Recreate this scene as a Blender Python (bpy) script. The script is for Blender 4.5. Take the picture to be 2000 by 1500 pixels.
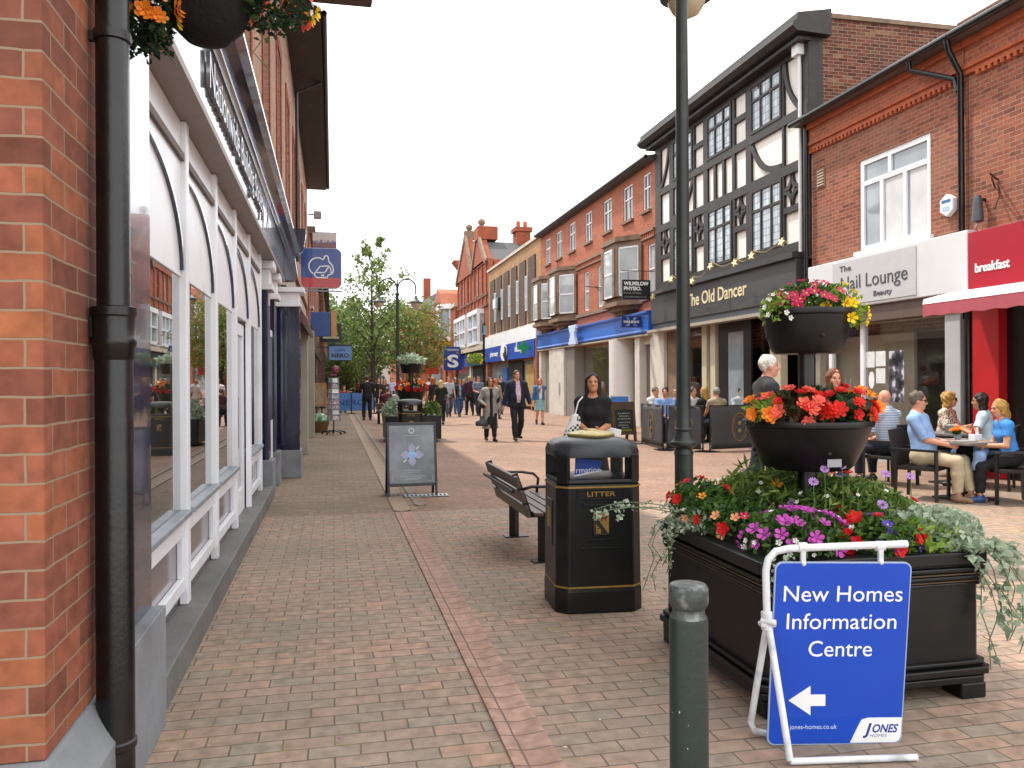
import bpy, math, random
import numpy as np
from mathutils import Vector, Matrix
random.seed(11); NR = np.random.default_rng(5); R = math.radians
SC = bpy.context.scene; COL = SC.collection
for o in list(bpy.data.objects): bpy.data.objects.remove(o)

# ------------------------------------------------------------ camera
cd = bpy.data.cameras.new('camera'); cam = bpy.data.objects.new('camera', cd); COL.objects.link(cam)
cd.sensor_width = 36.0; cd.lens = 28.8; cd.clip_start = 0.05; cd.clip_end = 1500
cd.shift_y = -7/2000
cam.location = (0, 0, 1.55); cam.rotation_euler = (R(90), R(0.3), -math.atan(350/1600))
SC.camera = cam
# ------------------------------------------------------------ sun and sky
SUN_DIR = Vector((-0.34, 0.40, 1.0)).normalized()          # towards the sun
sl = bpy.data.lights.new('sun', 'SUN'); sun = bpy.data.objects.new('sun', sl); COL.objects.link(sun)
sl.energy = 2.25; sl.angle = R(1.2); sl.color = (1.0, 0.93, 0.84)
sun.rotation_euler = SUN_DIR.to_track_quat('Z', 'Y').to_euler(); sun.location = (-20, 20, 40)
W = bpy.data.worlds.new('World'); SC.world = W; W.use_nodes = True
wn, wl = W.node_tree.nodes, W.node_tree.links
wn.clear()
sky = wn.new('ShaderNodeTexSky'); sky.sky_type = 'NISHITA'; sky.sun_disc = False
sky.sun_elevation = math.asin(SUN_DIR.z); sky.sun_rotation = math.atan2(SUN_DIR.x, SUN_DIR.y)
sky.dust_density = 3.0; sky.air_density = 1.0
tc = wn.new('ShaderNodeTexCoord'); cn = wn.new('ShaderNodeTexNoise'); cn.inputs['Scale'].default_value = 2.2
cn.inputs['Detail'].default_value = 6; wl.new(tc.outputs['Generated'], cn.inputs['Vector'])
cr = wn.new('ShaderNodeMapRange'); cr.inputs[1].default_value = 0.33; cr.inputs[2].default_value = 0.5
cr.inputs[3].default_value = 0.72; cr.inputs[4].default_value = 1.0
wl.new(cn.outputs['Fac'], cr.inputs[0])
mx = wn.new('ShaderNodeMixRGB'); mx.inputs[2].default_value = (9.9, 9.95, 10.1, 1)   # bright cloud cover
wl.new(cr.outputs[0], mx.inputs[0]); wl.new(sky.outputs[0], mx.inputs[1])
bg = wn.new('ShaderNodeBackground'); bg.inputs[1].default_value = 0.12
wo = wn.new('ShaderNodeOutputWorld'); wl.new(mx.outputs[0], bg.inputs[0]); wl.new(bg.outputs[0], wo.inputs[0])
SC.view_settings.view_transform = 'Standard'; SC.view_settings.look = 'None'
SC.view_settings.gamma = 1; SC.view_settings.use_curve_mapping = False
SC.view_settings.exposure = 1.06
SC.render.engine = 'CYCLES'
SC.cycles.max_bounces = 8; SC.cycles.transparent_max_bounces = 12
SC.cycles.use_denoising = True

# ------------------------------------------------------------ helpers
def hx(h):
    c = [int(h[i:i+2], 16)/255 for i in (0, 2, 4)]
    return tuple(x/12.92 if x <= .04045 else ((x+.055)/1.055)**2.4 for x in c)
MATS = {}
def newmat(name):
    m = bpy.data.materials.new(name); m.use_nodes = True
    nt = m.node_tree; b = nt.nodes['Principled BSDF']
    MATS[name] = m
    return m, nt.nodes, nt.links, b
def setb(b, rough=.6, metal=0, spec=.5, coat=0):
    b.inputs['Roughness'].default_value = rough; b.inputs['Metallic'].default_value = metal
    b.inputs['Specular IOR Level'].default_value = spec; b.inputs['Coat Weight'].default_value = coat
def c4(c): return tuple(hx(c) if isinstance(c, str) else c)+(1,)
def noise(n, l, scale, detail=4, vec=None, coord='Object'):
    t = n.new('ShaderNodeTexNoise'); t.inputs['Scale'].default_value = scale; t.inputs['Detail'].default_value = detail
    if vec is None:
        c = n.new('ShaderNodeTexCoord'); vec = c.outputs[coord]
    l.new(vec, t.inputs['Vector']); return t
def ramp(n, l, fac, stops):
    r = n.new('ShaderNodeValToRGB'); e = r.color_ramp.elements
    while len(e) < len(stops): e.new(.5)
    for k, (p, c) in enumerate(stops): e[k].position = p; e[k].color = c4(c)
    l.new(fac, r.inputs[0]); return r
def bumpn(n, l, b, h, strength=.3, dist=.01):
    u = n.new('ShaderNodeBump'); u.inputs['Strength'].default_value = strength; u.inputs['Distance'].default_value = dist
    l.new(h, u.inputs['Height']); l.new(u.outputs[0], b.inputs['Normal']); return u
def mat(name, col, rough=.6, metal=0, var=.12, vs=5, bump=.0, bs=60, spec=.5, coat=0, dirt=None, ds=3):
    """painted / cloth / stone: one base colour with gentle mottling, optional grime patches and grain"""
    if name in MATS: return MATS[name]
    m, n, l, b = newmat(name); setb(b, rough, metal, spec, coat)
    c = hx(col) if isinstance(col, str) else col
    if var or dirt:
        t = noise(n, l, vs, 5)
        lo = tuple(x*(1-var) for x in c); hi = tuple(min(1, x*(1+var)) for x in c)
        r = ramp(n, l, t.outputs[0], [(.3, lo), (.7, hi)]); out = r.outputs[0]
        if dirt:
            t2 = noise(n, l, ds, 8); k = n.new('ShaderNodeMapRange'); k.inputs[1].default_value = .52; k.inputs[2].default_value = .72
            l.new(t2.outputs[0], k.inputs[0]); k.inputs[4].default_value = .75
            q = n.new('ShaderNodeMixRGB'); q.inputs[2].default_value = c4(dirt)
            l.new(k.outputs[0], q.inputs[0]); l.new(out, q.inputs[1]); out = q.outputs[0]
        l.new(out, b.inputs['Base Color'])
    else: b.inputs['Base Color'].default_value = c4(c)
    if bump:
        t3 = noise(n, l, bs, 3); bumpn(n, l, b, t3.outputs[0], bump, .01)
    return m
def brickmat(name, cols, mortar, bw=.225, bh=.075, ms=.010, plane='wall', grime=None, rough=.85, off=.5, moss=None, tint=None, rot=0):
    """brickwork or block paving; wall: runs along x+y and z, floor: x and y"""
    if name in MATS: return MATS[name]
    m, n, l, b = newmat(name); setb(b, rough, 0, .3)
    tc = n.new('ShaderNodeTexCoord'); sp = n.new('ShaderNodeSeparateXYZ'); l.new(tc.outputs['Object'], sp.inputs[0])
    cb = n.new('ShaderNodeCombineXYZ')
    if plane == 'wall':
        ad = n.new('ShaderNodeMath'); l.new(sp.outputs[0], ad.inputs[0]); l.new(sp.outputs[1], ad.inputs[1])
        l.new(ad.outputs[0], cb.inputs[0]); l.new(sp.outputs[2], cb.inputs[1]); vec = cb.outputs[0]
    else:
        mp = n.new('ShaderNodeMapping'); mp.inputs['Rotation'].default_value = (0, 0, rot); l.new(tc.outputs['Object'], mp.inputs[0]); vec = mp.outputs[0]
    # wobble so that the courses are not ruled lines
    wob = noise(n, l, 9, 2, vec); wm = n.new('ShaderNodeMixRGB'); wm.blend_type = 'LINEAR_LIGHT'; wm.inputs[0].default_value = ms*.55
    l.new(vec, wm.inputs[1]); l.new(wob.outputs['Color'], wm.inputs[2])
    t = n.new('ShaderNodeTexBrick'); t.offset = off; t.squash = 1
    for k, v in (('Scale', 1), ('Mortar Size', ms/2), ('Mortar Smooth', .25), ('Bias', 0), ('Brick Width', bw), ('Row Height', bh)): t.inputs[k].default_value = v
    t.inputs['Color1'].default_value = (0, 0, 0, 1); t.inputs['Color2'].default_value = (1, 1, 1, 1); t.inputs['Mortar'].default_value = (.5, .5, .5, 1)
    l.new(wm.outputs[0], t.inputs['Vector'])
    r = ramp(n, l, t.outputs['Color'], [(i/(len(cols)-1), c) for i, c in enumerate(cols)])
    # mottling on the brick faces
    t2 = noise(n, l, 14, 6, vec); hs = n.new('ShaderNodeMixRGB'); hs.blend_type = 'MULTIPLY'; hs.inputs[0].default_value = .7
    rr = ramp(n, l, t2.outputs[0], [(.3, (.55, .55, .55)), (.7, (1.25, 1.22, 1.2))]); l.new(r.outputs[0], hs.inputs[1]); l.new(rr.outputs[0], hs.inputs[2])
    out = hs.outputs[0]
    if grime:
        t4 = noise(n, l, .9, 6, vec); k = n.new('ShaderNodeMapRange'); k.inputs[1].default_value = .45; k.inputs[2].default_value = .7; k.inputs[4].default_value = .8
        l.new(t4.outputs[0], k.inputs[0]); q = n.new('ShaderNodeMixRGB'); q.inputs[2].default_value = c4(grime)
        l.new(k.outputs[0], q.inputs[0]); l.new(out, q.inputs[1]); out = q.outputs[0]
    if plane == 'floor':        # trodden gum spots and broad wear
        vo = n.new('ShaderNodeTexVoronoi'); vo.inputs['Scale'].default_value = 2.6; l.new(vec, vo.inputs['Vector'])
        vk = n.new('ShaderNodeMapRange'); vk.inputs[1].default_value = .05; vk.inputs[2].default_value = .035; vk.inputs[4].default_value = .55; l.new(vo.outputs['Distance'], vk.inputs[0])
        vq = n.new('ShaderNodeMixRGB'); vq.inputs[2].default_value = c4('6A6258'); l.new(vk.outputs[0], vq.inputs[0]); l.new(out, vq.inputs[1])
        wn_ = noise(n, l, .55, 7, vec); wr_ = ramp(n, l, wn_.outputs[0], [(.35, (.78, .78, .78)), (.65, (1.12, 1.1, 1.08))]); wq = n.new('ShaderNodeMixRGB'); wq.blend_type = 'MULTIPLY'; wq.inputs[0].default_value = .8
        l.new(vq.outputs[0], wq.inputs[1]); l.new(wr_.outputs[0], wq.inputs[2]); out = wq.outputs[0]
    mo = n.new('ShaderNodeMixRGB'); mo.inputs[2].default_value = c4(mortar); mcol = None
    if moss:
        t5 = noise(n, l, 2.6, 5, vec); mr = ramp(n, l, t5.outputs[0], [(.52, mortar), (.66, moss)]); l.new(mr.outputs[0], mo.inputs[2])
    l.new(t.outputs['Fac'], mo.inputs[0]); l.new(out, mo.inputs[1]); l.new(mo.outputs[0], b.inputs['Base Color'])
    iv = n.new('ShaderNodeMath'); iv.operation = 'SUBTRACT'; iv.inputs[0].default_value = 1; l.new(t.outputs['Fac'], iv.inputs[1])
    sm = n.new('ShaderNodeMath'); sm.operation = 'MULTIPLY_ADD'; l.new(t2.outputs[0], sm.inputs[0]); sm.inputs[1].default_value = .35; l.new(iv.outputs[0], sm.inputs[2])
    bumpn(n, l, b, sm.outputs[0], .55, .006)
    return m
def glassmat(name, tint=(.92, .96, .95), ior=1.5, boost=1.0, rough=0.0):
    if name in MATS: return MATS[name]
    m, n, l, b = newmat(name); n.remove(b)
    tr = n.new('ShaderNodeBsdfTransparent'); tr.inputs[0].default_value = c4(tint)
    g = n.new('ShaderNodeBsdfGlossy'); g.inputs['Roughness'].default_value = rough
    fr = n.new('ShaderNodeFresnel'); ge = n.new('ShaderNodeNewGeometry'); mr = n.new('ShaderNodeMapRange'); mr.inputs[3].default_value = ior; mr.inputs[4].default_value = 1/ior; l.new(ge.outputs['Backfacing'], mr.inputs[0]); l.new(mr.outputs[0], fr.inputs[0])   # thin sheet: same reflectance from both sides
    mu = n.new('ShaderNodeMath'); mu.operation = 'MULTIPLY'; mu.inputs[1].default_value = boost; mu.use_clamp = True; l.new(fr.outputs[0], mu.inputs[0])
    x = n.new('ShaderNodeMixShader'); l.new(mu.outputs[0], x.inputs[0]); l.new(tr.outputs[0], x.inputs[1]); l.new(g.outputs[0], x.inputs[2])
    l.new(x.outputs[0], n['Material Output'].inputs[0]); return m
def leafmat(name, cols, trans=.35, rough=.5):
    if name in MATS: return MATS[name]
    m, n, l, b = newmat(name); setb(b, rough, 0, .35)
    g = n.new('ShaderNodeNewGeometry'); r = ramp(n, l, g.outputs['Random Per Island'], [(i/max(1, len(cols)-1), c) for i, c in enumerate(cols)])
    l.new(r.outputs[0], b.inputs['Base Color'])
    tl = n.new('ShaderNodeBsdfTranslucent'); l.new(r.outputs[0], tl.inputs[0])
    x = n.new('ShaderNodeMixShader'); x.inputs[0].default_value = trans
    l.new(b.outputs[0], x.inputs[1]); l.new(tl.outputs[0], x.inputs[2]); l.new(x.outputs[0], n['Material Output'].inputs[0]); return m
def emat(name, col, s):
    if name in MATS: return MATS[name]
    m, n, l, b = newmat(name); b.inputs['Base Color'].default_value = c4(col)
    b.inputs['Emission Color'].default_value = c4(col); b.inputs['Emission Strength'].default_value = s; return m

def tag(o, label=None, cat=None, group=None, kind=None):
    if label: o['label'] = label
    if cat: o['category'] = cat
    if group: o['group'] = group
    if kind: o['kind'] = kind
    return o
def thing(name, label, cat, loc=(0, 0, 0), rz=0, group=None):
    o = bpy.data.objects.new(name, None); COL.objects.link(o); o.empty_display_size = .1
    o.location = loc; o.rotation_euler = (0, 0, rz); return tag(o, label, cat, group)
def mesh_obj(name, v, f, m, parent=None, smooth=False, bevel=0, world=False, seg=2, mi=None, auto=None):
    me = bpy.data.meshes.new(name)
    me.from_pydata(v if isinstance(v, list) else v.tolist(), [], f if isinstance(f, list) else f.tolist())
    for q in (m if isinstance(m, (list, tuple)) else [m]): me.materials.append(q)
    if mi is not None: me.polygons.foreach_set('material_index', mi)
    if smooth: me.polygons.foreach_set('use_smooth', [True]*len(me.polygons))
    if auto: me.set_sharp_from_angle(angle=R(auto))
    me.update()
    o = bpy.data.objects.new(name, me); COL.objects.link(o)
    if parent is not None:
        o.parent = parent
        if world:
            o.matrix_parent_inverse = (Matrix.Translation(parent.location) @ Matrix.Rotation(parent.rotation_euler[2], 4, 'Z')).inverted()
    if bevel:
        b = o.modifiers.new('bevel', 'BEVEL'); b.width = bevel; b.segments = seg; b.limit_method = 'ANGLE'; b.angle_limit = R(35)
    return o
def adopt(o, parent):
    o.parent = parent; o.matrix_parent_inverse = (Matrix.Translation(parent.location) @ Matrix.Rotation(parent.rotation_euler[2], 4, 'Z')).inverted()
    for k in ('category', 'group'):
        if k in o: del o[k]
def kids(o): return [c for c in bpy.data.objects if c.parent == o]
def copy_tree(o, parent=None):
    c = o.copy(); COL.objects.link(c)
    if parent is not None: c.parent = parent
    for k in kids(o): copy_tree(k, c)
    return c
class MB:
    def __init__(s, T=None): s.v = []; s.f = []; s.T = T
    def add(s, v, f):
        n = len(s.v)
        if s.T is not None: v = [tuple(s.T @ Vector(p)) for p in v]
        s.v += [tuple(p) for p in v]; s.f += [tuple(i+n for i in q) for q in f]; return s
    def box(s, x0, y0, z0, x1, y1, z1):
        x0, x1 = sorted((x0, x1)); y0, y1 = sorted((y0, y1)); z0, z1 = sorted((z0, z1))
        return s.add([(x0,y0,z0),(x1,y0,z0),(x1,y1,z0),(x0,y1,z0),(x0,y0,z1),(x1,y0,z1),(x1,y1,z1),(x0,y1,z1)],
                     [(0,3,2,1),(4,5,6,7),(0,1,5,4),(1,2,6,5),(2,3,7,6),(3,0,4,7)])
    def tube(s, pts, r, n=10, cap=True):
        P = [Vector(p) for p in pts]; rs = r if isinstance(r, (list, tuple)) else [r]*len(P)
        v = []; up = None
        for i, p in enumerate(P):
            d = (P[min(i+1, len(P)-1)]-P[max(i-1, 0)])
            d = d.normalized() if d.length > 1e-9 else Vector((0, 0, 1))
            if up is None: up = Vector((0, 0, 1)) if abs(d.z) < .9 else Vector((1, 0, 0))
            a = d.cross(up); a = a.normalized() if a.length > 1e-6 else d.orthogonal().normalized(); b = d.cross(a).normalized(); up = -b if False else (a.cross(d))
            for k in range(n):
                t = 2*math.pi*k/n; v.append(p+rs[i]*(math.cos(t)*a+math.sin(t)*b))
        f = [(i*n+k, (i+1)*n+k, (i+1)*n+(k+1) % n, i*n+(k+1) % n) for i in range(len(P)-1) for k in range(n)]
        if cap: f += [tuple(range(n)), tuple(range((len(P)-1)*n, len(P)*n))[::-1]]
        return s.add(v, f)
    def bar(s, a, b, w, h, up=(0, 0, 1)):
        a, b = Vector(a), Vector(b); d = (b-a).normalized(); u = Vector(up)
        x = d.cross(u); x = x.normalized() if x.length > 1e-6 else d.orthogonal().normalized(); y = x.cross(d)
        v = [p+i*x*w/2+j*y*h/2 for p in (a, b) for i, j in ((-1,-1),(1,-1),(1,1),(-1,1))]
        return s.add(v, [(0,1,2,3),(7,6,5,4),(0,4,5,1),(1,5,6,2),(2,6,7,3),(3,7,4,0)])
    def lathe(s, prof, n=24, c=(0, 0, 0), cap=True):
        v = [(c[0]+r*math.cos(2*math.pi*k/n), c[1]+r*math.sin(2*math.pi*k/n), c[2]+z) for r, z in prof for k in range(n)]
        f = [(i*n+k, i*n+(k+1) % n, (i+1)*n+(k+1) % n, (i+1)*n+k) for i in range(len(prof)-1) for k in range(n)]
        if cap: f += [tuple(range(n))[::-1], tuple(range((len(prof)-1)*n, len(prof)*n))]
        return s.add(v, f)
    def prism(s, poly, fn, a, b):
        """poly: 2-D outline; fn(u, v, w) -> point; extruded from w=a to w=b"""
        n = len(poly); v = [fn(u, q, a) for u, q in poly]+[fn(u, q, b) for u, q in poly]
        return s.add(v, [tuple(range(n))[::-1], tuple(range(n, 2*n))]+[(i, (i+1) % n, n+(i+1) % n, n+i) for i in range(n)])
    def ball(s, c, r, n=10, m=6):
        r = r if isinstance(r, (list, tuple)) else (r,)*3
        v = [(c[0], c[1], c[2]-r[2])]
        for i in range(1, m):
            t = math.pi*i/m-math.pi/2
            v += [(c[0]+r[0]*math.cos(t)*math.cos(2*math.pi*k/n), c[1]+r[1]*math.cos(t)*math.sin(2*math.pi*k/n), c[2]+r[2]*math.sin(t)) for k in range(n)]
        v.append((c[0], c[1], c[2]+r[2])); e = len(v)-1
        f = [(0, 1+(k+1) % n, 1+k) for k in range(n)]+[(e, e-n+k, e-n+(k+1) % n) for k in range(n)]
        f += [(1+i*n+k, 1+i*n+(k+1) % n, 1+(i+1)*n+(k+1) % n, 1+(i+1)*n+k) for i in range(m-2) for k in range(n)]
        return s.add(v, f)
    def obj(s, name, m, parent=None, **k): return mesh_obj(name, s.v, s.f, m, parent, **k)
def FX(u, v, w): return (w, u, v)      # outline in (y, z), extruded along x
def FY(u, v, w): return (u, w, v)      # outline in (x, z), extruded along y
def FZ(u, v, w): return (u, v, w)
def frame4(o, ex, ey):
    ex, ey = Vector(ex).normalized(), Vector(ey).normalized(); ez = ex.cross(ey)
    M_ = Matrix.Identity(4)
    for i in range(3): M_[i][0] = ex[i]; M_[i][1] = ey[i]; M_[i][2] = ez[i]; M_[i][3] = o[i]
    return M_
RIGHT = ((0, -1, 0), (0, 0, 1)); LEFT = ((0, 1, 0), (0, 0, 1)); FRONT = ((1, 0, 0), (0, 0, 1))
def text(s, o, fr, width, height, m, parent, world=True, ext=.006, name='lettering', bold=0, align='CENTER', shear=0, serif=False):
    """lettering fitted to width x height (height = capital height), o = middle of its base line"""
    c = bpy.data.curves.new(name, 'FONT'); c.body = s; c.size = 1; c.align_x = align; c.offset = bold; c.extrude = ext; c.shear = shear; c.resolution_u = 4
    c.materials.append(m); t = bpy.data.objects.new(name, c); COL.objects.link(t)
    bpy.context.view_layer.update()
    w0 = max(t.dimensions.x, 1e-4); kx = width/w0; ky = height/.73
    me = bpy.data.meshes.new_from_object(t.evaluated_get(bpy.context.evaluated_depsgraph_get()))
    bpy.data.objects.remove(t); me.name = name
    q = frame4(o, *fr) @ Matrix.Diagonal((kx, ky, 1, 1)); me.transform(q)
    me.materials.clear(); me.materials.append(m)
    t = bpy.data.objects.new(name, me); COL.objects.link(t)
    t.parent = parent
    if world: t.matrix_parent_inverse = (Matrix.Translation(parent.location) @ Matrix.Rotation(parent.rotation_euler[2], 4, 'Z')).inverted()
    return t
# ------------------------------------------------------------ materials
BR = dict(mortar='9A8672')
M_pier = brickmat('pier brick', ['6E4032', '86503E', '824C3C', '945842', '8C5240', '9E603F', '90543E'], '8C7862', .225, .1135/1.5, .008, grime='5A3A32')
M_paving = brickmat('clay paving', ['948879', '9E8876', '9A8676', 'A88C7A', '958A7C', 'A28A78', 'AE8E7A'], '62584C', .215, .108, .009, 'floor', grime='8C8074', moss='7A763E')
M_street = brickmat('pink street paving', ['8C7464', '96796A', '887062', '9C7E6C', '907666'], '766252', .21, .105, .007, 'floor', grime='8E7664', rot=R(45))
M_sett = brickmat('grey setts', ['837465', '8F7D6B', '7C6F62', '978470', '8A7868'], '63574B', .2, .1, .007, 'floor', grime='807163')
M_chan = brickmat('pink channel block', ['A88878', 'B09080', 'A08070', 'B49686'], '6E5A50', .19, .145, .010, 'floor', off=0, grime='A08474')
M_redbr = brickmat('red brick', ['7A4636', '965640', '9E6046', '8A4E3A', '6C4034'], '968274', .225, .075, .012, grime='8C6250')
M_orbr = brickmat('orange brick', ['98523A', 'AA6042', 'A0583E', '904E3A', 'AE6648'], 'A68C7A', .225, .075, .010, grime='A65C40')
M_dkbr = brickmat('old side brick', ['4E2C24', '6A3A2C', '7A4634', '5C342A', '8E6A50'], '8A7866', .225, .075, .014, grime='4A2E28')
M_deepred = brickmat('deep red brick', ['84402C', '984A32', 'A25034', '883E2C'], '8A6450', .225, .075, .010, grime='7E4432')
M_brown = brickmat('brown brick', ['4A3C34', '574740', '5E4C42', '443830'], '5C5048', .225, .075, .010, grime='4E4238')
M_tan = brickmat('tan brick', ['9C7450', 'AC835A', '8E6A4A', 'B48C62'], '9A8468', .225, .075, .010, grime='8A6A4C')
M_pale = brickmat('pale pink brick', ['A8836E', 'B48E78', '9C7866', 'B8927A'], 'B09C88', .225, .075, .010, grime='A08070')
M_black = mat('black gloss paint', '0C0D0E', .28, 0, .2, 8, .05, 40, .5, dirt='2A2622', ds=5)
M_blackm = mat('black satin plastic', '0A0B0B', .4, 0, .2, 5, .08, 220, .38, dirt='1C1A18', ds=6)
M_pipe = mat('black cast iron paint', '090A0A', .33, 0, .25, 20, .1, 60, dirt='1E1B18', ds=7)
M_navy = mat('dark navy gloss', '141A36', .13, 0, .1, 3, .02, 4, .6, coat=.6)
M_white = mat('white gloss paint', 'E6E8EC', .35, 0, .03, 4, .02, 30, dirt='D0CFCE', ds=2)
M_upvc = mat('white window frame', 'D8D9DA', .4, 0, .04)
M_greyst = mat('grey painted stone', '7E8286', .7, 0, .12, 6, .25, 40, dirt='5A5A58')
M_kerbst = mat('dark stone step', '6B6A66', .75, 0, .15, 6, .25, 50, dirt='4A4640')
M_lead = mat('grey lead sill', '8A9096', .4, .2, .15, 8)
M_stone = mat('buff stone', 'B9AE9E', .8, 0, .1, 4, .2, 60, dirt='8E8272')
M_stone2 = mat('brown sandstone', '7C6654', .85, 0, .15, 4, .2, 50, dirt='54463C')
M_palest = mat('pale stone cladding', 'C9C4BA', .55, 0, .05, 2, .05, 40, dirt='B4AEA4')
M_beige = mat('beige render column', '9C9486', .8, 0, .08, 3, .15, 60)
M_soffit = mat('brown soffit', '5A4A40', .6, 0, .1)
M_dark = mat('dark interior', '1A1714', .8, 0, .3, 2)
M_inner = mat('dim beige interior', 'C8BCAA', .8, 0, .15, 1.5)
M_slate = mat('slate roof', '4A4A4C', .7, 0, .2, 12, .4, 25)
M_tile = mat('brown roof tile', '55463E', .75, 0, .2, 14, .4, 25)
M_timber = mat('black stained timber', '26221F', .6, 0, .2, 10, .3, 40, dirt='3A342E')
M_plaster = mat('cream plaster', 'E4E0D8', .85, 0, .04, 3, .12, 40, dirt='D2CCC0')
M_terra = mat('terracotta band', 'A8542F', .75, 0, .15, 5, .2, 40, dirt='7E4230')
M_glass = glassmat('shop glass', (.86, .9, .9), 1.5, 1.9)
M_glassr = glassmat('right shop glass', (.93, .95, .94), 1.5, 1.4)
def pane_mat(name, col, rough=.04):
    return mat(name, col, rough, 0, .25, 1.2, .03, 3, .8)
M_pane = pane_mat('window pane dark', '3C444A'); M_panel = pane_mat('window pane light', '8E989E')
M_net = mat('net curtain', 'C8CACA', .8, 0, .08, 3)
M_silver = mat('brushed silver letters', 'A9ABB0', .3, .8, .05)
M_alu = mat('aluminium', 'A0A3A6', .35, .8, .08)
M_gold = mat('gold paint', '96743A', .45, .3, .15, 20)
M_goldp = mat('faded gold line', '8E7446', .5, .2, .2, 15)
M_ink = mat('black ink', '141414', .6, 0, 0)
M_letw = mat('white lettering', 'E6E6E4', .5, 0, 0)
M_grey = mat('grey plastic', '8C8F92', .5, 0, .1)

def wallholes(name, parent, X, out, y0, y1, z0, z1, holes, m, depth=.14, thick=.34):
    """a wall in the plane x = X facing out (+1/-1) with real openings and reveals"""
    ys = sorted({y0, y1, *[h[0] for h in holes], *[h[1] for h in holes]}); zs = sorted({z0, z1, *[h[2] for h in holes], *[h[3] for h in holes]})
    b = MB(); inn = X-out*thick
    for i in range(len(ys)-1):
        for j in range(len(zs)-1):
            yc, zc = (ys[i]+ys[i+1])/2, (zs[j]+zs[j+1])/2
            if any(h[0] < yc < h[1] and h[2] < zc < h[3] for h in holes): continue
            q = [(X, ys[i], zs[j]), (X, ys[i+1], zs[j]), (X, ys[i+1], zs[j+1]), (X, ys[i], zs[j+1])]
            b.add(q, [(0, 1, 2, 3) if out > 0 else (3, 2, 1, 0)])
    for h in holes:
        d = X-out*depth; a0, a1, c0, c1 = h[:4]
        for p, q in (((a0, c0), (a1, c0)), ((a1, c0), (a1, c1)), ((a1, c1), (a0, c1)), ((a0, c1), (a0, c0))):
            b.add([(X, *p), (X, *q), (d, *q), (d, *p)], [(0, 1, 2, 3) if out > 0 else (3, 2, 1, 0)])
    for p, q in (((y0, z0), (y1, z0)), ((y1, z0), (y1, z1)), ((y1, z1), (y0, z1)), ((y0, z1), (y0, z0))):
        b.add([(X, *p), (X, *q), (inn, *q), (inn, *p)], [(3, 2, 1, 0) if out > 0 else (0, 1, 2, 3)])
    return b.obj(name, m, parent, world=True)
def window(parent, X, out, y0, y1, z0, z1, mv=(), mh=(), depth=.12, fm=None, pm=None, fw=.06, sill=None, split=True, head=None, name='window', net=None):
    """a framed window standing in an opening: window (frame) > pane, sill"""
    fm = fm or M_upvc; pm = pm or M_pane; x0 = X-out*depth; x1 = x0+out*.06; b = MB()
    b.box(x0, y0, z0, x1, y0+fw, z1).box(x0, y1-fw, z0, x1, y1, z1).box(x0, y0+fw, z0, x1, y1-fw, z0+fw).box(x0, y0+fw, z1-fw, x1, y1-fw, z1)
    hs = [z0+fw]+[z0+(z1-z0)*t for t in mh]+[z1-fw]
    for t in mh: zc = z0+(z1-z0)*t; b.box(x0, y0+fw, zc-fw*.45, x1-out*.008, y1-fw, zc+fw*.45)
    for t in mv:
        yc = y0+(y1-y0)*t
        for k in range(len(hs)-1):
            b.box(x0, yc-fw*.4, hs[k]+(fw*.45 if k else 0), x1-out*.006, yc+fw*.4, hs[k+1]-(fw*.45 if k < len(hs)-2 else 0))
    w = b.obj(name, fm, parent, world=True); xp = x0+out*.02
    MB().add([(xp, y0+.01, z0+.01), (xp, y1-.01, z0+.01), (xp, y1-.01, z1-.01), (xp, y0+.01, z1-.01)], [(0, 1, 2, 3) if out > 0 else (3, 2, 1, 0)]).obj('pane', pm, w, world=False).matrix_parent_inverse = w.matrix_parent_inverse.copy()
    kids(w)[0].matrix_parent_inverse = Matrix.Identity(4)
    if sill: MB().box(x1, y0-.07, z0-.09, X+out*.09, y1+.07, z0-.002).obj('sill', sill, w)
    if head: MB().box(X-out*.05, y0-.08, z1+.002, X+out*.03, y1+.08, z1+.2).obj('lintel', head, w)
    return w

# ------------------------------------------------------------ ground
def sheet(name, x0, y0, x1, y1, z, m, nx=1, ny=1):
    v = [(x0+(x1-x0)*i/nx, y0+(y1-y0)*j/ny, z) for j in range(ny+1) for i in range(nx+1)]
    f = [(j*(nx+1)+i, j*(nx+1)+i+1, (j+1)*(nx+1)+i+1, (j+1)*(nx+1)+i) for j in range(ny) for i in range(nx)]
    return tag(mesh_obj(name, v, f, m), kind='structure')
sheet('ground', -300, -60, 300, 600, -.02, mat('far ground', '8A7A6C', .9, 0, .1, .2))
sheet('pavement', -3, -6, 14, 9.75, 0, M_paving)
sheet('street', 1.0, 9.75, 14, 260, 0, M_street)
tag(mesh_obj('footway', [(-3, 9.75, 0), (1.0, 9.75, 0), (1.0, 260, 0), (-3, 260, 0)], [(0, 1, 2, 3)], M_sett), kind='structure')
def channel(name, x, w, y0, y1, m, n=60):
    pr = [(-w/2, .005), (-w*.3, .001), (0, -.012+.016), (w*.3, .001), (w/2, .005)]
    pr = [(-w/2, .012), (-w*.42, .013), (-w*.2, .006), (0, .004), (w*.2, .006), (w*.42, .013), (w/2, .012)]
    v = []; f = []
    for j in range(2):
        v += [(x+a, (y0, y1)[j], z) for a, z in pr]
    k = len(pr); f = [(i, i+1, k+i+1, k+i) for i in range(k-1)]
    v += [(x-w/2, y0, -.01), (x+w/2, y0, -.01), (x-w/2, y1, -.01), (x+w/2, y1, -.01)]
    f += [(0, k, 2*k+2, 2*k), (k-1, 2*k+1, 2*k+3, 2*k-1)]
    return tag(mesh_obj(name, v, f, m, smooth=False), kind='structure')
channel('drain_channel', .80, .2, 2.0, 9.7, M_chan)
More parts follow.
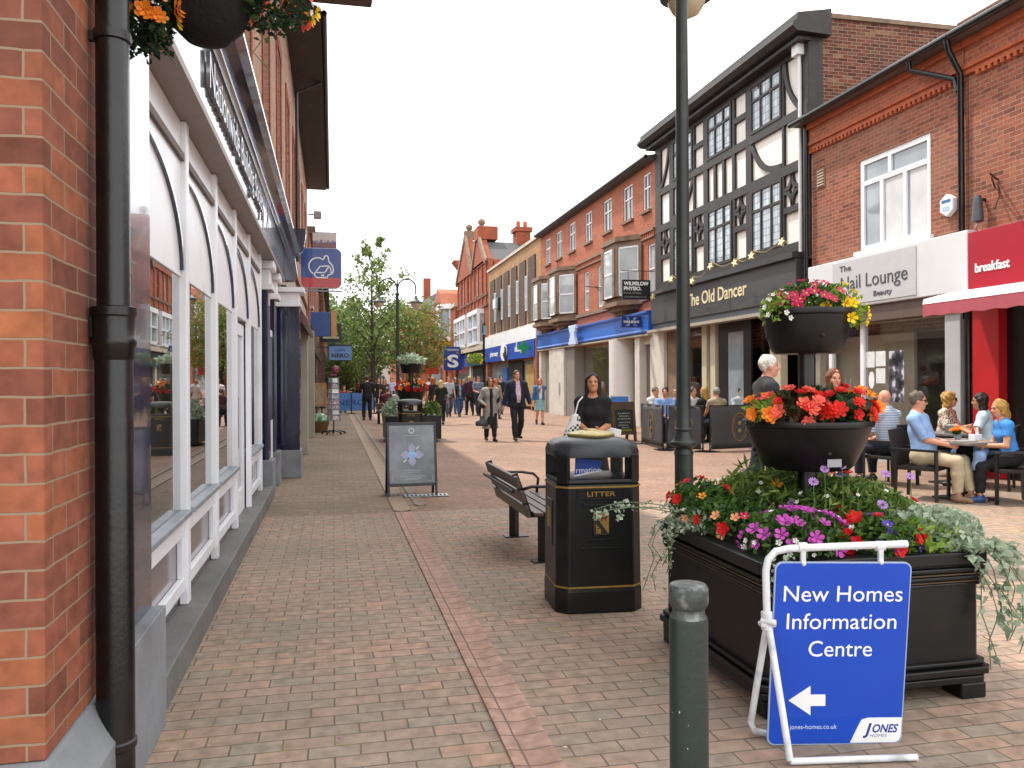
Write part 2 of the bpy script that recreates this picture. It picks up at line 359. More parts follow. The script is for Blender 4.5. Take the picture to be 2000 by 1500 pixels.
channel('drain_channel', .80, .2, 9.8, 70, mat('beige channel block', '94826F', .85, 0, .1, 4, .2, 40))
channel('drain_channel', 1.06, .14, 10.2, 70, mat('grey channel block', '867868', .85, 0, .1, 4, .2, 40))
dg = thing('drain_cover', 'small metal drain grating in the paving under the grey flower poster board', 'drain cover', (1.22, 11.0, .014))
b = MB(); b.box(-.3, -.1, -.006, .3, -.075, .004).box(-.3, .075, -.006, .3, .1, .004)
for k in range(11): b.box(-.29+k*.055, -.075, -.006, -.265+k*.055, .075, .004)
b.obj('grating', M_alu, dg); MB().box(-.29, -.09, -.012, .29, .09, -.007).obj('gully', M_dark, dg)

# ------------------------------------------------------------ left: corner shop
LB = thing('corner_shop', 'red brick corner building with white arched shopfront and dark navy fascia', 'shop', (-1.0, 2.36, 0))
wk = dict(parent=LB, world=True)
b = MB(); b.box(-6, 2.36, .56, -.74, 2.92, 3.1).box(-6, 2.36, 3.1, -.742, 2.92, 8.19)
b.obj('brick_pier', M_pier, bevel=.004, **wk)
b = MB(); b.prism([(-6, 0), (-.66, 0), (-.66, .44), (-.735, .558), (-6, .558)], FY, 2.30, 3.0); b.obj('plinth', M_greyst, bevel=.012, **wk)
# upper wall with tall recessed windows between pale brick piers
hol = [(5.2+i*2.5, 6.1+i*2.5, 4.6, 6.6) for i in range(9)]
wallholes('upper_wall', LB, -.8, 1, 2.93, 28, 4.0, 8.0, hol, M_pale, .18)
for i, h in enumerate(hol):
    window(LB, -.8, 1, *h, mh=(.5,), depth=.18, fm=M_upvc)
    MB().box(-.8, h[0]-.16, 4.5, -.782, h[0]-.004, 6.65).box(-.8, h[1]+.004, 4.5, -.782, h[1]+.16, 6.65).box(-.8, h[0]-.16, 6.65, -.778, h[1]+.16, 6.85).obj('window_surround', M_deepred, **wk)
MB().box(-7, 3.1, 4.1, -1.25, 27.9, 8.0).box(-7, 3.1, 3.27, -1.25, 13.5, 4.1).obj('rear_wall', M_dkbr, **wk)
# eaves and roof
b = MB(); b.prism([(-.8, 7.98), (-.17, 7.98), (-.17, 8.12), (-4.2, 10.2), (-7.2, 8.6), (-7.2, 7.98)], FY, 14.8, 28.1); b.obj('roof', M_tile, **wk); MB().box(-.8, 14.8, 7.94, -.18, 28.08, 7.978).obj('soffit', M_timber, **wk)
b = MB(); b.prism([(-.8, 8.2), (.7, 8.2), (.73, 8.32), (-4, 11.3), (-7.4, 9.2), (-7.4, 8.2)], FY, 1.6, 14.78); b.obj('gable_roof', M_tile, **wk)
MB().box(-1.1, 2.93, 8.0, -.801, 14.75, 8.199).obj('eaves_board', M_timber, **wk)
MB().tube([(-.12, 14.8, 8.04), (-.12, 28.1, 8.02)], .055, 10).obj('gutter', M_black, **wk)
MB().tube([(-.72, 18, 4.1), (-.72, 18, 7.7), (-.2, 18, 7.94)], .035, 10).obj('rainwater_pipe', M_black, **wk)
# downpipe by the brick pier
px, py = -.672, 2.785
b = MB(); b.tube([(px, py, 0), (px, py, 1.7), (px, py, 1.72), (px, py, 8.15)], [.056, .056, .049, .049], 24)
dp = b.obj('drainpipe', M_pipe, smooth=True, auto=40, **wk)
b = MB(); b.lathe([(.056, 1.62), (.06, 1.625), (.062, 1.66), (.066, 1.67), (.066, 1.685), (.062, 1.69), (.063, 1.755), (.068, 1.76), (.068, 1.785), (.05, 1.79)], 24, (px, py, 0))
b.obj('pipe_collar', M_pipe, dp, smooth=True, auto=40); b = MB(); b.lathe([(.056, .4), (.0615, .405), (.0615, .425), (.056, .43)], 24, (px, py, 0)); b.obj('pipe_collar', M_pipe, dp, smooth=True, auto=40); b = MB(); b.lathe([(.051, 2.62), (.055, 2.622), (.055, 2.65), (.051, 2.652)], 24, (px, py, 0))
b.obj('pipe_collar', M_pipe, dp, smooth=True, auto=40)
for z0, z1, r_ in ((1.69, 1.76, .025), (2.62, 2.65, .012)): MB().box(px-.11, py-r_, z0, px-.04, py+r_, z1).obj('pipe_clip', M_pipe, dp)

# stall riser, step, pilasters
MB().box(-1.3, 3.98, 0, -.77, 11.45, .168).obj('stone_step', M_kerbst, bevel=.01, **wk)
b = MB(); b.box(-1.2, 3.0, 0, -.745, 3.97, .54).prism([(-.745, .54), (-.745, .44), (-.735, .44)], FY, 3.0, 3.1); b.obj('pilaster_base', M_greyst, bevel=.02, **wk)
MB().box(-1.2, 3.02, .541, -.80, 3.95, 3.17).obj('corner_pilaster', M_navy, bevel=.006, **wk)
MUL = [4.05, 5.45, 6.78, 8.12, 9.45, 10.85]
XF = -.882
for i, y in enumerate(MUL):
    MB().box(-.936, y-.05, .17, XF, y+.05, 3.17).obj('mullion', M_white, bevel=.006, **wk)
for i in range(5):
    y0, y1 = MUL[i]+.052, MUL[i+1]-.052
    if i == 3:      # the shop door stands in this bay
        d = MB().box(-1.0, y0, .17, -.95, y0+.12, 2.16).box(-1.0, y1-.12, .17, -.95, y1, 2.16).box(-1.0, y0+.12, .17, -.95, y1-.12, .42).box(-1.0, y0+.12, 2.04, -.95, y1-.12, 2.16).obj('door', M_white, **wk)
        MB().box(-.98, y0+.12, .42, -.972, y1-.12, 2.04).obj('pane', M_glass, d); MB().tube([(-.91, y0+.2, .9), (-.91, y0+.2, 1.4)], .014).obj('handle', M_alu, d)
    else:
        MB().box(-.932, y0, .765, -.926, y1, 2.2).obj('window_pane', M_glass, **wk)
        MB().box(-1.03, y0-.001, .725, -.855, y1+.001, .76).obj('sill', M_lead, bevel=.008, **wk)
        MB().box(-.99, y0, .17, -.94, y1, .69).obj('riser_panel', mat('glossy grey panel', '6A6064', .12, 0, .15, 3, .02, 6, .6), **wk)
        b = MB(); b.box(-.94, y0, .6, -.9, y1, .72).box(-.94, y0, .26, -.9, y1, .34).box(-.94, y0, .34, -.903, y0+.06, .6).box(-.94, y1-.06, .34, -.903, y1, .6)
        b.obj('stall_riser', M_white, bevel=.006, **wk)
    MB().box(-1.0, y0, 2.202, -.915, y1, 3.17).obj('head_panel', M_white, bevel=.004, **wk)
    MB().box(-.914, y0, 2.92, -.892, y1, 2.965).obj('transom', M_soffit, **wk)
    w_, h_ = (y1-y0), .6; v = []; n = 14
    pts = [(y0+.06+(w_-.09)*math.sin(t), 2.24+h_*math.cos(t)) for t in [math.pi/2*k/n for k in range(n+1)]]
    b = MB()
    for k in range(n): b.bar((-.908, *pts[k]), (-.908, *pts[k+1]), .03, .03, up=(1, 0, 0))
    b.obj('arch_moulding', M_navy, **wk)
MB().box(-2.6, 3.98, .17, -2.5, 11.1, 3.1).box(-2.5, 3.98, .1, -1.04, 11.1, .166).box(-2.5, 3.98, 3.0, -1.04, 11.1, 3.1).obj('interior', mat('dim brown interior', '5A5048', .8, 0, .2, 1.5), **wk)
for y in (11.6, 12.9):
    MB().box(-1.2, y-.16, .5, -.84, y+.16, 2.78).obj('pilaster', M_navy, bevel=.01, **wk)
    MB().box(-1.2, y-.23, 2.78, -.78, y+.23, 2.86).box(-1.2, y-.2, 2.86, -.82, y+.2, 3.06).box(-1.2, y-.25, 3.06, -.76, y+.25, 3.17).obj('capital', M_white, bevel=.01, **wk)
    MB().box(-1.2, y-.22, 0, -.78, y+.22, .5).obj('pilaster_base', M_greyst, bevel=.015, **wk)
MB().box(-1.3, 11.8, 0, -.91, 13.6, 3.1).obj('entrance_wall', M_deepred, **wk)
d = MB().box(-.91, 11.95, .17, -.87, 12.6, 2.3).obj('door', M_white, bevel=.01, **wk); MB().box(-.87, 12.02, 1.0, -.865, 12.53, 2.2).obj('pane', M_pane, d)
MB().box(-1.2, 13.6, .45, -.52, 14.1, 2.75).obj('end_pilaster', M_navy, bevel=.01, **wk)
MB().box(-1.2, 13.58, 0, -.5, 14.12, .45).obj('pilaster_base', M_greyst, bevel=.015, **wk)
MB().box(-1.2, 13.56, 2.75, -.49, 14.13, 2.8).box(-1.2, 13.6, 2.8, -.52, 14.1, 2.98).box(-1.2, 13.52, 2.98, -.44, 14.15, 3.06).obj('capital', M_white, bevel=.01, **wk)
# fascia and cornice
MB().box(-1.24, 3.0, 3.173, -.75, 13.8, 3.23).box(-1.24, 3.0, 3.23, -.78, 13.8, 3.26).obj('fascia_ledge', mat('brown grey soffit', '8A7C74', .5, 0, .08), bevel=.006, **wk)
MB().box(-1.24, 3.0, 3.26, -.77, 13.8, 3.74).obj('fascia', M_navy, **wk)
b = MB(); b.prism([(-1.24, 3.74), (-.757, 3.74), (-.75, 3.8), (-.735, 3.81), (-.72, 3.88), (-.65, 3.91), (-.6, 3.98), (-.6, 4.01), (-1.24, 4.06)], FY, 2.98, 13.85); b.obj('cornice', M_navy, **wk)
b = MB(); b.prism([(-.9, 3.2), (-.62, 3.2), (-.56, 3.3), (-.6, 3.6), (-.46, 3.72), (-.42, 3.98), (-.42, 4.06), (-.9, 4.06)], FY, 13.86, 14.1); b.obj('corbel', M_navy, bevel=.01, **wk)
text('Nationwide Building Society', (-.752, 7.45, 3.4), LEFT, 4.1, .24, M_silver, LB, ext=.012)
MB().bar((-.745, 9.9, 3.3), (-.745, 10.15, 3.6), .01, .02).bar((-.745, 10.15, 3.6), (-.745, 10.2, 3.35), .01, .02).obj('emblem', M_silver, **wk)

# second unit with a red canopy and beige columns
L2 = thing('columned_shop', 'small shop with beige columns and dark red canopy past the navy shopfront', 'shop', (-1, 14.2, 0)); wk = dict(parent=L2, world=True)
MB().box(-3.4, 14.15, 0, -1.3, 28.1, 3.99).obj('wall', M_beige, **wk)
MB().box(-1.31, 14.7, .5, -1.25, 18.0, 2.6).obj('shop_window', M_pane, **wk)
MB().box(-1.31, 19.2, .1, -1.25, 23.6, 2.6).obj('shop_window', M_pane, **wk)
b = MB(); b.prism([(-1.25, 3.2), (-.78, 3.2), (-.42, 2.62), (-.42, 2.52), (-.48, 2.52), (-.82, 3.0), (-1.25, 3.0)], FY, 14.5, 18.9); b.obj('canopy', mat('dark red canopy', '5E1E1A', .25, 0, .12, 4, .02, 10, .6), **wk)
for y, x in ((17.9, -.52), (23.2, -.5)): MB().box(-.95, y, 0, x, y+.5, 2.95).obj('column', M_beige, bevel=.012, **wk)
MB().box(-1.29, 14.15, 2.96, -.86, 28.1, 3.9).obj('fascia', mat('dull cream board', '9E9484', .6, 0, .1), **wk)
# third: brick building with signs, then a further terrace
L3 = thing('brick_shop', 'plain red brick shop building behind the postcard rack', 'shop', (-1, 28.2, 0)); wk = dict(parent=L3, world=True)
hol = [(29.5+3*i, 30.6+3*i, 4.2, 5.7) for i in range(6)]
wallholes('wall', L3, -.75, 1, 28.2, 48, 0, 6.6, hol, M_redbr)
MB().box(-8, 28.25, 0, -1.1, 47.9, 6.58).obj('core', M_dkbr, **wk)
for h in hol: window(L3, -.75, 1, *h, mh=(.5,), sill=M_stone)
MB().box(-.75, 29.5, .4, -.7, 34, 2.6).box(-.75, 36, .4, -.7, 46, 2.6).obj('shop_window', M_pane, **wk)
MB().box(-.75, 28.2, 2.65, -.66, 47.9, 3.4).obj('fascia', mat('dark brown fascia', '3A2A20', .5, 0, .2), **wk)
MB().box(-8, 28.2, 6.6, -.55, 48, 6.75).obj('coping', M_stone2, **wk)
L4 = thing('far_terrace', 'distant brick terrace on the shaded side beyond the blue hanging sign', 'building', (-1, 48.2, 0)); wk = dict(parent=L4, world=True)
hol = [(50+4*i, 51.4+4*i, 4.2, 5.9) for i in range(12)]
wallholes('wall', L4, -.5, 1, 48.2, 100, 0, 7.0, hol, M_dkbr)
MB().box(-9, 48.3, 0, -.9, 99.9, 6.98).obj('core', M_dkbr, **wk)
for h in hol: window(L4, -.5, 1, *h, mh=(.5,))
b = MB(); b.prism([(-.2, 6.95), (-4.5, 9.5), (-9, 6.95)], FY, 48, 100); b.obj('roof', M_slate, **wk)
MB().box(-.5, 48.4, .3, -.42, 99.8, 3.2).obj('shop_window', M_pane, **wk)

# projecting signs on the left
def roundrect(w, h, r, n=6):
    p = []
    for cx, cy, a in ((w/2-r, h/2-r, 0), (-w/2+r, h/2-r, 90), (-w/2+r, -h/2+r, 180), (w/2-r, -h/2+r, 270)):
        p += [(cx+r*math.cos(R(a+90*k/n)), cy+r*math.sin(R(a+90*k/n))) for k in range(n+1)]
    return p
def stroke(b, pts, w, y, d=.006):
    for i in range(len(pts)-1):
        b.bar((pts[i][0], y, pts[i][1]), (pts[i+1][0], y, pts[i+1][1]), w, d, up=(0, 1, 0))
NS = thing('hanging_sign', 'square blue and red hanging sign with white house outline', 'sign', (-.19, 14.9, 3.55))
P = roundrect(.69, .69, .1)
MB().prism(roundrect(.71, .71, .11), FY, -.05, .05).obj('sign_frame', M_alu, NS)
MB().prism([p for p in P if p[1] > -.17]+[(-.345, -.17), (.345, -.17)], FY, -.062, .062).obj('blue_panel', mat('royal blue sign', '1C3F86', .3, 0, .05, 2, coat=.3), NS)
MB().prism([(-.345, -.172)]+[p for p in P if p[1] < -.17]+[(.345, -.172)], FY, -.0625, .0615).obj('red_panel', mat('sign red', 'B0222C', .3, 0, .05, 2, coat=.3), NS)
b = MB(); cc = [(-.06+.15*math.cos(R(a)), .03+.15*math.sin(R(a))) for a in range(50, 250, 12)]
stroke(b, cc, .022, -.066)
stroke(b, [(.04, .15), (.06, .21), (.1, .22), (.12, .2), (.13, .12), (.2, .04), (.21, -.06), (.18, -.1), (.12, -.12), (.1, -.17), (-.08, -.17), (-.12, -.12), (-.1, -.08)], .022, -.066)
stroke(b, [(-.1, -.08), (-.02, .03), (.14, .04), (.06, -.08), (-.1, -.08)], .02, -.066); stroke(b, [(.14, .04), (.17, -.04), (.17, -.09)], .018, -.066); stroke(b, [(.0, -.13), (.05, -.13)], .03, -.066)
b.obj('house_emblem', M_letw, NS)
MB().box(-.6, -.02, -.41, .36, .02, -.385).box(-.6, -.015, .3, -.34, .015, .32).obj('bracket', M_grey, NS)
fs = thing('banner', 'printed landscape banner above the blue and red square sign', 'banner', (-.25, 24.5, 5.6))
MB().box(-.6, -.015, .28, .42, .015, .3).obj('pole', M_grey, fs)
bm, n, l, p_ = newmat('printed landscape'); setb(p_, .7)
t = n.new('ShaderNodeTexCoord'); s_ = n.new('ShaderNodeSeparateXYZ'); l.new(t.outputs['Generated'], s_.inputs[0]); nz = noise(n, l, 5, 4, t.outputs['Generated'])
a = n.new('ShaderNodeMath'); a.operation = 'MULTIPLY_ADD'; l.new(nz.outputs[0], a.inputs[0]); a.inputs[1].default_value = .5; l.new(s_.outputs[2], a.inputs[2])
r = ramp(n, l, a.outputs[0], [(.3, '5C6E70'), (.5, '6E5A78'), (.62, '8A6A58'), (.8, '6A5A84'), (.9, 'C4BCB8')]); l.new(r.outputs[0], p_.inputs['Base Color'])
MB().box(-.3, -.006, -.3, .38, .006, .275).obj('cloth', bm, fs)
def boxsign(name, label, loc, w, h, m, t=.1, cat='sign', arm=.2):
    o = thing(name, label, cat, loc); MB().box(-w/2, -t/2, -h/2, w/2, t/2, h/2).obj('sign_panel', m, o, bevel=.01)
    MB().box(-w/2-arm, -.015, h/2-.06, -w/2+.0, .015, h/2-.03).obj('bracket', M_black, o); return o
o = boxsign('projecting_sign', 'blue projecting sign with a buff end board, left of the green lettered sign', (-.42, 29.5, 3.55), .75, .85, mat('mid blue board', '2E4E86', .5, 0, .1), .2)
MB().box(.378, -.13, -.44, .56, .13, .48).obj('end_board', mat('buff board', 'B08A4A', .6, 0, .1), o)
o = boxsign('projecting_sign', 'black projecting sign with green lettering and a pale underline', (-.06, 32, 3.4), .8, .72, mat('black sign board', '16181A', .4, 0, .1), .15)
b = MB(); stroke(b, [(-.26, -.08), (-.18, .2), (-.1, -.04), (-.02, .24), (.06, -.04), (.14, .2), (.24, -.08)], .07, -.08); b.obj('green_motif', mat('sign green', '3FA04A', .5, 0, 0), o); MB().box(-.3, -.085, -.22, .3, -.076, -.15).obj('underline', mat('pale green strip', 'A9B48A', .5), o)
o = boxsign('projecting_sign', 'blue cafe projecting sign with two lines of black lettering', (.32, 36, 2.76), .95, .6, mat('cafe blue board', '5B7FB0', .5, 0, .08), .12, arm=.5)
MB().box(-.5, -.07, .3, .5, .07, .38).obj('top_rail', M_black, o)
text('CAFFE', (0, -.064, .08), FRONT, .4, .1, M_ink, o, world=False); text('NERO', (0, -.064, -.18), FRONT, .72, .17, M_ink, o, world=False, bold=.02)
o = thing('alarm_box', 'pale alarm box on the wall under the square house sign', 'alarm', (-.64, 31.2, 5.4)); MB().box(-.1, -.16, -.2, .1, .16, .2).obj('box', M_grey, o, bevel=.02); MB().box(-.08, -.17, .02, .08, -.161, .16).obj('label_plate', M_letw, o)
o = thing('floodlight', 'small grey floodlight under the left eaves', 'light', (-.45, 27.0, 6.9)); MB().box(-.12, -.1, -.13, .12, .1, .1).obj('lamp_housing', M_grey, o, bevel=.02); MB().tube([(-.3, 0, .0), (-.1, 0, 0)], .02).obj('arm', M_black, o)
# ------------------------------------------------------------ right-hand side, facades on x = 10
RX = 10.0
M_leadg = None
def leaded():
    m, n, l, b = newmat('leaded glass'); setb(b, .06, 0, .8)
    tc = n.new('ShaderNodeTexCoord'); sp = n.new('ShaderNodeSeparateXYZ'); l.new(tc.outputs['Object'], sp.inputs[0]); cb = n.new('ShaderNodeCombineXYZ')
    l.new(sp.outputs[1], cb.inputs[0]); l.new(sp.outputs[2], cb.inputs[1])
    t = n.new('ShaderNodeTexBrick'); t.offset = 0
    for k, v in (('Scale', 1), ('Mortar Size', .006), ('Brick Width', .13), ('Row Height', .17), ('Mortar Smooth', .1)): t.inputs[k].default_value = v
    t.inputs['Color1'].default_value = c4('8C98A2'); t.inputs['Color2'].default_value = c4('B4BEC4'); t.inputs['Mortar'].default_value = c4('3A3C40')
    l.new(cb.outputs[0], t.inputs['Vector']); l.new(t.outputs['Color'], b.inputs['Base Color']); l.new(t.outputs['Fac'], b.inputs['Roughness'])
    nz = noise(n, l, 9, 2); bumpn(n, l, b, nz.outputs[0], .12, .01); return m
M_leadg = leaded()
def band(parent, name, y0, y1, z0, z1, pr, m, X=RX, **k):
    return MB().box(X-pr, y0, z0, X+.05, y1, z1).obj(name, m, parent, world=True, **k)
def tube_obj(name, pts, r, m, parent): return MB().tube(pts, r, 10).obj(name, m, parent, world=True, smooth=True, auto=50)

def dentils(parent, y0, n, st, z0, z1, pr):
    top = [(y0+st*n, z1), (y0, z1)]; low = []
    for k in range(n): a = y0+k*st; low += [(a, z0), (a+st*.5, z0), (a+st*.5, z1-.012), (a+st, z1-.012)]
    MB().prism(low+top, FX, RX-pr, RX+.01).obj('dentil_course', M_terra, parent, world=True)
# --- nail salon (red brick, big white window) -------------------------------------------------
NL = thing('salon_building', 'red brick building with white fascia, big white upper window and round-cornered dark shop window', 'shop', (RX, 11.3, 0)); wk = dict(parent=NL, world=True)
wallholes('wall', NL, RX, -1, 11.3, 15.7, 2.9, 6.42, [(12.15, 14.08, 4.0, 5.76)], M_redbr, .12)
MB().box(RX+.4, 11.32, 2.4, 18, 15.68, 6.9).obj('core', M_dkbr, **wk)
w = window(NL, RX, -1, 12.15, 14.08, 4.0, 5.76, mv=(), mh=(.74,), depth=.08, fm=M_white, fw=.1, sill=M_white, pm=M_panel)
b = MB(); x0, x1 = RX+.085, RX+.02
for f, za, zb in ((.35, 4.1, 5.27), (.68, 4.1, 5.27), (.56, 5.34, 5.66)): b.box(x1, 12.15+1.93*f-.04, za, x0, 12.15+1.93*f+.04, zb)
g_ = b.obj('glazing_bar', M_white, w)
for ya, yb in ((12.3, 12.72), (12.84, 13.4)): MB().box(RX+.0585, ya, 4.1, RX+.0595, yb, 5.27).obj('blind', M_net, w)
band(NL, 'frieze', 11.3, 15.75, 6.42, 6.5, .06, M_terra); band(NL, 'cornice', 11.3, 15.75, 6.56, 6.84, .07, M_orbr); band(NL, 'cornice', 11.3, 15.75, 6.84, 6.95, .14, M_terra)
dentils(NL, 11.35, 36, .122, 6.34, 6.418, .065); band(NL, 'frieze', 11.3, 15.75, 6.5, 6.56, .1, M_terra)
b = MB(); b.prism([(RX+.3, 6.96), (RX-.34, 6.96), (RX-.38, 7.05), (RX-.3, 7.1), (RX+4.5, 8.4), (RX+8.3, 6.96)], FY, 11.3, 15.95); b.obj('roof', M_tile, **wk)
tube_obj('gutter', [(RX-.36, 11.3, 7.02), (RX-.36, 15.95, 7.0)], .06, M_black, NL)
d_ = tube_obj('drainpipe', [(RX-.34, 11.36, 6.98), (RX-.3, 11.36, 6.8), (RX-.08, 11.36, 6.45), (RX-.07, 11.36, 2.5)], .05, M_black, NL)
tube_obj('drainpipe', [(RX-.34, 12.25, 6.98), (RX-.3, 12.25, 6.82), (RX-.09, 11.48, 6.42), (RX-.08, 11.42, 6.2)], .045, M_black, NL)
band(NL, 'air_vent', 15.2, 15.48, 5.55, 5.95, .02, M_stone2); b = MB()
for k in range(6): b.box(RX-.035, 15.23, 5.585+k*.06, RX-.02, 15.45, 5.61+k*.06)
b.obj('vent_slat', M_stone, **wk)
# fascia
MB().box(9.74, 11.03, 2.92, RX+.1, 15.45, 3.88).obj('fascia', mat('white fascia board', 'CFD1D3', .45, 0, .03, 1, dirt='C2C3C3', ds=1), bevel=.015, **wk)
MB().box(9.725, 12.18, 2.98, 9.738, 14.56, 3.82).obj('sign_panel', mat('grey sign panel', 'B9BABC', .4, 0, .03), **wk)
M_dg = mat('dark grey lettering', '4A4C52', .5, 0, 0)
text('The', (9.722, 14.14, 3.63), RIGHT, .36, .12, M_dg, NL); text('Nail Lounge', (9.722, 13.34, 3.27), RIGHT, 1.9, .27, M_dg, NL, bold=-.004); text('Beauty', (9.722, 13.05, 3.07), RIGHT, .5, .1, M_dg, NL)
MB().box(9.8, 11.3, 2.62, RX+.1, 15.7, 2.918).obj('shutter_box', mat('brown shutter box', '5E4E46', .5, 0, .1), **wk)
M_gp = mat('light grey pillar', 'AEB1B4', .55, 0, .06, 2, .03, 30)
MB().box(9.85, 11.32, 0, RX+.3, 11.66, 2.618).obj('pillar', M_gp, bevel=.01, **wk); MB().box(9.85, 15.4, 0, RX+.3, 15.69, 2.618).obj('pillar', M_stone, bevel=.01, **wk)
MB().box(9.96, 11.662, 0, RX+.1, 13.9, .32).obj('stall_riser', M_gp, **wk)
MB().box(9.99, 11.662, .321, 10.0, 13.9, 2.618).obj('shop_window', M_glassr, **wk)
MB().box(9.94, 13.9, 0, 10.04, 14.0, 2.618).box(9.94, 14.92, 0, 10.04, 15.02, 2.618).obj('frame', M_white, **wk)
dd = MB().box(9.985, 14.001, .02, 9.997, 14.919, 2.617).obj('door', M_glassr, **wk)
b = MB()
for y in (14.3, 14.45): b.tube([(9.93, y, .95), (9.93, y, 1.55)], .018)
b.box(9.925, 14.3, 1.3, 9.95, 14.45, 1.33); b.obj('handle', M_alu, dd)
MB().box(9.985, 15.02, 0, 9.999, 15.399, 2.617).obj('side_window', M_glassr, **wk)
MB().box(12.0, 11.35, 0, 12.1, 15.6, 2.9).box(10.45, 15.61, 0, 12.0, 15.66, 2.9).box(10.1, 11.35, 2.62, 12.0, 15.6, 2.66).box(10.1, 13.6, .01, 12.6, 15.6, .03).box(10.5, 13.2, .03, 10.56, 15.6, 2.61).obj('interior', M_inner, **wk)
MB().lathe([(.06, 2.6), (.045, 2.615)], 12, (10.7, 12.6, 0)).lathe([(.06, 2.6), (.045, 2.615)], 12, (10.9, 13.2, 0)).lathe([(.06, 2.6), (.045, 2.615)], 12, (11.2, 12.2, 0)).obj('ceiling_spot', emat('lit spot', 'FFF4E2', 30), **wk)
MB().box(10.05, 11.7, .35, 11.95, 13.19, .4).box(11.6, 11.7, .4, 11.8, 13.2, 2.4).box(10.9, 12.4, .4, 11.4, 12.9, 1.5).obj('salon_furniture', mat('dark furniture', '2A2624', .6, 0, .3), **wk)
M_paper = mat('white paper notice', 'D4D8D8', .7, 0, .1, 8)
b = MB()
for y, z, h, w_ in ((13.78, 1.76, .3, .3), (13.46, 1.78, .28, .28), (13.46, 1.46, .28, .26)): b.box(9.984, y-w_/2, z, 9.988, y+w_/2, z+h)
b.obj('notice', M_paper, **wk)
pm_, n, l, p_ = newmat('portrait poster'); setb(p_, .4); nz = noise(n, l, 4.5, 5); r = ramp(n, l, nz.outputs[0], [(.38, '16161A'), (.5, '50505C'), (.58, 'C8C8D4')]); l.new(r.outputs[0], p_.inputs['Base Color'])
MB().box(9.983, 12.82, 1.12, 9.988, 13.22, 2.05).obj('poster', pm_, **wk)
b = MB(); b.lathe([(.11, -.005), (.16, -.005), (.16, .005), (.11, .005)], 18); ring = b.v; q = MB(); q.add([(9.984+v[2], 13.72+v[0]*.5, 1.52+v[1]) for v in ring], b.f); q.obj('number_plate', M_letw, **wk)

# --- red cafe ---------------------------------------------------------------------------------
RC = thing('cafe_building', 'red brick building with bright red cafe fascia and pink awning at the right edge', 'shop', (RX, 4, 0)); wk = dict(parent=RC, world=True)
wallholes('wall', RC, RX, -1, 2, 11.28, 2.9, 6.42, [(5.4, 8.2, 4.1, 5.8)], M_redbr, .12)
MB().box(RX+.4, 2, 0, 18, 11.27, 6.9).obj('core', M_dark, **wk); window(RC, RX, -1, 5.4, 8.2, 4.1, 5.8, mv=(.5,), mh=(.7,), fm=M_white, fw=.1, sill=M_white)
band(RC, 'frieze', 2, 11.28, 6.42, 6.5, .06, M_terra); band(RC, 'frieze', 2, 11.28, 6.5, 6.56, .1, M_terra); band(RC, 'cornice', 2, 11.28, 6.56, 6.84, .07, M_orbr); band(RC, 'cornice', 2, 11.28, 6.84, 6.95, .14, M_terra)
dentils(RC, 2.1, 74, .122, 6.34, 6.418, .065)
b = MB(); b.prism([(RX+.3, 6.96), (RX-.34, 6.96), (RX-.38, 7.05), (RX-.3, 7.1), (RX+4.5, 8.4), (RX+8.3, 6.96)], FY, 2, 11.29); b.obj('roof', M_tile, **wk)
tube_obj('gutter', [(RX-.36, 2, 7.02), (RX-.36, 11.29, 7.02)], .06, M_black, RC)
M_red = mat('bright red board', '9C1428', .4, 0, .05, 1.5); M_redp = mat('red pillar paint', 'B8161C', .5, 0, .08, 2)
MB().box(9.72, 2, 2.93, RX+.1, 11.0, 3.82).obj('fascia', M_red, bevel=.01, **wk)
text('breakfast', (9.714, 10.52, 3.18), RIGHT, .66, .145, M_letw, RC, bold=.015);
b = MB(); b.prism([(RX, 2.92), (9.5, 2.9), (9.0, 2.78), (8.98, 2.7), (9.02, 2.69), (9.5, 2.8), (RX, 2.82)], FY, 2, 11.1); b.obj('awning_cassette', M_white, **wk)
b = MB(); n_ = 45
for k in range(n_):
    y0, y1 = 2+9.1*k/n_, 2+9.1*(k+1)/n_
    b.add([(8.985, y0, 2.7), (8.985, y1, 2.7), (8.985, y1, 2.5+.02*(k % 2)), (8.985, y0, 2.5+.02*((k+1) % 2)), (9.0, y0, 2.7), (9.0, y1, 2.7), (9.0, y1, 2.5+.02*(k % 2)), (9.0, y0, 2.5+.02*((k+1) % 2))], [(0, 1, 2, 3), (7, 6, 5, 4), (3, 2, 6, 7), (0, 4, 5, 1)])
b.obj('awning_valance', mat('pink red awning cloth', 'A8505A', .8, 0, .08, 4), **wk)
MB().box(9.9, 10.6, 0, RX+.3, 11.12, 2.8).obj('pillar', M_redp, bevel=.01, **wk)
MB().box(9.95, 11.12, 0, RX+.2, 11.3, 2.6).obj('brick_jamb', M_redbr, **wk); tube_obj('drainpipe', [(9.9, 11.21, 0), (9.9, 11.21, 2.6)], .045, M_black, RC)
MB().box(10.05, 9.4, 0, 10.1, 10.59, 2.8).obj('door', mat('black door', '141414', .3, 0, .2), **wk); MB().box(10.02, 2, 0, 10.06, 9.39, 2.8).obj('shop_window', M_pane, **wk)
MB().tube([(10.0, 9.9, .9), (10.0, 9.9, 2.4)], .02).obj('handle', M_alu, **wk)
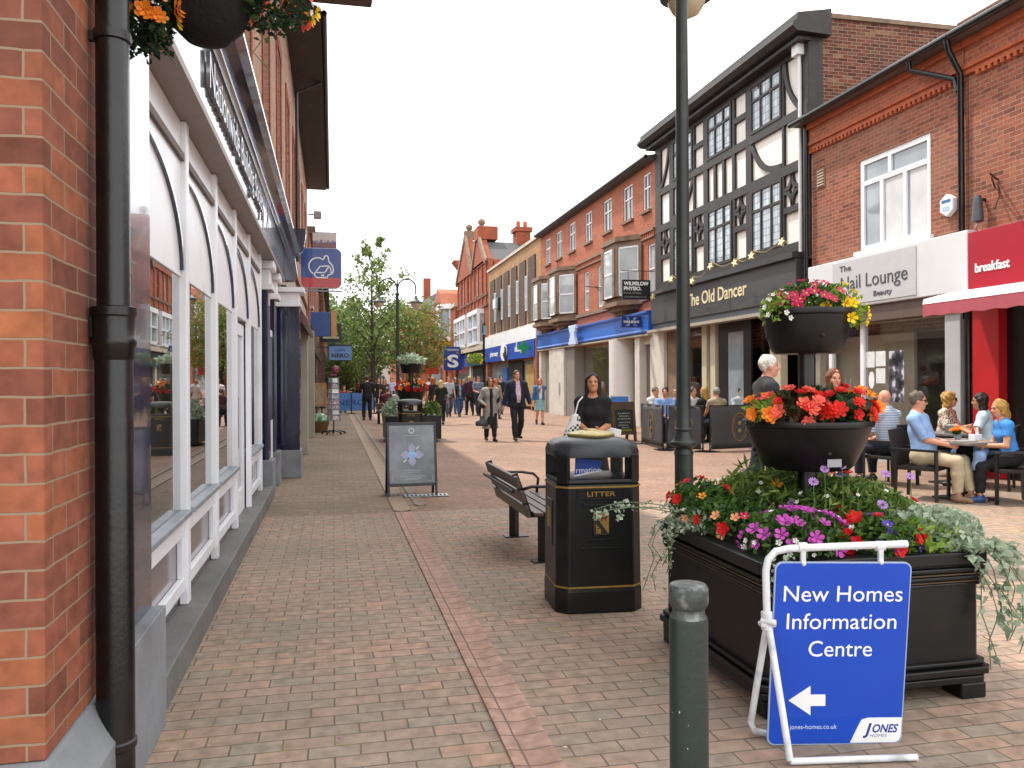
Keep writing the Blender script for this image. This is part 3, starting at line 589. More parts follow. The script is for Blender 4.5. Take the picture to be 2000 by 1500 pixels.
# bell box, alarm, iron bracket
o = thing('alarm_box', 'white hexagonal alarm box beside the large white window', 'alarm', (RX-.01, 11.66, 4.4)); b = MB(); hxp = [(.17*math.cos(R(a)), .19*math.sin(R(a))) for a in (30, 90, 150, 210, 270, 330)]
b.prism(hxp, FX, -.1, 0); b.obj('box', M_white, o, bevel=.015); MB().box(-.104, -.1, .04, -.101, .1, .09).obj('stripe', mat('alarm blue', '3A6AA0', .5, 0, 0), o); MB().box(-.103, -.08, -.1, -.1, .08, -.02).obj('plate', mat('pale blue plate', 'A0B8CC', .5), o)
o = thing('wall_lamp', 'grey bell shaped fitting on the brick wall above the red cafe fascia', 'light', (RX-.02, 10.95, 4.2)); MB().lathe([(.05, .2), (.07, .12), (.09, -.2), (.05, -.22)], 12, (-.12, 0, 0)).obj('bell_housing', mat('dull grey metal', '4E5256', .5, .3, .2), o, smooth=True, auto=40); MB().box(-.12, -.02, .12, .02, .02, .16).obj('bracket', M_black, o); MB().tube([(-.12, 0, -.22), (-.14, .02, -.3), (-.1, .03, -.34)], .012).obj('hook', M_alu, o)
o = thing('basket_bracket', 'rusty iron wall bracket above the red fascia', 'bracket', (RX, 10.6, 4.45)); MB().tube([(0, .1, .15), (-.1, .05, .16), (-.55, -.35, .1)], .016).tube([(0, .1, .1), (-.02, .05, -.1), (-.25, -.1, -.35)], .013).tube([(-.3, -.1, .12), (-.05, .1, .02)], .012).obj('iron_arm', mat('rusty iron', '4A342A', .8, .3, .3), o)

# --- the timber framed pub --------------------------------------------------------------------
OD = thing('timbered_pub', 'black and white timber framed pub with dark grey fascia', 'pub', (RX, 15.75, 0)); wk = dict(parent=OD, world=True)
MB().box(RX+.03, 15.78, 4.2, RX+.3, 24.3, 9.0).obj('plaster_wall', M_plaster, **wk)
MB().box(RX+.3, 15.752, 2.5, 17.5, 24.28, 9.3).obj('side_wall', M_dkbr, **wk)
MB().box(RX+.32, 15.7, 9.3, 17.6, 24.3, 9.4).obj('parapet_coping', M_stone2, **wk)
MB().box(15.0, 15.9, 9.4, 15.9, 17.2, 10.1).box(14.95, 15.85, 10.1, 15.95, 17.25, 10.22).obj('chimney', M_dkbr, **wk)
b = MB(); b.prism([(RX+.4, 8.86), (RX-.42, 8.9), (RX-.52, 9.0), (RX-.5, 9.1), (RX-.42, 9.12), (RX-.4, 9.28), (RX+.4, 9.42)], FY, 15.55, 24.6); b.obj('eaves', M_timber, **wk)
MB().box(RX-.03, 15.742, 4.2, RX+.31, 15.777, 9.0).obj('corner_board', M_timber, **wk); MB().box(RX-.3, 15.7, 8.78, RX+.02, 24.4, 8.859).obj('soffit_board', M_timber, **wk)
t = MB(); P0 = RX-.03
def beam(y0, y1, z0, z1, p=0): t.box(P0-p, y0, z0, RX+.04, y1, z1)
posts = [(15.76, 16.12), (16.74, 16.82), (18.22, 18.48), (19.06, 19.2), (20.6, 20.85), (21.42, 21.52), (22.9, 23.18), (23.84, 24.28)]
for i, (a, c) in enumerate(posts): beam(a, c, 4.2, 8.86, .004+.001*(i % 3))
for z0, z1, p in ((8.66, 8.88, .012), (7.26, 7.46, .012), (6.12, 6.34, .012), (4.36, 4.56, .016)): beam(15.78, 24.26, z0, z1, p)
cols = [(16.12, 16.74, 'end'), (16.82, 18.22, 'win'), (18.48, 19.06, 'pan'), (19.2, 20.6, 'win'), (20.85, 21.42, 'pan'), (21.52, 22.9, 'win'), (23.18, 23.84, 'end')]
def curve(y0, z0, y1, z1, bulge, w=.11, n=10, p=.008):
    pts = []
    for k in range(n+1):
        s = k/n; y = y0+(y1-y0)*s; z = z0+(z1-z0)*s; nn = Vector((-(z1-z0), y1-y0)).normalized()
        pts.append((y+nn[0]*bulge*math.sin(math.pi*s), z+nn[1]*bulge*math.sin(math.pi*s)))
    for k in range(n): t.bar((P0+.03-p, *pts[k]), (P0+.03-p, *pts[k+1]), w, .065, up=(1, 0, 0))
for a, c, kind in cols:
    if kind in ('end', 'pan'):
        beam(a, c, 5.26, 5.4, .006); m_, zc = (a+c)/2, 5.76; w_ = (c-a)/2
        for sy in (-1, 1):
            for sz in (-1, 1):
                curve(m_+sy*w_, zc+sz*.02, m_, zc+sz*.36, .1*sy*sz*(1 if True else 1), .075, 6); curve(m_+sy*w_*.45, zc, m_, zc+sz*.2, 0, .06, 2, .01)
    if kind == 'pan': beam(a, c, 8.0, 8.14, .006)
curve(16.16, 8.6, 16.7, 7.5, -.16) if False else curve(16.7, 8.64, 16.14, 7.5, .14); curve(23.22, 8.64, 23.8, 7.5, -.1)
curve(18.2, 7.2, 16.84, 6.38, .26, .13)
for y in (19.62, 20.12): beam(y, y+.12, 6.34, 7.26, .005)
curve(21.55, 7.2, 22.88, 6.38, -.24, .12); beam(22.3, 22.38, 6.34, 7.26, .003)
t.obj('timber_frame', M_timber, **wk)
for a, c, kind in cols:
    if kind != 'win': continue
    for z0, z1, tr in ((7.47, 8.655, .66), (4.565, 6.115, .66)):
        w = window(OD, RX-.02, -1, a, c, z0, z1, mv=(1/3, 2/3), mh=(tr,), depth=.02, fm=M_timber, pm=M_leadg, fw=.07)
cs = thing('casement', 'small leaded top light propped open, in the top right timbered window', 'window', (RX-.06, 18.0, 8.6)); MB(Matrix.Rotation(R(-28), 4, 'Y')).box(-.03, -.2, -.36, 0, .2, -.32).box(-.03, -.2, -.04, 0, .2, 0).box(-.03, -.2, -.32, 0, -.16, -.04).box(-.03, .16, -.32, 0, .2, -.04).obj('casement_frame', M_timber, cs); MB(Matrix.Rotation(R(-28), 4, 'Y')).box(-.018, -.16, -.32, -.012, .16, -.04).obj('pane', M_leadg, cs)
adopt(cs, OD)
tube_obj('rainwater_pipe', [(RX-.1, 16.0, 8.6), (RX-.07, 16.02, 8.3), (RX-.07, 16.02, 4.2)], .04, M_upvc, OD); MB().box(RX-.2, 15.9, 8.55, RX-.03, 16.14, 8.85).obj('rainwater_hopper', M_upvc, bevel=.01, **wk)
tube_obj('drainpipe', [(RX-.12, 15.72, 7.0), (RX-.12, 15.72, 2.6)], .05, M_black, OD)
MB().box(9.8, 16.0, 3.28, RX+.1, 24.26, 4.18).obj('fascia', mat('charcoal fascia', '3E3D40', .5, 0, .06, 1), bevel=.01, **wk); MB().box(9.7, 15.98, 4.18, RX+.03, 24.28, 4.3).obj('fascia_cornice', mat('charcoal cornice', '35343A', .5, 0, .06), **wk)
MB().box(9.86, 16.0, 3.02, RX+.1, 24.26, 3.279).obj('fascia_lower', mat('slate grey board', '565C64', .5, 0, .06), **wk); MB().box(9.55, 16.2, 3.0, 9.859, 24.0, 3.08).obj('awning_cassette', M_beige, **wk)
M_cream = mat('cream lettering', 'D9CCA6', .5, 0, 0); text('The Old Dancer', (9.792, 19.87, 3.6), RIGHT, 3.43, .36, M_cream, OD, bold=.012)
for a, c, m in ((23.5, 24.6, M_palest), (22.7, 23.5, M_stone2)): MB().box(9.9 if m is M_palest else 10.0, a, 0, RX+.5, c-.002, 3.018).obj('pillar', m, **wk)
for a, c in ((20.62, 20.9), (20.1, 20.38), (16.85, 17.3), (15.76, 16.1)): MB().box(9.92, a, 0, RX+.1, c, 3.018).obj('pillar', mat('cream pub pillar', 'BDB298', .6, 0, .08), **wk)
b = MB(); b.box(RX+.2, 20.9, .9, RX+.24, 22.7, 3.0).box(RX+.2, 17.3, 0, RX+.24, 18.2, 3.0); b.obj('shop_window', M_glassr, **wk); MB().box(RX+.1, 20.92, 0, RX+.3, 22.69, .898).obj('stall_riser', M_timber, **wk)
d_ = MB().box(RX-.05, 18.25, .05, RX, 19.95, .8).box(RX-.05, 18.25, 2.75, RX, 19.95, 3.0).box(RX-.05, 18.25, .8, RX, 18.62, 2.75).box(RX-.05, 19.45, .8, RX, 19.95, 2.75).obj('door', mat('near black door', '1C1B1A', .35, 0, .15), **wk); MB().box(RX-.035, 18.62, .8, RX-.025, 19.45, 2.75).obj('pane', M_panel, d_)
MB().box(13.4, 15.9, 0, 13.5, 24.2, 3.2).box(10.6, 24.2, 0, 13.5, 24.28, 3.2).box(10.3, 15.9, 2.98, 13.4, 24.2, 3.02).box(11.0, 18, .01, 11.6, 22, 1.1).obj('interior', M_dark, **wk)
for y, z in ((17.9, 2.35), (21.5, 2.1)):
    o = thing('pendant_lamp', 'lit warm bulb hanging inside the dark pub, '+('behind the white haired man' if y < 19 else 'in the window behind the seated drinkers'), 'lamp', (11.0, y, z)); MB().ball((0, 0, 0), .045).obj('bulb', emat('warm bulb', 'FFC890', 14), o); MB().tube([(0, 0, .04), (0, 0, .6)], .006, 6).obj('flex', M_black, o)
# star fairy lights along the fascia
FLs = [(24.6, 4.15), (23.3, 4.05), (21.9, 4.42), (20.5, 4.2), (19.4, 4.45), (18.1, 4.35), (17.3, 4.4), (16.0, 4.5)]
sw = thing('light_cable', 'drooping cable that carries star lights along the pub fascia', 'cable', (9.5, 20, 4.3)); pts = []
for i in range(len(FLs)-1):
    for k in range(8):
        s = k/8; pts.append((9.5, FLs[i][0]+(FLs[i+1][0]-FLs[i][0])*s, FLs[i][1]+(FLs[i+1][1]-FLs[i][1])*s+.12-.16*math.sin(math.pi*s)))
tb = MB().tube(pts, .009, 6); mesh_obj('wire', tb.v, tb.f, mat('brass cable', '9A8450', .4, .4), sw, world=True)
b = MB(); sp_ = []
for k in range(10): a = math.pi*2*k/10; sp_.append(((.11 if k % 2 == 0 else .045)*math.cos(a), (.11 if k % 2 == 0 else .045)*math.sin(a)))
b.prism(sp_, FX, -.03, .03); sm_ = MB().prism([(p[1]*.9, p[0]*.9) for p in sp_], FX, -.05, .05)
star = b.obj('light_star', mat('gold star', 'E8D9A4', .25, .5, .05), None); tag(star, 'small gold star light hanging from the cable along the pub fascia', 'light', 'star lights on the pub fascia')
for i, (y, z) in enumerate(FLs[1:]):
    s = star if i == 0 else star.copy()
    if i: COL.objects.link(s)
    s.location = (9.47, y, z); s.rotation_euler = (.3*i, .2, .3)

# --- bank with blue fascia --------------------------------------------------------------------
HB = thing('bank_building', 'three storey orange brick bank with bay windows and bright blue fascia', 'bank', (RX, 24.4, 0)); wk = dict(parent=HB, world=True)
tops = [(37.1, 37.98), (35.15, 36.05), (33.1, 34.0), (30.85, 31.7), (28.5, 29.42), (26.35, 27.25), (24.75, 25.4)]
mids = [(31.26, 31.85), (29.45, 30.13), (24.42, 24.98)]
hol = [(a, c, 7.05, 8.25) for a, c in tops]+[(a, c, 4.34, 5.9) for a, c in mids]
wallholes('wall', HB, RX, -1, 24.32, 38.85, 2.95, 8.5, hol, M_orbr, .1); MB().box(RX+.4, 24.4, 3.0, 18, 38.8, 8.45).obj('core', M_dkbr, **wk)
for a, c in tops: window(HB, RX, -1, a, c, 7.05, 8.25, mv=(.5,), mh=(.62,), depth=.09, sill=M_stone2, fw=.055)
for a, c in mids: window(HB, RX, -1, a, c, 4.34, 5.9, mh=(.5,), depth=.09, fw=.055, pm=M_panel)
b = MB(); b.prism([(RX+.3, 8.5), (RX-.3, 8.52), (RX-.34, 8.62), (RX+3, 9.3), (RX+8, 8.6)], FY, 24.3, 38.9); b.obj('roof', M_slate, **wk); tube_obj('gutter', [(RX-.33, 24.3, 8.6), (RX-.33, 38.9, 8.6)], .06, M_black, HB)
band(HB, 'string_course', 24.33, 38.84, 6.1, 6.16, .07, M_stone2); band(HB, 'string_course', 24.33, 38.84, 6.3, 6.38, .1, M_stone2); band(HB, 'string_course', 24.33, 38.84, 4.12, 4.25, .08, M_stone2)
dentils(HB, 24.36, 90, .16, 6.16, 6.3, .06)
def bay(y0, y1):
    yc, w_, p = (y0+y1)/2, (y1-y0), .62; pl = [(RX, y0), (RX-p, y0+w_*.27), (RX-p, y1-w_*.27), (RX, y1)]
    o = MB().prism([(RX-.02, y0+.02), (RX-p+.05, y0+w_*.28), (RX-p+.05, y1-w_*.28), (RX-.02, y1-.02)], lambda u, v, w: (u, v, w), 4.2, 4.36).obj('bay_window', M_stone2, **wk)
    b = MB(); b.prism([(RX+.0, y0-.08), (RX-p-.08, y0+w_*.25), (RX-p-.08, y1-w_*.25), (RX+.0, y1+.08)], FZ, 6.2, 6.36); b.prism([(RX+.0, y0-.0), (RX-p, y0+w_*.27), (RX-p, y1-w_*.27), (RX+.0, y1)], FZ, 6.0, 6.2)
    for k, (f_, z0, z1) in enumerate(((1.06, 4.06, 4.2), (.8, 3.92, 4.06), (.5, 3.78, 3.92))): b.prism([(RX, yc-w_*.5*f_), (RX-p*f_, yc-w_*.24*f_), (RX-p*f_, yc+w_*.24*f_), (RX, yc+w_*.5*f_)], FZ, z0, z1)
    b.obj('bay_stonework', M_stone2, o, world=False)
    for i in range(3):
        a_, c_ = Vector((*pl[i], 0)), Vector((*pl[i+1], 0)); L = (c_-a_).length; ex = (c_-a_).normalized(); T = frame4((a_.x, a_.y, 4.36), ex, (0, 0, 1))
        b = MB(T); m_ = .2 if i == 1 else .11; b.box(0, 0, -.1, m_, 1.64, .02).box(L-m_, 0, -.1, L, 1.64, .02); b.obj('bay_pier', M_stone2, o)
        b = MB(T); b.box(m_, 0, -.07, m_+.05, 1.64, -.02).box(L-m_-.05, 0, -.07, L-m_, 1.64, -.02).box(m_, 0, -.07, L-m_, .06, -.02).box(m_, 1.58, -.07, L-m_, 1.64, -.02).box(m_, .78, -.07, L-m_, .85, -.02); b.obj('sash', M_upvc, o)
        b = MB(T); b.box(m_, .02, -.055, L-m_, 1.62, -.045); b.obj('pane', pane_mat('curtained pane', 'A6ADB0'), o)
    return o
for y0, y1 in ((35.95, 38.75), (32.85, 35.8), (25.45, 28.4)): bay(y0, y1)
M_hb = mat('bank blue', '2A5FB4', .4, 0, .05, 1, .02, 20)
MB().prism([(RX+.1, 3.02), (9.74, 3.05), (9.72, 3.1), (9.76, 3.16), (9.78, 3.62), (9.7, 3.68), (9.7, 3.74), (RX+.1, 3.78)], FY, 24.42, 38.8).obj('fascia', M_hb, **wk)
MB().box(9.75, 24.42, 2.96, RX+.1, 38.8, 3.018).obj('fascia_soffit', M_beige, **wk)
M_pbl = mat('pale blue white', 'BFD0E8', .4, 0, .05)
b = MB()
for k, (w_, z0, z1) in enumerate(((1.0, 3.0, 3.13), (.8, 3.135, 3.27), (.58, 3.275, 3.38), (.58, 3.385, 3.5), (.8, 3.505, 3.63), (1.0, 3.635, 3.78))): b.box(9.5, 32.0-w_/2, z0, 9.6, 32.0+w_/2, z1)
b.obj('cross_emblem', M_pbl, **wk)
for a, c, m, x in ((38.45, 38.82, M_palest, 9.85), (34.3, 36.75, M_palest, 9.8), (25.42, 25.85, M_palest, 9.85)): MB().box(x, a, 0, RX+.4, c, 2.958).obj('pillar', m, bevel=.01, **wk)
MB().box(RX+.1, 36.75, 0, RX+.4, 38.45, 2.958).obj('door', mat('grey steel door', '8A8782', .5, 0, .05), **wk); MB().box(9.9, 33.0, 0, RX+.4, 34.3, 2.958).obj('pillar', mat('grey return panel', '807C76', .5, 0, .05), **wk)
MB().box(9.78, 34.85, .9, 9.8, 35.05, 1.45).obj('key_panel', M_grey, **wk)
MB().lathe([(.5, 0), (.5, 2.958)], 28, (10.1, 27.65, 0)).obj('round_column', mat('white round column', 'D6D4D0', .5, 0, .03), smooth=True, auto=40, **wk)
b = MB(); b.box(RX+.3, 28.1, .35, RX+.32, 32.99, 2.957).box(RX+.3, 25.86, .35, RX+.32, 27.2, 2.957); b.obj('shop_window', M_glassr, **wk)
MB().box(RX+.25, 25.86, 0, RX+.4, 32.99, .349).obj('stall_riser', M_palest, **wk); MB().box(RX+.1, 24.62, 0, RX+.3, 25.42, 2.7).obj('door', mat('brown grey door', '6E6660', .5, 0, .08), **wk); MB().box(RX-.02, 24.62, 2.702, RX+.3, 25.42, 2.958).obj('door_head', M_stone, **wk)
MB().box(11.9, 25.9, 0, 12.0, 33, 2.9).box(10.4, 33.0, 0, 12.0, 33.06, 2.9).box(10.4, 25.9, 2.9, 11.9, 33, 2.95).obj('interior', M_inner, **wk)
b = MB(); b.box(11.0, 31.0, .8, 11.05, 31.9, 2.0); b.obj('poster', mat('sky blue poster', '5A9AC8', .5, 0, .15, 3), **wk); MB().box(11.2, 27, .02, 11.8, 29.6, 1.2).box(11.2, 29.7, .02, 11.6, 30.2, 1.9).obj('counter', mat('navy counter', '1E2A50', .5, 0, .2), **wk)
MB().box(11.1, 26.2, 2.0, 11.15, 29.4, 2.25).obj('hanging_board', M_letw, **wk)
o = thing('projecting_sign', 'black square physio sign hung from an iron arm by the bay window', 'sign', (9.1, 23.55, 4.29)); o.scale = (.66, 1, .66); M_bk = mat('black sign face', '15161A', .35, 0, .1)
T = Matrix.Rotation(R(-24), 4, 'Z'); T = Matrix.Identity(4); fr = FRONT
MB().box(-.78, -.04, -.45, .58, .04, .45).obj('sign_panel', M_bk, o); MB().box(-.8, -.015, .85, .8, .015, .88).box(-.5, -.01, .45, -.48, .01, .86).box(.38, -.01, .45, .4, .01, .86).obj('bracket', M_black, o)
for s_, z, w_, h_ in (('WILMSLOW', .2, 1.2, .17), ('PHYSIO.', -.03, .85, .17)): text(s_, (-.72+w_/2, -.045, z), FRONT, w_, h_, M_letw, o, world=False, bold=.03)
text('01625 539766', (-.3, -.045, -.2), FRONT, .85, .09, M_grey, o, world=False); text('www.wilmslowphysio.co.uk', (-.16, -.045, -.36), FRONT, 1.1, .06, M_grey, o, world=False)
o = thing('projecting_sign', 'dark blue bank sign with white lettering projecting from the blue fascia', 'sign', (9.4, 25.0, 3.42)); o.scale = (.72, 1, .7); MB().box(-.45, -.06, -.26, .48, .06, .26).obj('sign_panel', mat('deep blue sign', '1B2F6E', .35, 0, .05), o, bevel=.01)
b = MB(); b.prism([(-.3, .2), (-.12, .2), (.0, .06), (.12, .2), (.3, .2), (.16, 0.07), (-.16, .07)], FY, -.066, -.06).prism([(-.3, -.2), (-.12, -.2), (.0, -.06), (.12, -.2), (.3, -.2), (.16, -.07), (-.16, -.07)][::-1], FY, -.066, -.06); b.obj('cross_emblem', mat('sign blue grey', '7A94C0', .4), o); text('HALIFAX', (0, -.066, -.055), FRONT, .74, .11, M_letw, o, world=False, bold=.03); MB().box(.4, -.02, -.02, .9, .02, .02).obj('bracket', M_black, o)
o = thing('basket_bracket', 'empty iron bracket on the orange brick between two sash windows', 'bracket', (RX, 28.9, 4.9)); MB().tube([(0, 0, .35), (0, 0, -.5)], .02).tube([(0, 0, .05), (-.9, 0, .1)], .015).tube([(0, 0, -.3), (-.5, 0, .08)], .012).obj('iron_arm', M_black, o)

# --- pharmacy ---------------------------------------------------------------------------------
PH = thing('pharmacy_building', 'brown panelled brick pharmacy with white band and royal blue fascia', 'shop', (RX, 38.9, 0)); wk = dict(parent=PH, world=True)
MB().box(RX, 38.92, 2.6, 18, 52.8, 8.6).obj('wall', M_tan, **wk); MB().box(9.9, 38.9, 8.6, 18.1, 52.85, 8.75).obj('coping', M_stone, **wk)
for i in range(6):
    y1 = 51.9-i*2.1; MB().box(9.93, y1-1.45, 4.5, RX+.0, y1, 7.9).obj('brick_panel', M_brown, **wk)
    if i: window(PH, RX-.06, -1, y1+.12, y1+.5, 5.2, 7.0, mh=(.4,), depth=.0, fw=.05); MB().box(9.95, y1+.02, 4.5, RX+.0, y1+.1, 7.9).obj('steel_strip', M_black, **wk)
MB().box(9.95, 38.95, 4.36, RX+.1, 52.8, 4.48).obj('string_course', M_stone, **wk); MB().box(9.72, 38.92, 3.62, RX+.1, 52.75, 4.34).obj('white_band', M_white, **wk)
MB().box(9.7, 39.2, 2.72, RX+.1, 52.72, 3.6).obj('fascia', mat('royal blue fascia', '1F4AA6', .4, 0, .04, 1), **wk)
text('pharmacy', (9.69, 49.5, 3.04), RIGHT, 2.5, .3, M_letw, PH, bold=.02); text('beauty', (9.69, 42.7, 3.1), RIGHT, 1.7, .3, M_letw, PH, bold=.02)
b = MB(); v = [(9.66, 46.4+.95*math.cos(a), 3.2+.52*math.sin(a)) for a in [2*math.pi*k/28 for k in range(28)]]; b.add(v, [tuple(range(28))]); b.obj('oval_emblem', M_letw, **wk)
b = MB(); v = [(9.65, 46.05+.5*math.cos(a), 3.12+.38*math.sin(a)) for a in [2*math.pi*k/24 for k in range(24)]]; b.add(v, [tuple(range(24))]); b.obj('emblem_disc', M_ink, **wk)
v = MB(); v.add([(9.64, 46.6+.5*math.cos(a), 3.32+.22*math.sin(a)) for a in [2*math.pi*k/20 for k in range(20)]], [tuple(range(20))]); v.obj('emblem_swash', M_letw, **wk)
MB().box(9.75, 38.92, 0, RX+.3, 39.5, 3.6).obj('pier', M_redbr, **wk); MB().box(9.8, 52.2, 0, RX+.3, 52.78, 2.7).obj('pier', M_redbr, **wk)
MB().box(RX+.1, 39.5, .3, RX+.15, 52.2, 2.7).obj('shop_window', M_panel, **wk); MB().box(9.99, 39.6, .2, RX+.05, 42.2, 2.4).obj('window_display', mat('ochre display', 'A58A4E', .6, 0, .25, 2), **wk)
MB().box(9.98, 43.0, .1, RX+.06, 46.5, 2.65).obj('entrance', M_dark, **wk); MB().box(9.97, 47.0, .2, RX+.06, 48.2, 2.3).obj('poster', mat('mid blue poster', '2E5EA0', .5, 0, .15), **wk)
o = thing('pharmacy_cross', 'green cross sign projecting beside the royal blue fascia', 'sign', (9.35, 40.0, 3.2)); o.scale = (.62, .62, .62); b = MB(); b.prism([(-.18, -.5), (.18, -.5), (.18, -.18), (.5, -.18), (.5, .18), (.18, .18), (.18, .5), (-.18, .5), (-.18, .18), (-.5, .18), (-.5, -.18), (-.18, -.18)], FY, -.08, .08); b.obj('cross_panel', mat('cross green', '1E8A55', .4, 0, .1), o); MB().box(-.62, -.02, -.3, -.54, .02, .4).obj('side_plate', M_letw, o); MB().box(.5, -.02, -.03, .8, .02, .03).obj('bracket', M_black, o)
o = thing('flood_lamp', 'white box lamp on the brown brick panels', 'light', (9.8, 49.0, 6.2)); MB().box(-.2, -.3, -.3, .15, .3, .3).obj('lamp_housing', M_white, o, bevel=.03); MB().box(-.1, -.8, -.35, .15, -.32, .35).obj('speaker_cone', M_black, o, bevel=.05)
chimney = thing('chimney_stack', 'tall brick chimney stack with two pots behind the brown pharmacy', 'chimney', (13.0, 56, 8)); MB().box(-.5, -.6, -1, .5, .6, 3.9).box(-.62, -.72, 3.9, .62, .72, 4.2).obj('stack', M_deepred, chimney); MB().lathe([(.17, 4.2), (.14, 4.7)], 10, (-.25, 0, 0)).obj('pot', M_terra, chimney); MB().lathe([(.17, 4.2), (.14, 4.7)], 10, (.25, 0, 0)).obj('pot', M_terra, chimney)

# --- gabled red building ----------------------------------------------------------------------
GB = thing('gabled_building', 'tall deep red brick building with two gables and ball finials', 'building', (RX, 52.9, 0)); wk = dict(parent=GB, world=True)
hol = [(63.0, 63.9, 7.4, 9.2), (60.6, 61.5, 7.4, 9.2), (56.9, 57.7, 7.5, 9.2), (54.6, 55.4, 7.5, 9.2)]
wallholes('wall', GB, RX, -1, 52.9, 66.2, 2.6, 9.6, hol, M_deepred, .15); MB().box(RX+.4, 53, 0, 19, 66.1, 9.55).obj('core', M_deepred, **wk)
for h in hol: window(GB, RX, -1, *h, mh=(.5,), sill=M_stone2)
b = MB(); b.prism([(59.0, 9.4), (66.3, 9.4), (62.0, 12.3), (61.2, 12.3)], FX, RX-.12, RX+.4); b.prism([(53.2, 9.4), (58.7, 9.4), (57.0, 11.3), (55.6, 11.3)], FX, RX-.1, RX+.4); b.obj('gable', M_deepred, **wk); MB().prism([(59.0, 9.3), (66.3, 9.3), (62.0, 12.1), (61.2, 12.1)], FX, RX+.41, RX+5).prism([(53.2, 9.3), (58.7, 9.3), (57.0, 11.1), (55.6, 11.1)], FX, RX+.41, RX+5).obj('gable_roof', M_slate, **wk)
b = MB(); b.bar((RX-.1, 66.4, 9.35), (RX-.1, 61.7, 12.5), .4, .18, up=(1, 0, 0)); b.bar((RX-.1, 58.9, 9.35), (RX-.1, 61.5, 12.5), .4, .18, up=(1, 0, 0)); b.box(RX-.2, 61.3, 12.3, RX+.6, 61.9, 12.9); b.bar((RX-.1, 58.8, 9.35), (RX-.1, 57.0, 11.3), .4, .18, up=(1, 0, 0)); b.bar((RX-.1, 53.1, 9.35), (RX-.1, 55.6, 11.3), .4, .18, up=(1, 0, 0)); b.obj('gable_coping', M_stone2, **wk)
MB().box(RX-.2, 55.5, 11.3, RX+1.2, 57.1, 12.2).obj('gable_block', M_deepred, **wk)
b = MB(); b.ball((RX+.2, 61.6, 13.2), .27).ball((RX+.2, 56.3, 12.6), .27); b.lathe([(.3, 12.9), (.12, 13.05)], 8, (RX+.2, 61.6, 0)).lathe([(.3, 12.2), (.12, 12.4)], 8, (RX+.2, 56.3, 0)); b.obj('finial', M_stone2, smooth=True, **wk)
b = MB(); b.prism([(RX+1, 9.6), (RX+4.5, 11.6), (RX+9, 9.6)], FY, 52.9, 66.2); b.obj('roof', M_slate, **wk)
for z in (7.2, 6.5, 9.45): band(GB, 'string_course', 52.92, 66.18, z, z+.16, .1, M_dkbr)
for k in range(9): band(GB, 'pilaster', 53.3+k*1.55, 53.55+k*1.55, 6.7, 9.4, .07, M_deepred)
for y0, y1 in ((59.7, 65.3), (54.4, 58.5)):
    o = MB().box(RX-.5, y0, 4.0, RX+.1, y1, 4.2).box(RX-.5, y0, 6.1, RX+.1, y1, 6.4).obj('bay_window', M_white, **wk); n_ = 4 if y0 > 59 else 2; b = MB()
    for k in range(n_+1): yy = y0+(y1-y0-.16)*k/n_; b.box(RX-.48, yy, 4.2, RX-.3, yy+.16, 6.1)
    b.box(RX-.47, y0+.01, 5.1, RX-.32, y1-.01, 5.22); b.obj('mullion', M_white, o); MB().box(RX-.36, y0+.05, 4.2, RX-.34, y1-.05, 6.1).box(RX-.36, y0+.02, 4.2, RX+.05, y0+.04, 6.1).obj('pane', M_panel, o)
band(GB, 'cornice', 52.92, 66.18, 3.6, 3.95, .45, M_stone)
MB().box(9.7, 59.2, 2.6, RX+.1, 66.1, 3.5).obj('fascia', mat('blue shop board', '24489A', .4, 0, .05), **wk); MB().box(9.7, 53.0, 2.6, RX+.1, 59.1, 3.5).obj('fascia', mat('dark green shop board', '1E4238', .4, 0, .05), **wk)
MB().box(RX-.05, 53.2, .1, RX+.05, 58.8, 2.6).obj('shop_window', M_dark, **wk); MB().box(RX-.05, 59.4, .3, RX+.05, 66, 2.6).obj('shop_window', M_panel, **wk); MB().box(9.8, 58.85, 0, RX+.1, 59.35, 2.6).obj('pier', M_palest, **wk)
o = thing('projecting_sign', 'dark blue projecting sign with a large white S', 'sign', (9.0, 62.0, 3.2)); MB().box(-.75, -.08, -.85, .65, .08, .95).obj('sign_panel', mat('sign navy blue', '16337E', .4), o); text('S', (-.05, -.09, -.6), FRONT, .85, .95, M_letw, o, world=False, bold=.03); MB().box(-.5, -.09, .62, .4, -.081, .78).obj('stripe', M_grey, o); MB().box(.65, -.03, .2, 1.0, .03, .3).obj('bracket', M_black, o)
# --- orange gable with white oriel, then the far end of the street
OG = thing('oriel_building', 'narrow orange brick gabled building with a tall white oriel window', 'building', (RX, 66.3, 0)); wk = dict(parent=OG, world=True)
b = MB(); b.prism([(71, 0), (80, 0), (80, 7.4), (76.9, 10.2), (75.0, 9.6), (72.5, 7.0), (71, 7.0)], FX, RX-.4, RX+7); b.obj('gable_wall', M_orbr, **wk); MB().box(RX-.2, 66.3, 0, RX+8, 70.98, 7.6).obj('wall', M_deepred, **wk); MB().box(RX-.3, 66.28, 7.6, RX+8, 71, 7.9).obj('coping', M_stone, **wk)
b = MB(); b.bar((RX+3, 80.4, 7.2), (RX+3, 76.9, 10.4), 7.2, .2, up=(1, 0, 0)); b.bar((RX+3, 72.3, 6.9), (RX+3, 76.9, 10.4), 7.2, .2, up=(1, 0, 0)); b.obj('roof', M_slate, **wk)
o = MB().prism([(RX-.2, 69.0), (RX-1.1, 69.8), (RX-1.1, 72.2), (RX-.2, 73.2)], FZ, 4.9, 5.3).prism([(RX-.2, 69.0), (RX-1.1, 69.8), (RX-1.1, 72.2), (RX-.2, 73.2)], FZ, 7.7, 8.1).prism([(RX-.2, 69.3), (RX-.7, 70.2), (RX-.7, 71.8), (RX-.2, 72.9)], FZ, 4.3, 4.9).obj('oriel', M_white, **wk)
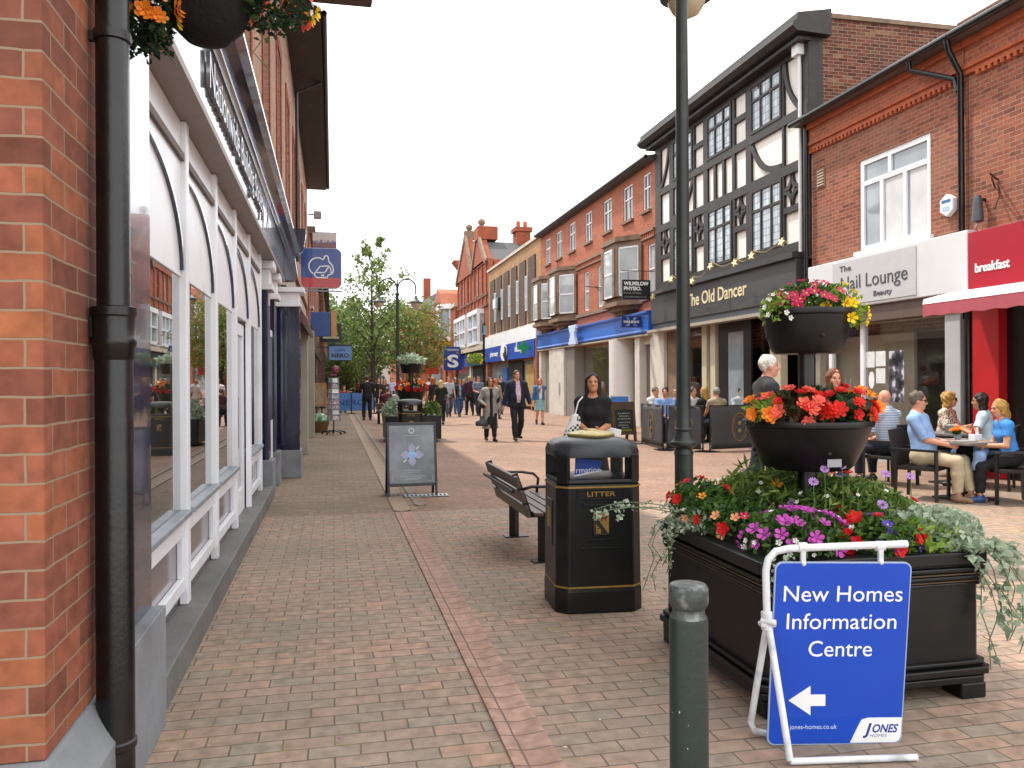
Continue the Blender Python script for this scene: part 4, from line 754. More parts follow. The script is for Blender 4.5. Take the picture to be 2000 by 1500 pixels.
MB().prism([(RX-.2, 69.2), (RX-.95, 69.9), (RX-.95, 72.1), (RX-.2, 73.0)], FZ, 5.3, 7.7).obj('pane', M_panel, o); b = MB()
for x, y in ((RX-.25, 69.1), (RX-1.03, 69.85), (RX-1.03, 71), (RX-1.03, 72.15)): b.box(x-.07, y-.07, 5.3, x+.07, y+.07, 7.7)
b.box(RX-1.05, 69.8, 6.4, RX-.98, 72.2, 6.5); b.obj('mullion', M_white, o); MB().box(RX-.45, 73.6, 3.6, RX-.39, 74.4, 6.4).box(RX-.45, 75.6, 3.6, RX-.39, 76.4, 6.4).box(RX-.45, 77.6, 3.6, RX-.39, 78.4, 6.4).obj('window', mat('deep red window recess', '6A2A1C', .6), **wk)
MB().box(RX-.6, 73, .2, RX-.39, 79.8, 2.8).obj('shop_window', M_panel, **wk)
o = thing('chimney_stack', 'broad flared red brick chimney stack behind the orange gable', 'chimney', (13, 74, 7)); MB().prism([(-1.5, -2), (4.2, -2), (4.2, 4.4), (5.0, 5.4), (-2.3, 5.4), (-1.5, 4.4)], FY, -1, 1).obj('stack', M_deepred, o); adopt(o, OG); adopt(chimney, GB)
o = boxsign('projecting_sign', 'yellow projecting sign between the orange gable and the blue S sign', (9.1, 69.0, 3.9), 2.0, 2.1, mat('sign yellow', 'C9A81E', .5, 0, .1, 3), .3); MB().box(-.6, -.06, -.2, .6, -.051, .05).box(-.4, -.06, .3, .5, -.051, .5).obj('stripe', mat('ochre lettering', '8A7018', .5), o)
o = boxsign('projecting_sign', 'bright red projecting sign low on the orange gable building', (8.7, 74.5, 2.9), 1.6, 1.5, mat('sign bright red', 'C4262A', .5, 0, .05), .3); MB().box(-.4, -.06, -.15, .45, -.051, .2).obj('stripe', M_letw, o)
o = boxsign('projecting_sign', 'small red projecting sign half hidden by the autumn tree', (8.3, 86, 3.9), 2.0, 1.0, mat('sign bright red', 'C4262A', .5, 0, .05), .3); MB().box(-.5, -.06, -.05, .5, -.051, .1).obj('stripe', M_letw, o)
FB = thing('far_gable_building', 'dark red brick building with chimney beyond the orange gable', 'building', (RX, 80.5, 0)); wk = dict(parent=FB, world=True)
b = MB(); b.prism([(RX-.5, 0), (RX+9, 0), (RX+9, 8), (RX+5, 11.5), (RX-.5, 8)], FY, 80.2, 92); b.obj('wall', M_deepred, **wk); MB().box(RX-.6, 84, 5, RX-.5, 85.2, 6.8).box(RX-.6, 88, 5, RX-.5, 89.2, 6.8).obj('window', M_white, **wk)
FB = thing('far_roofed_building', 'far building with slate hipped roof and a thin chimney above the trees', 'building', (RX, 92.5, 0)); wk = dict(parent=FB, world=True)
MB().box(RX-2, 92.3, 0, RX+9, 118, 9).obj('wall', M_deepred, **wk); b = MB(); b.add([(RX-2.5, 92, 9), (RX+9, 92, 9), (RX+9, 118, 9), (RX-2.5, 118, 9), (RX+2.5, 97, 12.3), (RX+2.5, 113, 12.3)], [(0, 1, 4), (1, 2, 5, 4), (2, 3, 5), (3, 0, 4, 5), (0, 3, 2, 1)]); b.obj('roof', M_slate, **wk); MB().box(RX+.5, 96, 10, RX+1.3, 97, 13.6).obj('chimney', M_deepred, **wk)
FB = thing('end_building', 'pale building closing the far end of the street behind the trees', 'building', (-6, 175, 0)); wk = dict(parent=FB, world=True)
MB().box(-30, 175, 0, 40, 185, 7).obj('wall', M_beige, **wk); MB().box(-30, 174.9, 7, 40, 185, 7.6).obj('parapet', M_stone, **wk); b = MB()
for k in range(16): b.box(-28+k*4, 174.8, 1, -26+k*4, 174.99, 3)
b.obj('window', M_pane, **wk)
# ------------------------------------------------------------ foliage and flower makers
def leaf_arrays(C, size, elong=1.7, up=.3, fold=.25, rng=NR):
    """one folded leaf (two triangles-pairs) per centre"""
    C = np.asarray(C, float); n = len(C); d = rng.normal(size=(n, 3)); d[:, 2] += up*0; d /= np.linalg.norm(d, axis=1)[:, None]
    s = np.cross(d, rng.normal(size=(n, 3))); s /= np.linalg.norm(s, axis=1)[:, None]; nn = np.cross(d, s); nn *= np.sign(nn[:, 2:3]+1e-6)
    z = size*rng.uniform(.6, 1.25, (n, 1)); L = d*z*elong*.5; S = s*z*.5
    v = np.stack([C-L, C+S+nn*z*fold*.4-L*.1, C+L-nn*z*fold*.3, C-S+nn*z*fold*.4-L*.1], 1).reshape(-1, 3)
    i = np.arange(n)*4; f = np.concatenate([np.stack([i, i+1, i+2], 1), np.stack([i, i+2, i+3], 1)])
    return v, f
def leaves(name, C, size, m, parent=None, **k):
    v, f = leaf_arrays(C, size, **k); return mesh_obj(name, v, f, m, parent)
def shell_pts(n, c, r, inner=.35, zmin=-1, rng=NR):
    p = rng.normal(size=(n*2, 3)); p /= np.linalg.norm(p, axis=1)[:, None]; p = p[p[:, 2] > zmin][:n]
    return np.array(c)+p*np.array(r)*rng.uniform(inner, 1, (len(p), 1))**.5
FLM = {}
def flower_mesh(kind, col, centre=None, petals=5, r=.028, cup=.35, layers=1):
    if kind in FLM: return FLM[kind]
    v, f, mi = [], [], []
    for L in range(layers):
        rr = r*(1-.28*L)
        for k in range(petals):
            a = 2*math.pi*(k+.5*L)/petals; w = math.pi/petals*1.12; n0 = len(v)
            for q, (t, s) in enumerate(((.12, 0), (.6, -.8), (.95, -.55), (1.05, 0), (.95, .55), (.6, .8))):
                v.append((rr*t*math.cos(a+s*w), rr*t*math.sin(a+s*w), rr*(cup*t*t+.25*L)+.004*L+random.uniform(-.1, .1)*rr))
            f += [(n0, n0+1, n0+2, n0+3), (n0, n0+3, n0+4, n0+5)]; mi += [0, 0]
    n0 = len(v)
    for k in range(6): v.append((r*.2*math.cos(k*math.pi/3), r*.2*math.sin(k*math.pi/3), r*.12))
    v.append((0, 0, r*.25))
    for k in range(6): f.append((n0+k, n0+(k+1) % 6, n0+6)); mi.append(1)
    me = bpy.data.meshes.new('flower'); me.from_pydata(v, [], f)
    me.materials.append(leafmat('petal '+kind, [col, tuple(min(1, x*1.25) for x in hx(col))], .3, .6)); me.materials.append(mat('flower centre '+(centre or col), centre or col, .7, 0, .1)); me.polygons.foreach_set('material_index', mi)
    FLM[kind] = me; return me
def flowers(parent, kind, P, normals, sc=(.8, 1.2), name='flower', **kw):
    me = flower_mesh(kind, **kw)
    for p, nrm in zip(P, normals):
        o = bpy.data.objects.new(name, me); COL.objects.link(o); o.parent = parent; o.location = p
        q = Vector(nrm).normalized().to_track_quat('Z', 'Y').to_euler(); o.rotation_euler = q; s = random.uniform(*sc); o.scale = (s, s, s)
FLW = dict(red=dict(col='C41616', centre='8A1010', petals=5, r=.03, cup=.4, layers=2), coral=dict(col='E0604E', centre='E8A060', petals=6, r=.034, cup=.5, layers=2), orange=dict(col='E88A2C', centre='C85A10', petals=5, r=.034, cup=.6, layers=2),
           pink=dict(col='C8305E', centre='E8C84A', petals=5, r=.024), yellow=dict(col='E6C010', centre='B88A0A', petals=5, r=.026, cup=.5), white=dict(col='E6E6DE', centre='D8D8A0', petals=5, r=.013), magenta=dict(col='B84AA6', centre='7A1E78', petals=5, r=.03),
           lilac=dict(col='B48ACC', centre='6A4A20', petals=12, r=.024, cup=.1), violet=dict(col='5A3CB4', centre='E0D050', petals=5, r=.024), scarlet=dict(col='D2281A', centre='B81810', petals=7, r=.04, cup=.3, layers=3), peach=dict(col='E09A70', centre='B86A30', petals=5, r=.026), amber=dict(col='D88A1E', centre='5A2A10', petals=5, r=.026))
LG = {'green': ['24401A', '35561F', '486A2A', '5C7C36'], 'dark': ['16281A', '21391F', '2E4A26', '3A5A2C'], 'bronze': ['2A3020', '4A3A22', '2E4426', '5E4426'], 'silver': ['8A9C82', 'A4B49A', 'B8C4AC', '788C70'], 'lime': ['4E7020', '6A8A2A', '86A03A', '9AB048'], 'grass': ['34521E', '4E6A2A', '6A8238', '84924E']}
def plant(label, loc, r, leaf, n, size, fl=(), name='bedding_plant', zmin=-.5, group=None, inner=.25, up=None, elong=1.7):
    o = thing(name, label, 'plant', loc, 0, group)
    leaves('foliage', shell_pts(n, (0, 0, 0), r, inner, zmin), size, leafmat('leaf '+leaf, LG[leaf]), o, elong=elong)
    for kind, k in fl:
        P = shell_pts(k, (0, 0, 0), [x*1.08 for x in r], .8, -.35)
        N = P/np.array(r)**2*np.array(r).mean()+np.array([-.15, -.35, .35])*.5; flowers(o, kind, P, N, **FLW[kind])
    return o
def trail(label, starts, leaf, drop, out, size, per=26, name='trailing_plant', segs=9, wander=.05):
    """trailing stems that arch out and hang, with paired leaves"""
    o = thing(name, label, 'plant', starts[0]); base = Vector(starts[0]); b = MB(); C = []
    for s in starts:
        s = Vector(s)-base; dr = drop*random.uniform(.5, 1.1); p = [s]; ox, oy = out[0]*random.uniform(.6, 1.3), out[1]*random.uniform(.6, 1.3)
        for k in range(1, segs+1):
            t = k/segs; p.append(s+Vector((ox*math.sin(t*1.57)+random.uniform(-wander, wander)*t, oy*math.sin(t*1.57)+random.uniform(-wander, wander)*t, .05*math.sin(t*3.1)-dr*t*t)))
        b.tube(p, .0025, 4)
        for k in range(per):
            t = random.uniform(.02, 1)*segs; i = min(int(t), segs-1); q = p[i].lerp(p[i+1], t-i); C.append(q+Vector([random.uniform(-.02, .02) for _ in range(3)]))
    b.obj('stem', mat('pale stem', '5A6A48', .7), o); leaves('foliage', [tuple(c) for c in C], size, leafmat('leaf '+leaf, LG[leaf]), o, elong=1.25); return o

# ------------------------------------------------------------ planter
PLX, PLY = 2.5, 3.98
PT = thing('planter', 'large square black planter with moulded bands and two bowls on a pole', 'planter', (PLX, PLY, 0))
sq = lambda s, z0, z1, b, c=.03: b.prism([(-s+c, -s), (s-c, -s), (s, -s+c), (s, s-c), (s-c, s), (-s+c, s), (-s, s-c), (-s, -s+c)], FZ, z0, z1)
b = MB(); sq(.575, .07, .69, b); b.obj('box', M_blackm, PT, bevel=.006)
for z, s in ((.02, .0),): pass
b = MB()
for z0, z1, s in ((.08, .115, .60), (.125, .16, .615), (.168, .19, .6), (.55, .565, .59), (.58, .6, .6), (.618, .64, .605), (.655, .715, .61)): sq(s, z0, z1, b, .035)
b.obj('moulded_band', M_blackm, PT, bevel=.007)
b = MB()
for z, s in ((.5725, .5935), (.609, .601)): sq(s, z-.003, z+.003, b, .034)
b.obj('gold_line', mat('worn brown line', '4E3E2A', .5, .1, .2), PT)
for sx in (-1, 1):
    for sy in (-1, 1): MB().box(sx*.52-.07, sy*.52-.07, 0, sx*.52+.07, sy*.52+.07, .079).obj('foot', M_blackm, PT, bevel=.01)
MB().box(-.57, -.57, .691, .57, .57, .70).obj('soil', mat('potting soil', '2A2018', .95, 0, .3, 20, .6, 60), PT)
MB().lathe([(.05, .7), (.05, 1.07)], 20).lathe([(.045, 1.1), (.045, 1.69)], 20).obj('pole', M_black, PT, smooth=True, auto=40)
def bowl(z0, z1, r0, r1):
    o = MB().lathe([(r0*.9, z0), (r0, z0+.02), (r0+(r1-r0)*.55, z0+(z1-z0)*.5), (r1-.012, z1-.035), (r1, z1-.03), (r1+.004, z1-.01), (r1, z1), (r1-.02, z1), (r1-.03, z1-.04), (r1-.035, z1-.045)], 48).obj('bowl', M_blackm, PT, smooth=True, auto=35)
    b = MB()
    for a in (-100, -20, 160): b.ball(((r0+(r1-r0)*.42)*math.cos(R(a)), (r0+(r1-r0)*.42)*math.sin(R(a)), z0+(z1-z0)*.38), .011)
    b.obj('drain_hole', M_ink, o); return o
bo = bowl(1.07, 1.33, .235, .335); bowl(1.685, 1.92, .185, .238)
o = MB().box(-.05, -.262, 1.10, .03, -.258, 1.14).obj('sticker', M_grey, bo)
# planting: lower bed, middle bowl, top bowl
def at(dx, dy, z): return (PLX+dx, PLY+dy, z)
plant('lime green and yellow trailing petunias over the right rim of the top bowl', at(.15, -.02, 1.9), (.17, .17, .16), 'lime', 420, .026, [('yellow', 26)])
plant('pink calibrachoa mound filling the top bowl', at(0, -.02, 1.95), (.2, .19, .13), 'green', 620, .024, [('pink', 40)])
plant('white flowered bacopa trailing over the left rim of the top bowl', at(-.2, -.05, 1.9), (.09, .1, .12), 'lime', 240, .018, [('white', 26)])
plant('dark leaved red begonia in the right half of the middle bowl', at(.11, -.05, 1.37), (.2, .22, .14), 'dark', 330, .05, [('scarlet', 22), ('red', 14)])
plant('coral begonia in the left half of the middle bowl', at(-.13, -.06, 1.37), (.18, .22, .12), 'bronze', 260, .042, [('coral', 38), ('red', 8)])
plant('orange begonia at the left end of the middle bowl', at(-.28, -.04, 1.37), (.09, .12, .09), 'lime', 90, .036, [('orange', 9)])
plant('orange and amber begonia spilling over the right end of the middle bowl', at(.29, -.03, 1.36), (.09, .14, .12), 'bronze', 110, .036, [('orange', 9), ('amber', 7)])
plant('feathery green daisy plant at the back of the square planter', at(0, .28, .84), (.5, .3, .2), 'grass', 4200, .017, [('lilac', 8), ('white', 26), ('scarlet', 4), ('amber', 6)], elong=4.2)
plant('feathery green foliage plant in the middle of the planter right of the pole', at(.22, -.02, .82), (.36, .34, .2), 'grass', 4000, .016, [('lilac', 5), ('white', 22), ('scarlet', 3)], elong=4.2)
plant('scarlet geranium standing in front of the pole', at(.12, .0, .86), (.16, .15, .09), 'green', 240, .036, [('scarlet', 8)])
plant('red and orange nasturtium mound at the far left corner of the planter', at(-.47, .3, .84), (.18, .24, .15), 'green', 620, .03, [('red', 9), ('amber', 8), ('peach', 6)])
plant('peach and orange verbena along the left side of the planter', at(-.38, .03, .79), (.22, .27, .13), 'green', 620, .026, [('peach', 12), ('red', 6), ('pink', 6)])
plant('magenta petunia mound at the front left of the planter', at(-.3, -.37, .78), (.27, .24, .13), 'green', 760, .026, [('magenta', 46), ('white', 26)])
plant('tall thin grassy stems with seed heads at the left of the pole', at(-.2, .1, .95), (.22, .2, .22), 'grass', 130, .02, [('lilac', 4)], inner=.05, elong=5)
plant('red petunia with blue lobelia at the front middle of the planter', at(.1, -.46, .76), (.2, .16, .12), 'green', 460, .026, [('red', 18), ('violet', 7), ('white', 8)])
plant('lime helichrysum and violet lobelia at the front right of the planter', at(.34, -.45, .76), (.22, .17, .1), 'lime', 420, .026, [('violet', 7)])
plant('red petunia at the right back corner of the planter', at(.46, -.02, .79), (.18, .28, .13), 'green', 520, .026, [('red', 10), ('pink', 3)])
plant('silver leaved mound at the right front corner of the planter', at(.46, -.38, .79), (.24, .22, .12), 'silver', 1000, .026)
plant('silver leaved mound at the left back corner of the planter', at(-.55, .25, .76), (.12, .2, .1), 'silver', 260, .022, [('white', 10)])
trail('silver helichrysum stems hanging down the right front corner of the planter', [at(.38+.03*k, -.56-.004*k, .74) for k in range(8)], 'silver', .52, (.2, -.13), .04, 30)
trail('silver stems hanging below the right corner towards the ground', [at(.6, -.42+.08*k, .74) for k in range(4)], 'silver', .42, (.22, -.1), .04, 28)
trail('silver stems hanging down the left far corner of the planter', [at(-.6, .2+.05*k, .74) for k in range(6)], 'silver', .4, (-.12, .0), .022, 26)
trail('silver stems arching sideways from the planter in front of the litter bin', [at(-.6, .3, .80), at(-.6, .2, .82), at(-.58, .36, .82)], 'silver', .02, (-.42, -.02), .022, 34)
trail('thin trailing stems down the front left edge behind the blue sign', [at(-.56, -.6, .72), at(-.48, -.6, .72)], 'silver', .4, (-.02, -.05), .022, 20)
# tall daisies
for x, y, z, lab in ((-.06, -.25, 1.09, 'lilac daisy on a tall stem, the highest, against the middle bowl'), (.06, -.22, 1.1, 'faded pink daisy on a tall stem right of the highest lilac one'), (.33, -.2, 1.05, 'lilac daisy in front of the empty cafe chair'), (.44, -.25, 1.04, 'lilac daisy in front of the cream trousers'), (-.13, -.26, 1.03, 'pale lilac daisy low on the left of the tall stems')):
    o = thing('daisy', lab, 'flower', at(x, y, .8), 0); MB().tube([(0, 0, -.05), (.008, .004, (z-.8)*.5), (0, 0, z-.8)], .0025, 5).obj('stem', mat('green stem', '4A6A30', .7), o); flowers(o, 'lilac', [(0, 0, z-.8)], [(-.2, -.6, .6)], **FLW['lilac'])

# ------------------------------------------------------------ hanging basket top left
HBX, HBY, HBZ = -.475, 3.40, 3.03
HG = thing('hanging_basket', 'dark round hanging basket at the top left corner', 'hanging basket', (HBX, HBY, HBZ))
MB().lathe([(.02, -.155), (.08, -.14), (.14, -.08), (.17, 0), (.175, .03), (.16, .03), (.14, 0)], 28).obj('bowl', mat('black coir liner', '14110E', .95, 0, .4, 30, .8, 60), HG, smooth=True)
b = MB()
for a in (30, 150, 270): b.tube([(.16*math.cos(R(a)), .16*math.sin(R(a)), .03), (0, 0, .5)], .004, 6)
b.obj('chain', M_alu, HG); MB().tube([(-.5, 0, .5), (0, 0, .55), (.05, 0, .5)], .012).tube([(-.5, 0, .2), (-.25, 0, .52)], .01).obj('bracket', M_black, HG)
plant('trailing orange petunias with dark leaves at the left of the hanging basket', (HBX-.22, HBY-.06, HBZ-.06), (.13, .14, .2), 'dark', 700, .026, [('amber', 14), ('peach', 14), ('orange', 12), ('yellow', 8)], zmin=-1)
plant('leafy trailing plant in the middle of the hanging basket', (HBX, HBY-.05, HBZ+.1), (.26, .22, .15), 'dark', 700, .03, [('white', 8)], zmin=-.8)
plant('yellow and coral petunias at the right of the hanging basket', (HBX+.24, HBY, HBZ+.04), (.17, .15, .14), 'dark', 620, .022, [('yellow', 10), ('coral', 14), ('white', 20), ('amber', 8)], zmin=-1)
trail('thin sprigs hanging below the left of the hanging basket', [(HBX-.2, HBY-.04, HBZ), (HBX-.16, HBY-.04, HBZ-.02), (HBX+.18, HBY, HBZ)], 'dark', .24, (.03, -.02), .022, 14)

fp = MB(); rp = random.Random(4)
for k in range(70):
    x, y = (rp.uniform(.9, 3.6), rp.uniform(2.4, 5.6)) if k % 3 else (rp.uniform(-.6, 3), rp.uniform(3, 9)); a = rp.uniform(0, 6); r_ = rp.uniform(.006, .012)
    fp.add([(x+r_*math.cos(a), y+r_*math.sin(a), .0045), (x+r_*.6*math.cos(a+1.6), y+r_*.6*math.sin(a+1.6), .007), (x-r_*math.cos(a), y-r_*math.sin(a), .005), (x-r_*.6*math.cos(a+1.6), y-r_*.6*math.sin(a+1.6), .0045)], [(0, 1, 2, 3)])
tag(fp.obj('fallen_petals', leafmat('dry petals', ['C8B060', 'D8D4C8', '8A6A3A', 'B85A8A', 'C8C0A8'])), 'scattered dry petals and crumbs on the paving', 'petals', kind='stuff')
# ------------------------------------------------------------ litter bins
def litter_bin(label, loc, full=True, rz=0):
    o = thing('litter_bin', label, 'litter bin', loc, rz); w, d = .28, .26
    def ring(s, z, c=.07): return [((-w*s+c*(1 if i in (0, 7) else 0) if False else x*s), y*s, z) for i, (x, y) in enumerate(((-w+c, -d), (w-c, -d), (w, -d+c), (w, d-c), (w-c, d), (-w+c, d), (-w, d-c), (-w, -d+c)))]
    def loft(rs):
        v = [p for r in rs for p in r]; f = [(i*8+k, i*8+(k+1) % 8, (i+1)*8+(k+1) % 8, (i+1)*8+k) for i in range(len(rs)-1) for k in range(8)]
        return MB().add(v, f+[tuple(range(8))[::-1], tuple(range((len(rs)-1)*8, len(rs)*8))])
    loft([ring(1.0, 0), ring(1.0, .14), ring(.985, .16), ring(.965, .84)]).obj('body', M_blackm, o, bevel=.012, seg=3)
    for z, s in ((.165, .992), (.815, .978)): loft([ring(s, z), ring(s, z+.012)]).obj('gold_band', M_gold, o)
    # hood with four openings: corner posts, lintel and domed lid
    for sx in (-1, 1):
        for sy in (-1, 1):
            b = MB(); x0, y0 = sx*w*.965, sy*d*.965; b.prism([(x0-sx*.065, y0), (x0, y0-sy*.065), (x0-sx*.02, y0-sy*.075), (x0-sx*.095, y0-sy*.085), (x0-sx*.08, y0-sy*.02)][::sx*sy], FZ, .842, 1.03); b.obj('hood_post', M_blackm, o, bevel=.008)
    v = []
    loft([ring(.965, .842), ring(.94, .87), ring(.72, .872)]).obj('opening_sill', M_blackm, o, bevel=.008)
    b = loft([ring(.966, 1.012, .085), ring(.97, 1.045, .085), ring(.93, 1.085, .09), ring(.8, 1.118, .1), ring(.56, 1.135, .09), ring(.3, 1.142, .06)])
    b.obj('lid', mat('grey black lid', '24262A', .38, 0, .1, 5, .08, 200), o, smooth=True, bevel=0, auto=60)
    if full:
        MB().lathe([(.15, 1.138), (.155, 1.15), (.15, 1.158), (.11, 1.17), (.05, 1.178), (.045, 1.186), (.012, 1.188)], 28).obj('ashtray_plate', mat('worn brass plate', 'A89860', .45, .5, .25, 30), o, smooth=True, auto=30)
    MB().box(-w*.7, -d*.68, .6, w*.7, d*.68, .8415).obj('bin_liner', M_dark, o)
    # front furniture
    T = frame4((0, -d*.9795-.006, 0), (1, 0, 0), (0, 0, 1))
    text('LITTER', (0, -d*.972-.004, .762), FRONT, .18, .032, M_gold, o, world=False, ext=.002, bold=.01)
    b = MB(); fy = -d*.98
    b.box(-.15, fy-.006, .745, .15, fy+.01, .75).box(-.15, fy-.006, .805, .15, fy+.01, .81).box(-.15, fy-.006, .75, -.145, fy+.01, .805).box(.145, fy-.006, .75, .15, fy+.01, .805); fy = -d*.985
    b.box(-.12, fy-.012, .70, .1, fy+.02, .71).box(-.13, fy-.008, .42, .13, fy+.02, .43).box(-.08, fy-.008, .475, .08, fy+.02, .485)
    b.obj('moulding', M_blackm, o, bevel=.002)
    fy = -d*.984-.004
    MB().prism([(p[0]+.0, p[1]+.585) for p in roundrect(.108, .155, .014)], FY, fy-.003, fy+.02).obj('badge_rim', M_black, o)
    MB().prism([(p[0]+.0, p[1]+.585) for p in roundrect(.096, .142, .01)], FY, fy-.005, fy).obj('badge', M_gold, o)
    b = MB(); b.prism([(-.047, .652), (.046, .516), (-.047, .516)], FY, fy-.0065, fy-.0052); q = fy-.0065
    b.box(.0, q, .618, .03, q+.001, .626).box(.0, q, .6, .005, q+.001, .62).box(.025, q, .6, .03, q+.001, .62).box(.028, q, .622, .038, q+.001, .634).box(-.008, q, .624, .002, q+.001, .63); b.obj('badge_print', M_ink, o)
    b = MB(); q = fy-.0078; b.box(-.034, q, .522, -.026, q+.001, .57).box(-.036, q, .572, -.028, q+.001, .582).box(-.022, q, .522, -.004, q+.001, .552).box(-.026, q, .56, -.014, q+.001, .565); b.obj('badge_figure', M_gold, o)
    fx = -w*.984-.004; MB().box(fx, -.09, .42, fx+.02, .09, .72).obj('side_panel', M_blackm, o, bevel=.006); MB().box(fx-.003, -.045, .53, fx+.0, .045, .66).obj('side_badge', M_gold, o)
    return o
litter_bin('black litter bin with a brass ashtray and two gold bands next to the bench', (1.755, 5.46, 0), True, R(-4)).scale = (1.07, 1.05, 1.02)
o = thing('litter', 'torn blue paper with white lettering stuffed inside the near litter bin', 'rubbish', (1.70, 5.35, .95), R(-3)); b = MB(); b.prism([(-.095, -.045), (.08, -.02), (.1, .045), (-.09, .07)], FY, 0, .004); b.obj('paper', mat('torn blue paper', '1E48A8', .5, 0, .05), o); MB().prism([(-.1, -.058), (.1, -.02), (.092, -.016), (-.098, -.046)], FY, -.002, .006).obj('torn_edge', M_paper, o); text('rmation', (0, -.002, -.032), FRONT, .17, .04, M_letw, o, world=False, ext=.001)

# ------------------------------------------------------------ bench
M_slat = mat('dark brown bench slat', '4C3C33', .45, 0, .2, 12, .1, 40); M_iron = mat('black bench iron', '121212', .4, 0, .15)
def bench(label, loc, rz, L=1.5, group=None):
    o = thing('bench', label, 'bench', loc, rz, group)          # faces +x, back at x=0, runs along y
    for k, (x, z) in enumerate(((-.025, .70), (.02, .575), (.06, .45))): MB(frame4((x, 0, z), (.28, 0, -1), (0, 1, 0))).box(-.045, -L/2, -.016, .055, L/2, .016).obj('back_slat', M_slat, o, bevel=.006)
    for k in range(4): MB().box(.12+k*.095, -L/2, .405, .2+k*.095, L/2, .435).obj('seat_slat', M_slat, o, bevel=.006)
    for y in (-L/2+.1, L/2-.1):
        b = MB(); b.bar((.22, y, 0), (.22, y, .4), .07, .07).bar((.08, y, .395), (.5, y, .395), .05, .02).bar((.1, y, .4), (-.03, y, .76), .05, .02, up=(0, 1, 0)).box(.12, y-.06, 0, .36, y+.06, .012); b.obj('leg', M_iron, o)
        MB().tube([(.03, y, .62), (.12, y, .645), (.3, y, .64), (.42, y, .62), (.47, y, .57), (.45, y, .41)], .014).obj('arm_rest', M_iron, o, smooth=True)
    b = MB(); b.tube([(-.06, -L/2+.02, .62), (-.06, L/2-.02, .62)], .016); b.obj('back_rail', M_iron, o)
    return o
bench('dark slatted bench seen from behind next to the near litter bin', (1.53, 7.36, 0), 0, 1.36)

# ------------------------------------------------------------ bollard
BO = thing('bollard', 'chipped dark green round bollard in the foreground', 'bollard', (.935, 2.06, 0)); BO.scale = (1, 1, 1.005)
M_boll = mat('chipped dark green paint', '1F2C26', .4, 0, .15, 8, .1, 60)
nt = M_boll.node_tree; n, l = nt.nodes, nt.links; bs_ = n['Principled BSDF']; src = bs_.inputs['Base Color'].links[0].from_socket
vz = n.new('ShaderNodeTexCoord'); vmap = n.new('ShaderNodeMapping'); vmap.inputs['Scale'].default_value = (1, 1, .6); l.new(vz.outputs['Object'], vmap.inputs[0]); v1 = noise(n, l, 55, 2, vmap.outputs[0])
k_ = n.new('ShaderNodeMapRange'); k_.inputs[1].default_value = .735; k_.inputs[2].default_value = .75; l.new(v1.outputs[0], k_.inputs[0]); q_ = n.new('ShaderNodeMixRGB'); q_.inputs[2].default_value = c4('B8B8AE'); l.new(k_.outputs[0], q_.inputs[0]); l.new(src, q_.inputs[1]); l.new(q_.outputs[0], bs_.inputs['Base Color'])
MB().lathe([(.054, 0), (.052, .02), (.052, .895), (.05, .905)], 32).obj('post', M_boll, BO, smooth=True, auto=35)
M_bolc = mat('worn bollard cap', '3A403E', .5, 0, .3, 25, .3, 60, dirt='8A8C88', ds=30)
MB().lathe([(.05, .9055), (.044, .915), (.043, .928), (.05, .938), (.0535, .945), (.0535, .982), (.05, .99), (.047, .993), (.03, .996), (.005, .998)], 32).obj('cap', M_bolc, BO, smooth=True, auto=35)

# ------------------------------------------------------------ blue swing sign
AB = thing('information_sign', 'blue swing sign on a white tubular frame pointing left to the new homes centre', 'sign', (2.05, 2.95, 0), R(-9)); AB.scale = (1.07, 1.04, 1.075)
M_tube = mat('white tube', 'D4D6D8', .35, 0, .05, 6, .02, 20, dirt='8A8C8E', ds=9)
b = MB(); b.tube([(.27, .10, .795), (.0, .10, .79), (-.2, .10, .785), (-.255, .10, .775), (-.285, .10, .745), (-.295, .10, .70), (-.295, .09, .50)], .0145, 14)
b.obj('top_bar', M_tube, AB, smooth=True, auto=50)
MB().tube([(-.295, .09, .50), (-.31, .16, .25), (-.318, .215, .07), (-.30, .225, .03), (-.24, .225, .016), (.24, .225, .016)], .0135, 12).obj('rear_leg', M_tube, AB, smooth=True, auto=50)
MB().tube([(-.292, .085, .50), (-.265, .02, .2), (-.25, -.02, .02)], .0135, 12).tube([(-.25, -.02, .016), (.24, -.02, .016)], .0125, 12).obj('front_leg', M_tube, AB, smooth=True, auto=50)
b = MB(); b.tube([(-.295, .095, .545), (-.295, .09, .475)], .022, 14).box(-.325, .07, .49, -.265, .11, .505).tube([(-.32, .09, .51), (-.27, .06, .51)], .012, 10); b.obj('hinge', M_tube, AB, bevel=.003)
for x in (-.15, .16):
    b = MB(); b.tube([(x-.017, .1, .789), (x+.017, .1, .789)], .0195, 14).box(x-.009, .085, .725, x+.009, .1, .78).ball((x, .088, .728), .011); b.obj('hanger', M_tube, AB, smooth=True, auto=50)
for x in (-.2, .2): MB().tube([(x-.015, .225, .016), (x+.015, .225, .016)], .017, 10).obj('rubber_foot', M_black, AB)
T = frame4((.0, .088, .735), (1, 0, -.02), (.02, -.085, .995))       # board hangs leaning slightly
SB = MB(T); P = [(p[0]+.01, p[1]-.37) for p in roundrect(.545, .735, .03)]; SB.prism(P, FZ, -.004, .004).obj('board_rim', mat('pale board edge', '9AAAC4', .4, 0, .05), AB)
MB(T).prism([(p[0]+.01, p[1]-.37) for p in roundrect(.535, .725, .027)], FZ, .0035, .0052).obj('board', mat('bright blue board', '1546B2', .3, 0, .04, 3, .01, 20, coat=.2), AB)
def btext(s, x, y, w, h, m, **k):
    o_ = T @ Vector((x, y, .0056)); return text(s, o_, (tuple(T.col[0][:3]), tuple(T.col[1][:3])), w, h, m, AB, world=False, ext=.0005, **k)
